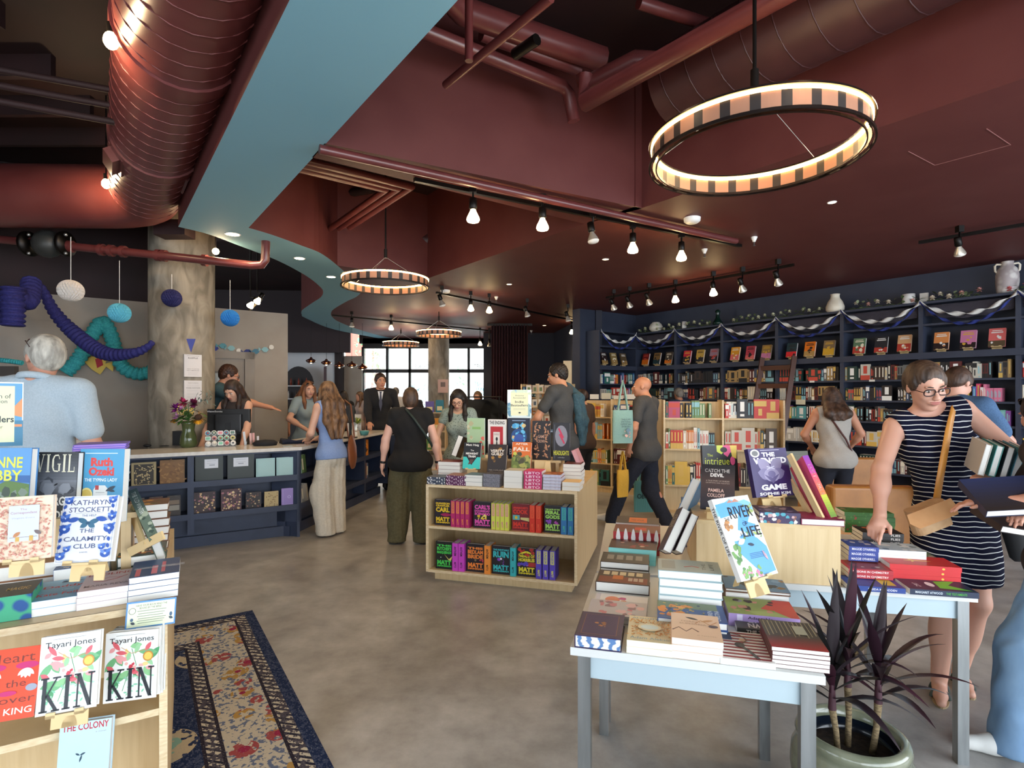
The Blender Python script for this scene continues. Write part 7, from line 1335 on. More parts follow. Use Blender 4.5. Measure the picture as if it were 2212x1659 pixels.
# card spinner rack
c = D(1161, 870, 9.2); t = thing('card_rack', 'birch spinner rack of greeting cards beside the dark curtain', 'card rack', (c.x, c.y, 0)); mb = MB(); mb.box((c.x-.2, c.y-.2, 0), (c.x+.2, c.y+.2, .06), WOOD); mb.box((c.x-.03, c.y-.03, .06), (c.x+.03, c.y+.03, 1.72), WOOD); mb.build('post', parent=t)
for k, z in enumerate((.5, .78, 1.06, 1.33, 1.56)):
    mb = MB(); mb.box((c.x-.2, c.y-.2, z), (c.x+.2, c.y+.2, z+.015), WOOD); mb.build('tier', parent=t)
    for i in range(4):
        x = c.x-.19+.098*i; mb = MB(); mb.box((x, c.y-.19, z+.015), (x+.082, c.y-.185, z+.135), mat(fr.choice(['#D8D2C4', '#C9BCA8', '#E0DCD2', '#B8A890']), .6)); mb.box((x+.02, c.y-.193, z+.04), (x+.06, c.y-.19, z+.1), mat(fr.choice(['#8A6A5A', '#4A5A6A', '#A84A3A', '#6A7A4A']), .6)); mb.build('card', parent=t)
mb = MB(); c = D(1228, 790, 10.0); mb.box((c.x-.09, c.y, 0), (c.x+.06, c.y+.06, 2.15), WOOD); mb.box((c.x-.5, c.y, 1.1), (c.x-.1, c.y+.3, 1.72), WOOD); tag(mb.build('end_panel_bookcase'), 'tall birch panel standing behind the person with the denim jacket', 'bookcase')
# clothes rail with dark shirts
c = D(1035, 880, 9.6); t = thing('clothes_rail', 'black clothes rail hung with dark printed shirts before the window', 'clothes rail', (c.x, c.y, 0)); mb = MB()
for x in (-.35, .35): mb.tube([(c.x+x, c.y, 0), (c.x+x, c.y, 1.5)], .012, BLKM, 8)
mb.tube([(c.x-.38, c.y, 1.5), (c.x+.38, c.y, 1.5)], .012, BLKM, 8); mb.build('rail_frame', parent=t)
for i, x in enumerate((-.22, .0, .2)):
    mb = MB(); mb.prism([(-.2, 0), (.2, 0), (.2, .42), (.34, .3), (.4, .42), (.22, .62), (.08, .66), (-.08, .66), (-.22, .62), (-.4, .42), (-.34, .3), (-.2, .42)], -.02, .02, mat('#1A1C1E', .9), basis(Vector((c.x+x, c.y+.05*i, .80)), Vector((1, .25, 0)).normalized(), UP, Vector((.25, -1, 0)).normalized())); o = mb.build('dark_shirt'); tag(o, 'dark printed shirt on the clothes rail, %s from left' % ORD[i], 'shirt', 'shirts on the clothes rail')
# small birch display with cards before the column (bright leaflets)
c = D(940, 960, 8.6); t = thing('birch_step_shelf', 'narrow birch shelf with small bright items left of the person in the patterned blouse', 'shelf', (c.x, c.y, 0)); M = basis(Vector((c.x, c.y, 0)), Vector((1, 0, 0)), Vector((0, 1, 0)), UP)
for x in (-.17, .16): mb = MB(); mb.box((x, -.1, 0), (x+.015, .2, 1.28), WOOD, M); mb.build('side_panel', parent=t)
for z in (.1, .4, .7, .98, 1.27): mb = MB(); mb.box((-.155, -.1, z-.015), (.16, .2, z), WOODH, M); mb.build('shelf', parent=t)
for i, (x, z, w_, h_, c_, lab) in enumerate(((-.14, 1.27, .13, .17, '#6A5AA0', 'violet boxed game'), (.02, 1.27, .12, .19, '#2A7A8A', 'teal boxed game'), (-.14, .98, .26, .2, '#E0962A', 'orange striped boxed game'), (-.12, .7, .12, .18, '#5A8A4A', 'green boxed item'), (.02, .4, .12, .16, '#C86A4A', 'coral boxed item'))):
    mb = MB(); mb.box((x, -.08, z+.0005), (x+w_, -.03, z+h_), mat(c_, .5), M); mb.box((x+.02, -.082, z+.03), (x+w_-.02, -.08, z+h_*.5), mat('#E8D8A0', .5), M); tag(mb.build('boxed_game'), lab+' on the narrow birch shelf near the window column', 'box')
# cafe wall arch shelf, bar things
t = thing('arched_shelf', 'black arched shelf niche on the white cafe wall', 'shelf', D(645, 850, 15.2)); o = D(645, 880, 15.15); o.z = 0
A = [(-.42, 0), (-.42, 1.75)]+[(-.42+.84*(1-math.cos(a))/2 if False else -.42*math.cos(a), 1.75+.55*math.sin(a)) for a in [PI*k_/12 for k_ in range(1, 12)]]+[(.42, 1.75), (.42, 0)]
mb = MB(); mb.prism(A, -.02, .02, mat('#1E1416', .6), basis(o, Vector((1, 0, 0)), UP, Vector((0, -1, 0)))); mb.build('niche_back', parent=t)
for z in (1.05, 1.4, 1.75): mb = MB(); mb.box((o.x-.42, o.y-.22, z), (o.x+.42, o.y-.02, z+.03), mat('#C8C8C8', .4)); mb.build('glass_shelf', parent=t)
for i in range(10):
    z = (1.08, 1.43, 1.78)[i % 3]; x = o.x-.3+.07*i; mb = MB(); mb.lathe([(.001, 0), (.028, 0), (.028, .12), (.01, .17), (.01, .2), (.001, .2)], mat(fr.choice(['#C8C4C0', '#8A3A2A', '#3A2A1E', '#D8D4D0']), .3), Matrix.Translation((x, o.y-.12, z+.0005)), 10); tag(mb.build('bottle'), 'small bottle on the arched shelf of the cafe wall', 'bottle', 'bottles on the arched shelf')
for x, y0 in ((-5.9, 15.2), (-5.15, 15.2)):
    mb = MB(); mb.box((x, y0, .9), (x+.05, y0+.08, 2.3), mat('#5A4448', .6)); tag(mb.build('wall_post'), 'slim dark upright on the white cafe wall, %s' % ('left' if x < -5.5 else 'right'), 'post')
mb = MB(); mb.box((-6.6, 11.6, 0), (-3.9, 12.1, .96), mat('#2A2422', .5)); mb.box((-6.65, 11.55, .96), (-3.85, 12.15, 1.0), QUARTZ); tag(mb.build('cafe_bar'), 'dark cafe bar counter below the amber pendants', 'bar counter')
# register things at the far end of the counter
c = on(757, 946); t = thing('receipt_stand', 'black tablet till on a stand at the far part of the counter', 'till', c); mb = MB(); mb.lathe([(.001, 0), (.09, 0), (.09, .015), (.001, .015)], BLACK, Matrix.Translation(c), 20); mb.tube([c+UP*.01, c+UP*.22], .018, BLACK, 8); mb.build('stand', parent=t); mb = MB(); mb.box((-.02, -.13, .2), (.02, .13, .42), BLACK, Matrix.Translation(c)); mb.build('tablet', parent=t)
c = on(787, 940); mb = MB(); mb.lathe([(.001, 0), (.05, 0), (.065, .05), (.065, .06), (.001, .06)], mat('#5AA0A4', .4), Matrix.Translation(c), 18); tag(mb.build('turquoise_tub'), 'small turquoise tub on the far part of the counter', 'tub')
c = on(772, 930); t = thing('air_plant_jar', 'clear jar with green yellow leaves on the far counter', 'jar', c); mb = MB(); mb.lathe([(.001, 0), (.05, 0), (.05, .12), (.03, .14)], ACR, Matrix.Translation(c), 16, cap=False); mb.build('jar', parent=t); mb = MB()
for i in range(24): leafmesh(mb, c+UP*.1, (fr.uniform(-1, 1), fr.uniform(-1, 1), fr.uniform(.4, 1.5)), .15, .02, mat(fr.choice(['#8A9A3A', '#A8B04A', '#5A7A2E']), .5))
mb.build('leaves', parent=t)
c = D(765, 885, 9.6); mb = MB(); mb.box((c.x-.12, c.y, .0), (c.x+.12, c.y+.02, 1.2), mat('#D8D8D8', .5), Matrix.Identity(4)); mb.box((c.x-.1, c.y-.002, 1.06), (c.x+.1, c.y, 1.14), mat('#7A7A80', .5)); tag(mb.build('menu_card'), 'white card with grey picture beside the till', 'card')
# outside: pale street, building and trees seen through the far windows
EXT = mat('#E8EAE8', .9); mb = MB(); mb.box((-14, 16.3, -.12), (8, 32, -.02), EXT); struct(mb.build('ground_street'))
mb = MB(); mb.box((-9, 27, 0), (6, 28, 9), mat('#F0EEE8', .9)); tag(mb.build('facade'), 'pale building across the street beyond the far windows', 'building')
mb = MB(); mb.box((-7.2, 24, 0), (-6.1, 24.6, 7), mat('#B0685A', .9)); tag(mb.build('brick_pier'), 'reddish brick pier across the street at the left of the windows', 'building')
tr = random.Random(9)
for i, (x, y, h_, lab) in enumerate(((-5.1, 21, 3.6, 'green street tree seen through the left window'), (-1.9, 22, 3.2, 'green street tree seen beside the window column'), (-.9, 19.5, 2.0, 'blue green shrub outside the right window'), (-3.2, 18.5, 1.9, 'blue green shrub outside behind the door pane'), (-4.6, 18.3, 1.9, 'blue green shrub outside the leftmost pane'))):
    t = thing('street_tree' if i < 2 else 'shrub', lab, 'tree' if i < 2 else 'shrub', (x, y, 0)); mb = MB()
    if i < 2: mb.tube([(x, y, -.02), (x, y, h_*.7)], .06, mat('#6A5A4A'), 7)
    else:
        for k in range(9): a = tr.uniform(0, 2*PI); mb.tube([(x, y, -.02), (x+.45*math.cos(a), y+.3*math.sin(a), h_)], .012, mat('#4A8A96'), 5)
    mb.build('trunk', parent=t); mb = MB()
    for k in range(240 if i < 2 else 140):
        a = tr.uniform(0, 2*PI); r_ = tr.uniform(0, .9 if i < 2 else .5); p = Vector((x+r_*math.cos(a), y+r_*math.sin(a), tr.uniform(h_*.55, h_*1.15) if i < 2 else tr.uniform(.5, h_))); leafmesh(mb, p, (tr.uniform(-1, 1), tr.uniform(-1, 1), tr.uniform(-1, 1)), .16, .09, mat(tr.choice(['#7CC08A', '#94D09A', '#6AB07A'] if i < 2 else ['#7CC4CE', '#6AB8C4', '#94D0D8']), .7))
    mb.build('leaves', parent=t)
c = D(957, 834, 14.1); t = thing('poster', 'small pinkish notice taped to the far window column', 'poster', c); mb = MB(); mb.box((-.13, -.01, -.17), (.13, 0, .17), mat('#C8A8A0', .8), Matrix.Translation(c)); mb.box((-.06, -.012, -.02), (.06, -.01, .1), mat('#7A6A68', .8), Matrix.Translation(c)); mb.build('sheet', parent=t)
mb = MB()
for a_, b_ in (((1962, 327), (2019, 357)), ((2131, 278), (2183, 313)), ((2019, 357), (2183, 313))): mb.bar(G(*a_, ZS-.001), G(*b_, ZS-.001), .004, .004, mat('#8A5A56', .6))
struct(mb.build('ceiling_access_panel'))
# ---------------------------------------------------------------- figures: blended volumes turned into one continuous surface
def V3(*a): return np.array(a, dtype=np.float32)
class Vol:
    def __init__(s): s.p = []; s.sub = []; s.cut = []; s.wave = None
    def cap(s, a, b, ra, rb, k=.02): s.p.append(('c', np.array(a, np.float32), np.array(b, np.float32), ra, rb, k)); return s
    def chain(s, P, R, k=.02):
        for i in range(len(P)-1): s.cap(P[i], P[i+1], R[i], R[i+1], k)
        return s
    def ell(s, c, r, R=None, k=.03, sub=False): (s.sub if sub else s.p).append(('e', np.array(c, np.float32), np.array(r, np.float32), None if R is None else np.array(R, np.float32), 0, k)); return s
    def plane(s, o, n): s.cut.append((np.array(o, np.float32), np.array(n, np.float32)/np.linalg.norm(n))); return s     # removes the side n points to
    def mesh(s, h):
        lo = np.full(3, 1e9); hi = -lo
        for q in s.p:
            if q[0] == 'c': r = max(q[3], q[4]); l = np.minimum(q[1], q[2])-r; u = np.maximum(q[1], q[2])+r
            else: r = max(q[2]); l = q[1]-r; u = q[1]+r
            lo = np.minimum(lo, l); hi = np.maximum(hi, u)
        for o, n in s.cut:
            for ax in range(3):
                if n[ax] > .999: hi[ax] = min(hi[ax], o[ax]+h)
                if n[ax] < -.999: lo[ax] = max(lo[ax], o[ax]-h)
        lo -= 3*h; hi += 3*h; N = np.ceil((hi-lo)/h).astype(int)+1
        X = (lo[0]+h*np.arange(N[0])).astype(np.float32); Y = (lo[1]+h*np.arange(N[1])).astype(np.float32); Z = (lo[2]+h*np.arange(N[2])).astype(np.float32)
        d = np.full(N, .25, np.float32)
        def region(q, pad):
            if q[0] == 'c': r = max(q[3], q[4])+pad; l = np.minimum(q[1], q[2])-r; u = np.maximum(q[1], q[2])+r
            else: r = max(q[2])+pad; l = q[1]-r; u = q[1]+r
            a = np.clip(((l-lo)/h).astype(int), 0, N-1); b = np.clip(((u-lo)/h).astype(int)+2, 0, N); return tuple(slice(a[i], b[i]) for i in range(3))
        def dist(q, S_):
            x = X[S_[0]][:, None, None]; y = Y[S_[1]][None, :, None]; z = Z[S_[2]][None, None, :]
            if q[0] == 'c':
                a, b = q[1], q[2]; ab = b-a; L = float(ab @ ab)+1e-9; px, py, pz = x-a[0], y-a[1], z-a[2]; t = np.clip((px*ab[0]+py*ab[1]+pz*ab[2])/L, 0, 1)
                return np.sqrt((px-t*ab[0])**2+(py-t*ab[1])**2+(pz-t*ab[2])**2)-(q[3]+(q[4]-q[3])*t)
            c, r, R = q[1], q[2], q[3]; px, py, pz = x-c[0], y-c[1], z-c[2]
            if R is not None: px, py, pz = px*R[0, 0]+py*R[1, 0]+pz*R[2, 0], px*R[0, 1]+py*R[1, 1]+pz*R[2, 1], px*R[0, 2]+py*R[1, 2]+pz*R[2, 2]
            k0 = np.sqrt((px/r[0])**2+(py/r[1])**2+(pz/r[2])**2); k1 = np.sqrt((px/r[0]**2)**2+(py/r[1]**2)**2+(pz/r[2]**2)**2)+1e-6
            return k0*(k0-1)/k1
        for q in s.p:
            k = q[5]; S_ = region(q, k+2*h); D_ = d[S_]; e = dist(q, S_); m = np.maximum(k-np.abs(D_-e), 0)/k; d[S_] = np.minimum(D_, e)-m*m*k*.25
        for q in s.sub:
            k = q[5]; S_ = region(q, k+2*h); D_ = d[S_]; e = -dist(q, S_); m = np.maximum(k-np.abs(D_-e), 0)/k; d[S_] = np.maximum(D_, e)+m*m*k*.25
        if s.wave is not None:
            d += s.wave(X[:, None, None], Y[None, :, None], Z[None, None, :]).astype(np.float32)
        for o, n in s.cut:
            d = np.maximum(d, (X[:, None, None]-o[0])*n[0]+(Y[None, :, None]-o[1])*n[1]+(Z[None, None, :]-o[2])*n[2])
        d[0] = d[-1] = .1; d[:, 0] = d[:, -1] = .1; d[:, :, 0] = d[:, :, -1] = .1
        I = d < 0; cs = [(i, j, k) for i in (0, 1) for j in (0, 1) for k in (0, 1)]; n1 = tuple(N-1)
        cnt = np.zeros(n1, np.int8)
        for i, j, k in cs: cnt += I[i:i+n1[0], j:j+n1[1], k:k+n1[2]]
        act = np.argwhere((cnt > 0) & (cnt < 8)); idx = np.full(n1, -1, np.int64); idx[tuple(act.T)] = np.arange(len(act))
        P = np.zeros((len(act), 3)); W = np.zeros(len(act)); val = {c: d[tuple((act+np.array(c)).T)] for c in cs}
        for a in cs:
            for ax in range(3):
                if a[ax]: continue
                b = list(a); b[ax] = 1; b = tuple(b); va, vb = val[a], val[b]; m = (va < 0) != (vb < 0); t = np.where(m, va/np.where(m, va-vb, 1), 0); p = np.array(a, float)[None, :]+np.zeros((len(act), 3)); p[:, ax] += t; P += p*m[:, None]; W += m
        P = lo+(act+P/W[:, None])*h; F = []
        for ax in range(3):
            o1, o2 = [(1, 2), (2, 0), (0, 1)][ax]; sl = [slice(None)]*3; s2 = [slice(None)]*3; sl[ax] = slice(0, -1); s2[ax] = slice(1, None)
            a = I[tuple(sl)]; b = I[tuple(s2)]; e = np.argwhere(a != b); e = e[(e[:, o1] > 0) & (e[:, o2] > 0) & (e[:, o1] < n1[o1]) & (e[:, o2] < n1[o2])]
            ins = a[tuple(e.T)]; u = np.zeros(3, int); u[o1] = 1; v = np.zeros(3, int); v[o2] = 1
            q = np.stack([idx[tuple((e-u-v).T)], idx[tuple((e-v).T)], idx[tuple(e.T)], idx[tuple((e-u).T)]], 1); q[~ins] = q[~ins][:, ::-1]; F.append(q)
        return P, np.concatenate(F)
    def build(s, name, h, m, parent, split=None):
        P, F = s.mesh(h); off = np.array(root_loc(parent)); me = bpy.data.meshes.new(name); me.vertices.add(len(P)); me.vertices.foreach_set('co', (P-off).astype(np.float32).ravel()); me.loops.add(len(F)*4); me.loops.foreach_set('vertex_index', F.astype(np.int32).ravel())
        me.polygons.add(len(F)); me.polygons.foreach_set('loop_start', np.arange(0, len(F)*4, 4, dtype=np.int32)); me.polygons.foreach_set('use_smooth', np.ones(len(F), bool)); me.update(calc_edges=True)
        for mm in (m if isinstance(m, list) else [m]): me.materials.append(mm)
        if split is not None: c = P[F].mean(1); me.polygons.foreach_set('material_index', split(c).astype(np.int32))
        o = bpy.data.objects.new(name, me); COL.objects.link(o); o.parent = parent; return o
def ROT(ax, a): return np.array(Matrix.Rotation(a, 3, ax), float)
def ik(a, b, la, lb, hint):
    a = np.array(a, float); b = np.array(b, float); v = b-a; L = np.linalg.norm(v); L2 = min(L, (la+lb)*.995); u = v/L; b = a+u*L2; x = (la*la-lb*lb+L2*L2)/(2*L2); y = math.sqrt(max(la*la-x*x, 1e-6)); h_ = np.array(hint, float); h_ = h_-u*(h_@u); h_ /= (np.linalg.norm(h_)+1e-9); return a+u*x+h_*y, b
def skinm(c): return mat(c, .5, sss=.06, name='skin')
def hairm(c1, c2): return noisy('hair', c1, c2, 26, .55, (1, 1, .35), 4, .35, .65, bump=.3)
def cloth(c1, c2=None, sc=140): return noisy('fabric', c1, c2 or c1, sc, .9, (1, 1, 1), 2)
def person(label, xy, yaw, H, h=.009, sex='f', wd=1.0, lean=0., side=0., head=(0, 0, 0), hands=(None, None), elbow=((1, -.4, -.3), (-1, -.4, -.3)), feet=((.09, 0), (-.09, 0)), fyaw=(0, 0), curl=.5,
           skin='#C99A7E', hair=None, hairc=('#2A1C14', '#4A3424'), top=None, topc='#333333', sleeve=.5, hem=.0, neck=.0, bottom=None, botc='#222222', wide=1.0, shoes='#DDDDDD', face=True, world_hands=(None, None), twist=0., sandal=False, dress=False, visible=None, hipdrop=0., bald=False, lipc='#A8605A', hdir=(None, None)):
    """yaw 0 looks away from the street, +Y; hands: targets in body space, or in the shop's space"""
    k = H/1.7; Rz = ROT('Z', yaw); o = np.array([xy[0], xy[1], 0.]); W = lambda p: Rz@np.array(p, float)+o
    t = thing('person', label, 'person', (xy[0], xy[1], 0)); sw = (.178 if sex == 'm' else .158)*k*min(wd, 1.12); hz = (.885-hipdrop)*k
    P = np.array([0, 0, hz]); Rl = ROT('X', -lean)@ROT('Y', side)@ROT('Z', twist)
    def T(x, y, z): return P+Rl@np.array([x*k, y*k, z*k])          # torso space, z above the hips
    chest = T(0, .0, .39); shR = T(0, -.01, .53); neckb = T(0, -.015, .575); hc = T(0, .035, .70)
    Rh = Rl@ROT('Z', head[0])@ROT('X', head[1])@ROT('Y', head[2]); hk = k*.98
    def Hd(x, y, z): return hc+Rh@(np.array([x, y, z])*hk)
    sR = T(sw/k, -.01, .52); sL = T(-sw/k, -.01, .52); la, lb = .285*k, .255*k; RW = Rz@Rl; RWh = Rz@Rh
    B = Vol(); e = B.ell; q = wd
    def tors(A, g, kk=.06):
        A.ell(W(T(0, 0, -.0)), np.array([.155*q if sex == 'f' else .145*q, .118*q**.8, .13])*k+g, RW, kk); A.ell(W(T(0, .005, .17)), np.array([.125*q if sex == 'f' else .138*q, .098*q, .16])*k+g, RW, kk)
        A.ell(W(chest), np.array([.148*q, .108*q**.8, .165])*k+g, RW, kk); A.cap(W(T(sw/k*.82, -.012, .515)), W(T(-sw/k*.82, -.012, .515)), .052*k+g, .052*k+g, kk*.8)
        A.cap(W(T(.05, -.02, .55)), W(T(sw/k*.9, -.015, .525)), .045*k+g, .05*k+g, kk*.6); A.cap(W(T(-.05, -.02, .55)), W(T(-sw/k*.9, -.015, .525)), .045*k+g, .05*k+g, kk*.6)
        if sex == 'f':
            for s_ in (-1, 1): A.ell(W(T(s_*.068*q, .085, .37)), np.array([.06, .05, .062])*k+g, RW, .04)
    tors(B, 0)
    # legs
    ank = []; kne = []; hip = []
    for i, s_ in enumerate((1, -1)):
        hp = np.array([s_*.085*k*q, 0, hz-.03*k]); a = np.array([feet[i][0]*k, feet[i][1]*k-.0, (feet[i][2] if len(feet[i]) > 2 else .0)*k+.085*k]); kn, a = ik(hp, a, .399*k, .386*k, (s_*.1, 1, 0)); hip.append(hp); kne.append(kn); ank.append(a)
        B.chain([W(hp), W(kn), W(a)], [.082*k*q, .052*k*q**.5, .036*k], .03); cf = kn*.62+a*.38+np.array([0, -.018*k, 0]); B.ell(W(cf), np.array([.045, .05, .11])*k, None, .04)
        fr_ = ROT('Z', fyaw[i]); f1 = a+fr_@np.array([0, -.04*k, -.045*k]); f2 = a+fr_@np.array([0, .10*k, -.06*k]); B.chain([W(a+fr_@np.array([0, -.02*k, -.04*k])), W(a+fr_@np.array([0, .07*k, -.058*k])), W(a+fr_@np.array([0, .15*k, -.066*k]))], [.034*k, .030*k, .020*k], .02)
    # arms and hands
    elb = []; wri = []; hd = []
    for i, s_ in enumerate((1, -1)):
        s0 = sR if i == 0 else sL
        if world_hands[i] is not None: tg = Rz.T@(np.array(world_hands[i], float)-o)
        elif hands[i] is not None: tg = np.array(hands[i], float)*k
        else: tg = T(s_*(sw/k+.07), .03, -.02)
        ht = np.array(elbow[i], float); el, wr = ik(s0, tg, la, lb, ht); elb.append(el); wri.append(wr); fu = (wr-el)/np.linalg.norm(wr-el)
        if hdir[i] is not None: fu = Rz.T@np.array(hdir[i], float); fu /= np.linalg.norm(fu)
        hd.append(fu)
        B.chain([W(s0), W(el), W(wr)], [.047*k*q**.6, .037*k*q**.5, .025*k], .025); B.ell(W(el*.68+wr*.32), np.array([.04, .04, .06])*k*q**.4, frame_np(Rz@(wr-el)), .03)
        # hand: palm, four unequal fingers and a side thumb
        up = np.array([0, 0, 1.]) if abs(fu[2]) < .8 else np.array([0, 1., 0]); sd = np.cross(fu, up); sd /= np.linalg.norm(sd); nn = np.cross(sd, fu)
        if abs(fu[2]) >= .8: sd, nn = np.array([0, 1., 0])-fu*fu[1], np.array([-s_, 0, 0.]); sd /= np.linalg.norm(sd); nn = nn-fu*(nn@fu); nn /= np.linalg.norm(nn)
        else: nn = -np.abs(1)*nn if nn[2] > 0 else nn
        palm = wr+fu*.05*k
        B.cap(W(wr), W(palm), .023*k, .026*k, .015)
        for j, (sp_, ln, rr_) in enumerate(((-.027, .066, .0078), (-.009, .078, .0082), (.009, .073, .008), (.026, .058, .007))):
            b0 = wr+fu*.078*k+sd*sp_*k; B.cap(W(wr+fu*.03*k+sd*sp_*.6*k), W(b0), .0125*k, .0105*k, .012)
            c_ = curl if not isinstance(curl, (tuple, list)) else curl[i]; c_ = c_[j] if isinstance(c_, (tuple, list)) else c_
            d1 = fu*math.cos(c_*.6)+nn*math.sin(c_*.6); d2 = fu*math.cos(c_*1.5)+nn*math.sin(c_*1.5); m1_ = b0+d1*ln*.55*k; B.cap(W(b0), W(m1_), rr_*k*1.05, rr_*k, .006); B.cap(W(m1_), W(m1_+d2*ln*.5*k), rr_*k, rr_*k*.8, .004)
        th = wr+fu*.028*k-sd*.024*k; t1 = th+(fu*.65-sd*.7+nn*.2)*.035*k; B.cap(W(th), W(t1), .012*k, .0095*k, .012); B.cap(W(t1), W(t1+(fu*.9-sd*.2+nn*.25)*.03*k), .0092*k, .0075*k, .005)
    # neck and head
    B.cap(W(neckb), W(Hd(0, -.02, -.06)), (.056 if sex == 'm' else .046)*k, (.05 if sex == 'm' else .042)*k, .03)
    jw = 1.06 if sex == 'm' else 1.0
    B.ell(W(Hd(0, -.012, .028)), np.array([.073, .092, .083])*hk, RWh, .03); B.ell(W(Hd(0, .03, -.035)), np.array([.056*jw, .06, .078])*hk, RWh, .03); B.ell(W(Hd(0, .062, -.094)), np.array([.024*jw, .02, .017])*hk, RWh, .02)
    for s_ in (-1, 1):
        B.ell(W(Hd(s_*.073, -.008, -.006)), np.array([.009, .018, .029])*hk, RWh, .008)
        if face:
            B.ell(W(Hd(s_*.033, .066, -.022)), np.array([.022, .02, .022])*hk, RWh, .02); B.ell(W(Hd(s_*.03, .098, .006)), np.array([.017, .014, .012])*hk, RWh, .012, sub=True)
            B.ell(W(Hd(s_*.010, .102, -.030)), np.array([.008, .009, .007])*hk, RWh, .006)
            B.ell(W(Hd(s_*.03, .082, .026)), np.array([.02, .01, .006])*hk, RWh, .012)
    if face:
        B.cap(W(Hd(0, .086, .012)), W(Hd(0, .109, -.024)), .0075*hk, .0105*hk, .012); B.ell(W(Hd(0, .088, -.055)), np.array([.026, .012, .013])*hk, RWh, .015)
    sk = skinm(skin); B.build('body', h, sk, t)
    if face:
        mb = MB(); EW = mat('#E8E4DE', .25); IR = mat('#3A2A1E', .2)
        for s_ in (-1, 1):
            M = Matrix.Translation(W(Hd(s_*.031, .077, .005))) @ Matrix(RWh.tolist()).to_4x4(); m2 = MB(); m2.sph((0, 0, 0), (.0118*hk, .0125*hk, .0068*hk), EW, M, 12, 8); m2.sph((0, .0085*hk, -.001*hk), (.0062*hk, .005*hk, .0060*hk), IR, M, 10, 6); m2.build('eye', parent=t)
            m2 = MB(); m2.tube([W(Hd(s_*.014, .092, .026)), W(Hd(s_*.03, .092, .031)), W(Hd(s_*.047, .079, .026))], [.002*hk, .0032*hk, .0015*hk], mat(hairc[0], .8), 6); m2.build('eyebrow', parent=t)
            m2 = MB(); m2.tube([W(Hd(s_*.018, .0865, .011)), W(Hd(s_*.031, .0905, .0145)), W(Hd(s_*.044, .082, .010))], .0013*hk, mat('#2A1A14', .7), 5); m2.build('eyelid_line', parent=t)
        M = Matrix.Translation(W(Hd(0, .095, -.054))) @ Matrix(RWh.tolist()).to_4x4(); m2 = MB(); m2.sph((0, 0, .0035*hk), (.025*hk, .008*hk, .0045*hk), mat(lipc, .4), M, 14, 6); m2.sph((0, 0, -.0045*hk), (.021*hk, .008*hk, .0055*hk), mat(lipc, .4), M, 14, 6); m2.build('lips', parent=t)
    # hair
    if hair:
        A = Vol(); hm = hairm(*hairc); A.ell(W(Hd(0, -.022, .040)), np.array([.081, .098, .086])*hk, RWh, .02)
        st_ = hair[0]
        if st_ in ('short', 'curly', 'bob'):
            A.ell(W(Hd(0, -.06, .0)), np.array([.074, .055, .075])*hk, RWh, .03)
            if st_ == 'bob':
                A.ell(W(Hd(0, -.045, -.03)), np.array([.085, .075, .095])*hk, RWh, .03)
            for s_ in (-1, 1): A.ell(W(Hd(s_*.068, .012, .022)), np.array([.014, .03, .035])*hk, RWh, .015)
        if st_ in ('long', 'wavy'):
            ln = hair[1]; A.ell(W(Hd(0, -.055, -.02)), np.array([.085, .06, .11])*hk, RWh, .03)
            bk = T(0, -.13*q, .70-ln); wv = .02 if st_ == 'wavy' else 0
            for s_, off in ((-1, .07), (0, 0), (1, .07)):
                A.chain([W(Hd(s_*.06, -.05, .0)), W(T(s_*.08, -.085, .56)), W(T(s_*(.075+wv), -.125*q, .56-(ln-.14)*.5)), W(bk+Rl@np.array([s_*.05*k, .0, 0]))], [.045*hk, .05*hk, .05*hk, .022*hk], .03)
            if len(hair) > 2:
                for s_ in (-1, 1): A.chain([W(Hd(s_*.066, .02, .02)), W(Hd(s_*.078, .02, -.07)), W(T(s_*.085, .07, .53)), W(T(s_*.09, .105, .53-hair[2]))], [.025*hk, .024*hk, .028*hk, .016*hk], .02)
        if st_ == 'curly': A.wave = lambda x, y, z: .006*np.sin(x*150)*np.sin(y*140)*np.sin(z*150)
        else:
            fq = 260; A.wave = lambda x, y, z: .0022*np.sin((x+y)*fq+3*np.sin(z*25))*np.cos((x-y)*fq*.7)
        fr0 = hair[-1] if isinstance(hair[-1], str) and hair[-1] in ('bangs', 'side') else None
        A.ell(W(Hd(0, .118 if fr0 != 'bangs' else .125, -.016 if fr0 != 'bangs' else -.045)), np.array([.067, .069, .108 if fr0 != 'bangs' else .08])*hk, RWh, .012, sub=True)
        if st_ in ('short', 'curly'): A.plane(W(Hd(0, 0, -.062)), Rz@Rh@np.array([0, .35, -1.]))
        A.build('hair', max(h*.85, .005), hm, t)
    # trousers or skirt
    if bottom:
        A = Vol(); g = .012*k; A.ell(W(T(0, 0, -.01)), np.array([.157*q, .122*q**.8, .12])*k+g, RW, .05); A.ell(W(T(0, .005, .08)), np.array([.125*q, .095*q, .08])*k+g*.3, RW, .05)
        if bottom == 'trousers' or bottom == 'shorts':
            for i in range(2):
                hp, kn, a = hip[i], kne[i], ank[i]; a2 = a.copy(); a2[2] = max(a2[2]-.05*k, .03)
                if bottom == 'trousers': A.chain([W(hp), W(kn), W(a2)], [.092*k*q, (.066*.75+.25*.09*wide)*k*wide**.6*q**.4, .058*k*wide], .035)
                else: A.chain([W(hp), W(hp*.35+kn*.65)], [.095*k*q, .088*k*wide], .035)
            sd_ = rnd.uniform(0, 6); kw = 1.0
            A.wave = lambda x, y, z: .0035*np.sin(z*38+sd_+6*x)*np.sin(x*30+y*26)+.0025*np.sin((x*1.3+y)*70+sd_)*(wide > 1.3)
            A.plane((0, 0, ank[0][2] if False else .018), (0, 0, -1))
        A.plane(W(T(0, 0, .09)), Rz@Rl@np.array([0, 0, 1.]))
        A.build('trousers' if bottom != 'shorts' else 'shorts', h, botc if not isinstance(botc, str) else cloth(botc), t)
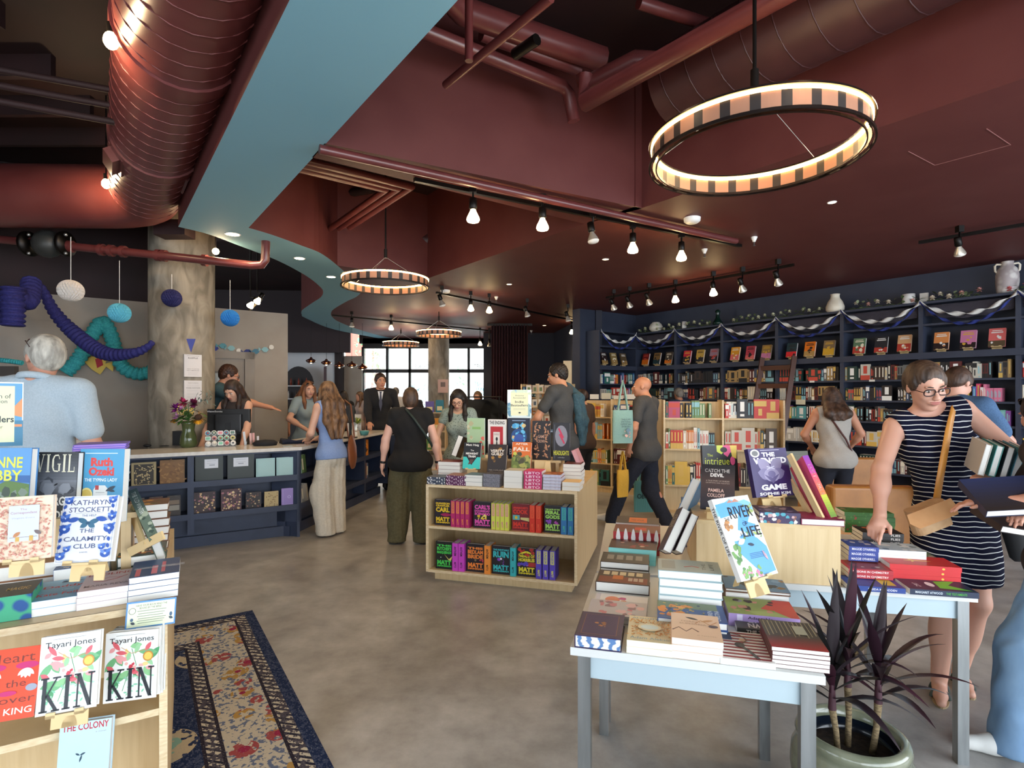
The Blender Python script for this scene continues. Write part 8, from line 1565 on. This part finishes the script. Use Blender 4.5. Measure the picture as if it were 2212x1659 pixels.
    # top
    if top:
        A = Vol(); g = .016*k; tors(A, g)
        if sleeve > 0:
            for i in range(2):
                s0 = sR if i == 0 else sL; f = min(sleeve, 1); e1 = s0+(elb[i]-s0)*f; A.cap(W(s0), W(e1), .053*k*q**.6+g*.5, .047*k*q**.5+g*.8, .03)
                if sleeve > 1: A.cap(W(elb[i]), W(elb[i]+(wri[i]-elb[i])*(sleeve-1)), .044*k*q**.5+g*.6, .032*k+g*.7, .03)
                if sleeve <= 1: u_ = (elb[i]-s0)/np.linalg.norm(elb[i]-s0)
        if dress:
            zc = dress; A.chain([W(T(0, 0, .0)), W(np.array([.01, .02, zc+.04]))], [.168*k*q, .185*k*q], .05); A.plane((0, 0, zc), (0, 0, -1))
        else: A.ell(W(T(0, 0, -.0)), np.array([.168*q+hem*.3, .136*q**.8, .13])*k+g, RW, .05); A.plane(W(T(0, 0, -.03+hem*-1)), Rz@Rl@np.array([0, 0, -1.]))
        sd_ = rnd.uniform(0, 6)
        A.wave = lambda x, y, z: .003*np.sin(z*30+x*22+sd_)*np.sin(x*34-y*20+sd_)
        A.ell(W(T(0, .02, .60+.02)), np.array([.075+neck, .09+neck, .055+neck*1.3])*k, RW, .012, sub=True)
        if sleeve <= 0:
            for i, s_ in enumerate((1, -1)): A.ell(W(T(s_*(sw/k+.055), 0, .49)), np.array([.07, .12, .13])*k, RW, .01, sub=True)
        A.build('dress' if dress else 'shirt', h, topc if not isinstance(topc, str) else cloth(topc), t)
    if shoes:
        for i in range(2):
            a = ank[i]; fr_ = ROT('Z', fyaw[i])
            if a[2] > .5 and H > 3: continue
            if sandal:
                m2 = MB(); F = Matrix.Translation(W([a[0], a[1], a[2]-.085*k])) @ Matrix((Rz@fr_).tolist()).to_4x4(); P_ = [(.038*math.cos(q_)*(1 if math.sin(q_) > 0 else .8), .05+.125*math.sin(q_)) for q_ in [2*PI*j/22 for j in range(22)]]
                m2.prism(P_, -.012, .008, mat('#A08A68', .8), F); s2 = m2.build('sandal_sole', parent=t)
                for y_ in (.0, .08): m2 = MB(); m2.tube([F @ Vector((.036*math.cos(q_)*1.02, y_, .012+.052*math.sin(q_)*(1 if y_ < .05 else .75))) for q_ in [PI*j/10 for j in range(11)]], .010, mat('#3E4640', .7), 6); m2.build('sandal_strap', parent=s2)
                continue
            A = Vol(); A.chain([W(a+fr_@np.array([0, -.03*k, -.045*k])), W(a+fr_@np.array([0, .07*k, -.05*k])), W(a+fr_@np.array([0, .17*k, -.058*k]))], [.043*k, .042*k, .032*k], .03); A.plane((0, 0, a[2]-.085*k), (0, 0, -1)); A.plane((0, 0, a[2]-.0*k), (0, 0, 1))
            A.build('shoe', max(h, .007), mat(shoes, .6) if isinstance(shoes, str) else shoes, t)
    info = dict(root=t, W=W, T=T, Hd=Hd, elb=elb, wri=wri, hd=hd, sh=(sR, sL), hk=hk, k=k, RWh=RWh, RW=RW, ank=ank); return info
def frame_np(d):
    F = frame((0, 0, 0), Vector(d)); return np.array([[F[r][c] for c in range(3)] for r in range(3)])
def glasses(I, colr, up=False, fr_=.0016):
    W, Hd = I['W'], I['Hd']; g = colr; dz = .075 if up else 0; dy = -.045 if up else 0; r = bpy.data.objects.new('glasses', None); mb = MB(); k = I['hk']
    for s_ in (-1, 1):
        pts = [W(Hd(s_*.032+.025*np.sign(math.cos(a))*abs(math.cos(a))**.6, .102+dy-.006*abs(math.cos(a)), .004+dz+.0165*np.sign(math.sin(a))*abs(math.sin(a))**.7)) for a in [2*PI*j/16 for j in range(16)]]; mb.tube(pts, .0027*k, g, 6, closed=True)
        if up: mb.add(pts, [tuple(range(16))], mat('#1A1416', .1))
        mb.tube([W(Hd(s_*.054, .098+dy, .006+dz)), W(Hd(s_*.078, .06+dy, .008+dz)), W(Hd(s_*.08, -.01+dy, .004+dz*.6))], .0018*k, g, 5)
    mb.tube([W(Hd(-.008, .104+dy, .008+dz)), W(Hd(.008, .104+dy, .008+dz))], .002*k, g, 5)
    bpy.data.objects.remove(r); return mb.build('sunglasses' if up else 'glasses', parent=I['root'])
def strap(I, pts, r, m, name='bag_strap'):
    mb = MB(); mb.tube([I['W'](I['T'](*p)) for p in pts], r, m, 6); return mb.build(name, parent=I['root'])
# ---------------------------------------------------------------- people in the shop
LPOLO = cloth('#A9B8C2', '#B4C2CB')
I = person('grey haired person in a pale blue polo shirt seen from behind at the left', (-2.72, 3.18), .15, 1.90, .008, 'm', 1.15, .03, 0, (.85, .05, 0), ((.27, .10, .86), (-.25, .3, 1.0)), elbow=((.35, -1, -.2), (-1, -.4, -.3)), skin='#C8917A', hair=('short',), hairc=('#8A857C', '#C9C4B8'), top=1, topc=LPOLO, sleeve=.72, hem=.06, bottom='trousers', botc='#3A3E4A', shoes='#3A3432')
glasses(I, mat('#3A1A1E', .3), True)
mb = MB(); mb.tube([I['W'](I['T'](.07*math.cos(a), -.01+.075*math.sin(a), .585-.02*math.sin(a))) for a in [2*PI*j/20 for j in range(20)]], .02, LPOLO, 8, closed=True); mb.build('collar', parent=I['root'])
I = person('curly haired cashier in a slate blue shirt pointing to the right', (-3.80, 7.0), -1.15, 1.95, .009, 'm', 1.05, .22, 0, (.1, -.1, 0), (None, (-.2, .3, .9)), world_hands=(D(592, 884, 6.85), None), elbow=((0, .2, -1), (-1, -.4, -.3)), curl=.15, skin='#C88E72', hair=('curly',), hairc=('#2A150E', '#4A2A1A'), top=1, topc=cloth('#34505C', '#3C5A66'), sleeve=.6, bottom='trousers', botc='#2A2C34', shoes=None)
glasses(I, mat('#2A2020', .3))
I = person('dark haired cashier with bangs looking down behind the computer monitor', (-3.26, 6.62), PI-.1, 1.72, .009, 'f', .95, .12, 0, (0, -.45, .05), ((.22, .34, .98), (-.25, .34, .95)), skin='#D0A088', hair=('long', .25, .12, 'bangs'), hairc=('#1A100E', '#3A241C'), top=1, topc='#3A3230', sleeve=0, bottom='trousers', botc='#22242A', shoes=None)
I = person('auburn haired person in grey blue tee and sunglasses on head behind the counter', (-2.98, 8.0), -2.2, 1.74, .009, 'f', .98, .08, 0, (-.25, -.05, 0), ((.2, .3, 1.05), (-.28, .28, 1.1)), skin='#D0A08A', hair=('long', .32, .10), hairc=('#4A2A1C', '#8A5A3A'), top=1, topc='#8A9CA4', sleeve=.55, bottom='trousers', botc='#1E2026', shoes=None)
glasses(I, mat('#15161A', .2), True)
LIN = cloth('#C9C1B0', '#D4CCBC', 60)
I = person('long haired person in light blue sleeveless top and white wide trousers at the counter', (-2.0, 6.16), .85, 1.70, .008, 'f', .92, .10, 0, (.2, .0, 0), (None, None), world_hands=(D(690, 945, 6.45), D(666, 948, 6.25)), elbow=((.5, -.6, -.6), (-.5, -.5, -.8)), feet=((.07, .02), (-.08, -.02)), skin='#D3A48C', hair=('wavy', .52, .08), hairc=('#3E281C', '#8E6A4A'), top=1, topc=cloth('#8098C8', '#8CA4D0'), sleeve=0, hem=.02, neck=.02, bottom='trousers', botc=LIN, wide=1.75, shoes='#C8A890')
W, T = I['W'], I['T']
mb = MB(); R = []
for z, a, b in ((-.02, .012, .02), (.02, .02, .10), (.12, .035, .15), (.25, .04, .13), (.34, .02, .08), (.36, .008, .05)):
    c = W(T(.235, -.04, .18-z)); R.append([Vector(c)+Vector((math.cos(q)*a*.9+0, math.sin(q)*b, 0)) for q in [2*PI*j/16 for j in range(16)]])
t = thing('shoulder_bag', 'brown leather tote hanging from the shoulder of the long haired person', 'bag', Vector(W(T(.24, -.04, .18)))); mb.rings(R, noisy('bag_leather', '#7A4428', '#8A5030', 8, .45)); mb.build('bag_body', parent=t)
mb = MB(); mb.tube([Vector(W(T(.235, .02, .17))), Vector(W(T(.2, .02, .54))), Vector(W(T(.17, -.05, .60))), Vector(W(T(.2, -.12, .54))), Vector(W(T(.235, -.10, .17)))], .009, mat('#7A4428', .5), 6); mb.build('strap', parent=t)
SUIT = cloth('#15161B', '#1B1C22', 120)
I = person('person in dark suit and tie with white shirt beyond the counter end', (-2.16, 9.12), PI+.25, 1.89, .009, 'm', 1.0, .02, 0, (.25, -.05, 0), ((.16, .34, 1.0), (-.26, .1, .92)), elbow=((.2, -1, -.3), (-.2, -1, -.3)), skin='#C08A70', hair=('short', 'side'), hairc=('#1E120E', '#3A241A'), top=1, topc=SUIT, sleeve=1.95, hem=.08, bottom='trousers', botc=SUIT, shoes='#15151A')
W, T = I['W'], I['T']; M = basis(Vector(W(T(0, .137, .40))), Vector(I['RW'][:, 0]), Vector(I['RW'][:, 2]), -Vector(I['RW'][:, 1])*-1)
mb = MB(); mb.prism([(-.045, .17), (0, -.08), (.045, .17)], -.012, .006, mat('#E4E6EA', .6), M); mb.build('shirt_front', parent=I['root']); mb = MB(); mb.prism([(-.018, .165), (.018, .165), (.012, .13), (.026, -.04), (0, -.16), (-.026, -.04), (-.012, .13)], .006, .014, mat('#3A3C52', .5), M); mb.build('tie', parent=I['root'])
BLKT = cloth('#0F0F11', '#141416')
I = person('short haired person in black top and khaki wide trousers seen from behind', (-1.06, 5.80), .05, 1.62, .008, 'f', 1.28, .0, 0, (.05, .0, 0), ((.31, .0, .84), (-.31, .0, .84)), feet=((.13, .0), (-.15, .02)), skin='#DCAE9C', hair=('bob',), hairc=('#2E2018', '#5A4230'), top=1, topc=BLKT, sleeve=.28, hem=.06, bottom='trousers', botc=cloth('#57533A', '#625D44', 50), wide=1.75, shoes='#2A2A2C')
strap(I, [(-.06, .02, .60), (-.03, -.09, .575), (.06, -.15, .48), (.16, -.158, .34), (.225, -.08, .22), (.25, .0, .14)], .014, mat('#20302E', .6))
for i in range(2):
    a = I['W'](I['wri'][i]*.97+I['elb'][i]*.03); mb = MB(); mb.lathe([(.030, -.012), (.033, 0), (.030, .012)], BLACK, frame(Vector(a), Vector(I['W'](I['wri'][i])-I['W'](I['elb'][i]))), 14, cap=False); mb.build('wristband', parent=I['root'])
FLW = noisy('floral_blouse', '#3A4F4C', '#8FA09A', 55, .85, kind='voronoi', lo=.18, hi=.34)
I = person('long black haired person in glasses and a green patterned blouse looking down', (-.60, 6.35), PI-.05, 1.61, .007, 'f', .95, .14, 0, (0, -.42, 0), ((.2, .22, .92), (-.2, .22, .92)), skin='#D2A68C', hair=('long', .38, .22), hairc=('#0E0A0A', '#241A18'), top=1, topc=FLW, sleeve=.3, neck=.03, hem=.06, bottom='trousers', botc='#2A2C34', shoes='#333333')
glasses(I, mat('#6A3A2A', .3))
DEN = cloth('#2E4A58', '#3A5A68', 50)
I = person('tall dark haired person in grey shirt with a denim jacket over the shoulder', (.58, 6.30), .95, 1.90, .008, 'm', 1.02, .05, 0, (.3, -.22, 0), ((.22, .28, 1.0), (-.2, .3, .98)), skin='#C08A6C', hair=('curly',), hairc=('#120D0C', '#241A16'), top=1, topc=cloth('#3C3E40', '#46484A'), sleeve=.6, hem=.07, bottom='trousers', botc='#1A1C22', shoes='#2A2A2A')
W, T = I['W'], I['T']; A = Vol(); A.chain([W(T(.10, .12, .50)), W(T(.13, .0, .585)), W(T(.14, -.13, .46)), W(T(.15, -.15, .22)), W(T(.16, -.13, .02))], [.035, .045, .055, .07, .05], .03); A.chain([W(T(.06, -.13, .48)), W(T(.07, -.16, .25)), W(T(.12, -.15, .0))], [.035, .05, .04], .03); A.wave = lambda x, y, z: .006*np.sin(z*45+x*30)*np.sin(x*60+y*40); A.build('denim_jacket', .009, DEN, I['root'])
I = person('bald person in charcoal tee and navy trousers walking to the left with tote bags', (1.54, 6.38), .95, 1.79, .008, 'm', 1.06, .02, 0, (.35, .02, 0), ((.27, .10, .86), (-.22, .10, .90)), feet=((.09, -.22, .02), (-.09, .40, .0)), hipdrop=.03, skin='#C08668', hair=None, top=1, topc=cloth('#3E3D3C', '#484746'), sleeve=.62, hem=.07, bottom='trousers', botc=cloth('#171A26', '#1E2230', 60), wide=1.25, shoes='#C9C8C4')
W, T = I['W'], I['T']
def tote(label, c, w_, h_, m, hl, letter=None, yaw=0., d_=.07, stripes=None):
    t = thing('tote_bag', label, 'bag', c); A = Vol(); c = Vector(c); ex = Vector((math.cos(yaw), math.sin(yaw), 0)); ey = Vector((-math.sin(yaw), math.cos(yaw), 0)); n = 7; R = []
    for i in range(n):
        f = i/(n-1); dd = d_*(.35+.65*math.sin(PI*min(1-f+.18, 1))); ww = w_*(1+.05*math.sin(3*f)); R.append([c+ex*(ww/2*math.cos(q)*(abs(math.cos(q))**-.35 if abs(math.cos(q)) > .05 else 1)*.86)+ey*(dd/2*math.sin(q))+UP*(h_*f) for q in [2*PI*j/20 for j in range(20)]])
    mb = MB(); mb.rings(R, m); mb.build('bag_body', parent=t)
    for s_ in (-1, 1): mb = MB(); mb.tube([c+ex*(-.22*w_)+ey*s_*.01+UP*h_*.96, c+ex*(-.08*w_)+ey*s_*.01+UP*(h_+hl*.7), c+ey*s_*.01+UP*(h_+hl), c+ex*(.08*w_)+ey*s_*.01+UP*(h_+hl*.7), c+ex*(.22*w_)+ey*s_*.01+UP*h_*.96], .009, m, 6); mb.build('strap', parent=t)
    if letter:
        M = basis(c-ey*(d_*.55)+UP*0, ex, UP, -ey); mb = MB(); art(mb, letter, 1, 1, M, 1, .012); mb.build('bag_print', parent=t)
    return t
TQ = '#27404A'
tote('pale teal tote bag with printed lines hanging at the shoulder of the bald person', (1.20, 6.02, 1.02), .26, .36, cloth('#7FA49C', '#8AAEA6'), .32, [('t', 'THIS IS MY', .02, .26, .11, .018, TQ), ('t', 'EMOTIONAL', .02, .235, .11, .018, TQ), ('t', 'SUPPORT BAG', .02, .21, .12, .018, TQ), ('t', 'OF BOOKS', .02, .185, .1, .018, TQ), ('n', 10, -.04, .07, .07, .15, .02, ['#C88A7A', '#5A7A8A', '#D8A898'])], .15)
tote('mustard yellow tote bag hanging low beside the bald person', (1.22, 6.12, .42), .18, .30, cloth('#C0922E', '#CC9E3A'), .20, None, .5)
tote('teal striped tote bag carried behind the legs of the bald person', (1.60, 6.75, .12), .27, .38, noisy('striped_teal', '#7FB8B0', '#5A9890', 9, .9, (3, 3, .1), kind='wave'), .30, [('t', 'Obi', -.04, .2, .1, .06, '#1E2A2E', .01)], .0)
I = person('brown haired person in a pale grey sleeveless top browsing the navy bookcase', (3.52, 6.05), -.15, 1.63, .009, 'f', 1.15, .12, 0, (-.1, -.35, 0), ((.26, .28, .98), (-.15, .3, 1.0)), skin='#C88E72', hair=('wavy', .26, .05), hairc=('#2A1C14', '#5A4030'), top=1, topc=cloth('#A8A29A', '#B2ACA4'), sleeve=.0, hem=.08, bottom='trousers', botc='#171A26', shoes='#222222')
strap(I, [(-.12, -.02, .58), (-.08, -.13, .46), (.06, -.15, .22), (.17, -.08, .02)], .010, mat('#4A1E1A', .5))
I = person('brown haired person in a denim blue shirt reading, behind the striped dress', (3.36, 4.28), -1.15, 1.77, .008, 'm', 1.12, .14, 0, (-.1, -.38, 0), ((.1, .34, 1.08), (-.12, .34, 1.08)), skin='#CC9A86', hair=('short',), hairc=('#2E1E16', '#4E3628'), top=1, topc=cloth('#3E5A7C', '#48668A'), sleeve=.7, hem=.07, bottom='trousers', botc='#2A2C34', shoes='#333333')
# ---- striped dress
STR = bpy.data.materials.new('striped_jersey'); STR.use_nodes = True; N, L, b = nodes(STR); b.inputs['Roughness'].default_value = .9; b.inputs['Specular IOR Level'].default_value = .1
tc = N.new('ShaderNodeTexCoord'); sp_ = N.new('ShaderNodeSeparateXYZ'); L.new(tc.outputs['Object'], sp_.inputs[0]); nz = N.new('ShaderNodeTexNoise'); nz.inputs['Scale'].default_value = 5; L.new(tc.outputs['Object'], nz.inputs[0])
def mth(op, *a):
    n = N.new('ShaderNodeMath'); n.operation = op
    for i, v in enumerate(a):
        if isinstance(v, (int, float)): n.inputs[i].default_value = v
        else: L.new(v, n.inputs[i])
    return n.outputs[0]
fz = mth('FRACT', mth('MULTIPLY', mth('ADD', sp_.outputs[2], mth('MULTIPLY', nz.outputs[0], .05)), 40)); mk = mth('GREATER_THAN', fz, .83); mx = N.new('ShaderNodeMix'); mx.data_type = 'RGBA'; L.new(mk, mx.inputs[0]); mx.inputs[6].default_value = lin('#14162A')+(1,); mx.inputs[7].default_value = lin('#DADAD8')+(1,); L.new(mx.outputs[2], b.inputs['Base Color'])
hR = D(1900, 1118, 2.62); hL = D(2152, 1042, 2.60)
I = person('person in a navy and white striped sleeveless dress pointing at books on the wide table', (2.33, 2.93), PI-.10, 1.76, .006, 'f', 1.04, .13, .30, (-.10, -.22, -.20), (None, None), world_hands=(hR, hL), elbow=((.7, -.1, .2), (-1, -.2, -.1)), feet=((.10, .05), (-.07, -.06)), fyaw=(-.5, -.3), curl=((.15, 1.1, 1.3, 1.4), .9), hdir=(((D(1882, 1172, 2.55)-hR)[:]), (-.85, -.2, .35)), skin='#D2A08A', hair=('short', 'side'), hairc=('#2E2018', '#5A4434'), top=1, topc=STR, sleeve=0, neck=.018, dress=.60, shoes='x', sandal=True, lipc='#B06A62')
glasses(I, mat('#2A1416', .25)); W, T, Hd = I['W'], I['T'], I['Hd']
A = Vol(); A.ell(W(Hd(-.045, -.085, .055)), np.array([.045, .04, .045])*I['hk'], None, .02); A.ell(W(Hd(.0, -.10, .03)), np.array([.05, .035, .06])*I['hk'], None, .02); A.wave = lambda x, y, z: .003*np.sin(x*220)*np.sin(z*200); A.build('hair', .006, hairm('#2E2018', '#5A4434'), I['root'])
TANL = mat('#C8883A', .45); mb = MB()
pts = [D(2068, 868, 2.92), D(2060, 885, 2.79), D(2050, 930, 2.735), D(2040, 985, 2.70), D(2031, 1035, 2.69), D(2023, 1085, 2.69)]
pp = [Vector(p) for p in pts]; vs = []
for i, p in enumerate(pp):
    d = (pp[min(i+1, 5)]-pp[max(i-1, 0)]).normalized(); s_ = d.cross(Vector((0, -1, 0))).normalized()*.017; vs += [p-s_, p+s_]
mb.add(vs, [(2*i, 2*i+1, 2*i+3, 2*i+2) for i in range(5)], TANL, None, True); so = mb.build('bag_strap', parent=None); so.modifiers.new('t', 'SOLIDIFY').thickness = .004
bagc = pp[-1]; t = thing('shoulder_bag', 'tan suede shoulder bag with flap hanging in front of the striped dress', 'bag', bagc); so.parent = t; so.data.transform(Matrix.Translation(-bagc)); M = basis(bagc+Vector((-.04, -.03, -.12)), Vector((.93, .0, .36)).normalized(), Vector((0, 1, 0)), Vector((-.36, 0, .93)).normalized())
SUE = noisy('suede', '#B08A62', '#C9A67E', 12, .85); mb = MB(); mb.bbox((-.09, -.035, 0), (.09, .04, .12), .03, SUE, M, 4); o = mb.build('bag_body', parent=t); bv = o.modifiers.new('b', 'BEVEL'); bv.width = .01; bv.segments = 3
mb = MB(); mb.prism([(-.12, -.0), (.10, .0), (.105, .04), (.09, .075), (-.10, .075), (-.13, .04)], 0, .006, noisy('suede_flap', '#C08A58', '#CC9A68', 10, .8), M @ Matrix.Translation((0, -.042, .125)) @ Matrix.Rotation(-PI/2-.35, 4, 'X') @ Matrix.Scale(-1, 4, (0, 0, 1))); o = mb.build('flap', parent=t)
mb = MB(); mb.sph(M @ Vector((.07, -.045, .09)), .006, mat('#C8A04A', .3, .9)); mb.build('stud', parent=t)
# books in her arm
hp = Vector(W(I['wri'][1])); ex = Vector((.15, -.25, .95)).normalized()
for i, (c_, th_) in enumerate((('#B8B4AC', .024), ('#3A8A84', .026), ('#2A3036', .026), ('#5AA0B4', .028))):
    ez = Vector((-.90, .40, .2)).normalized(); ey = Vector((.42, .88, .1)); ey = (ey-ez*ey.dot(ez)).normalized(); ex2 = ey.cross(ez); p = D(2122+24*i, 1026+3*i, 2.53)
    book('novel in the stack held against the striped dress, %s from the left' % ORD[i], p-ey*.02, ex2, ey, ez, .145, .20, th_, c_, [('n', 20, .1, .1, .9, .9, .06, ['#8AC8D4', '#3E8498'])] if i == 3 else None)
mb = MB(); wv = Vector(W(I['wri'][1]))-Vector(W(I['elb'][1])); F = frame(Vector(W(I['wri'][1]*.93+I['elb'][1]*.07)), wv); mb.lathe([(.030, -.013), (.0325, 0), (.030, .013)], mat('#4A5E74', .6), F, 16, cap=False); wt = mb.build('smartwatch', parent=I['root']); mb = MB(); mb.cbox((0, -.034, 0), (.032, .010, .036), mat('#8A9098', .2, .8), F); mb.build('watch_face', parent=wt)
mb = MB(); mb.rings([[Vector(W(T(-.17, .13, .16-z)))+Vector((a*math.cos(q), b_*math.sin(q), 0)) for q in [2*PI*j/12 for j in range(12)]] for z, a, b_ in ((0, .03, .02), (.06, .05, .03), (.2, .06, .03), (.38, .05, .02), (.40, .03, .01))], mat('#141416', .8)); mb.build('dark_cloth', parent=I['root'])
# ---- jeans at the right edge
JN = noisy('washed_denim', '#5A7CA0', '#8FAECB', 5, .9, (1, 1, .5), 5, .3, .7)
I = person('dark haired person in light blue jeans and white sneakers cut by the right edge', (2.44, 2.42), .35, 1.60, .007, 'f', 1.05, .10, 0, (-.35, -.2, 0), (None, None), world_hands=(D(2215, 1100, 2.3), D(2140, 1085, 2.33)), elbow=((1, -.4, -.3), (-.2, -1, -.6)), feet=((.10, -.1, .0), (-.3, .08, .0)), fyaw=(0, .9), hipdrop=.02, skin='#C99078', hair=('bob',), hairc=('#0E0A0A', '#2A1A16'), top=1, topc=cloth('#2A1E1A', '#33261F'), sleeve=.5, hem=.03, bottom='trousers', botc=JN, wide=1.45, shoes='#D8D8D4')
glasses(I, mat('#1A1214', .2), True); hl = Vector(I['W'](I['wri'][1]))
book('large dark hardcover with night landscape held by the person in jeans', D(2128, 1118, 2.27), Vector((.93, -.2, .1)).normalized(), Vector((.1, .75, .45)).normalized(), Vector((.93, -.2, .1)).normalized().cross(Vector((.1, .75, .45)).normalized()), .26, .2, .035, '#1E2440', [('g', 0, 1, '#2A221E', '#2A3458')])
book('dark hardcover with barcode carried lower by the person in jeans', hl+Vector((.02, -.02, -.12)), Vector((.95, -.1, -.15)).normalized(), Vector((0, .9, .3)).normalized(), Vector((.95, -.1, -.15)).normalized().cross(Vector((0, .9, .3)).normalized()), .22, .16, .03, '#2A1E1C', None)
# ---- small figures in the distance
FAR = [(-3.4, 11.2, .3, 1.62, 'f', ('long', .3, .1), ('#120C0C', '#241816'), '#15161A', 'dark haired person in black at the cafe bar, beyond the long haired one'),
 (-3.35, 12.0+.4, 2.4, 1.6, 'f', ('long', .25, .1), ('#4A3020', '#7A5A3E'), '#B8A49C', 'person with brown hair in a pale top facing the suit, far back'),
 (-2.72, 13.0, .2, 1.7, 'm', ('short',), ('#5A544E', '#8A847C'), '#D8D4D0', 'grey haired person in a white shirt before the shop window'),
 (-4.55, 10.8, -2.2, 1.62, 'f', ('bob',), ('#241612', '#3E2A20'), '#1E2028', 'person in dark clothes at the left end of the cafe bar'),
 (-2.35, 13.3, .2, 1.62, 'f', ('bob',), ('#6A5238', '#A08A60'), '#3A3A40', 'fair haired person farthest away beside the window column'),
 (3.0, 9.9, .2, 1.66, 'm', ('short',), ('#6A645E', '#8E8880'), '#2A3A5A', 'grey haired person behind the birch bookcases, only the head showing'),
 (1.05, 8.0, .8, 1.62, 'f', ('curly',), ('#1E120E', '#3A241C'), '#4A3A34', 'curly haired person mostly hidden behind the denim jacket'),
 (-.62, 10.3, 2.9, 1.6, 'f', ('bob',), ('#4A3424', '#6A5034'), '#8A4A4A', 'person behind the clothes rail before the window'),
 (-3.95, 11.6, 1.2, 1.6, 'f', ('long', .2, .08), ('#3A2418', '#6A4630'), '#8A3A2E', 'person in a rust top half hidden in the cafe')]
for x, y, yw, H_, sx, hr, hc_, tc_, lab in FAR:
    person(lab, (x, y), yw, H_, .014, sx, 1.0, .05, 0, (0, -.1, 0), (None, None), skin='#C08A70', hair=hr, hairc=hc_, top=1, topc=tc_, sleeve=.6, hem=.05, bottom='trousers', botc='#1E2026', shoes='#222222', face=False)
bpy.context.view_layer.update()
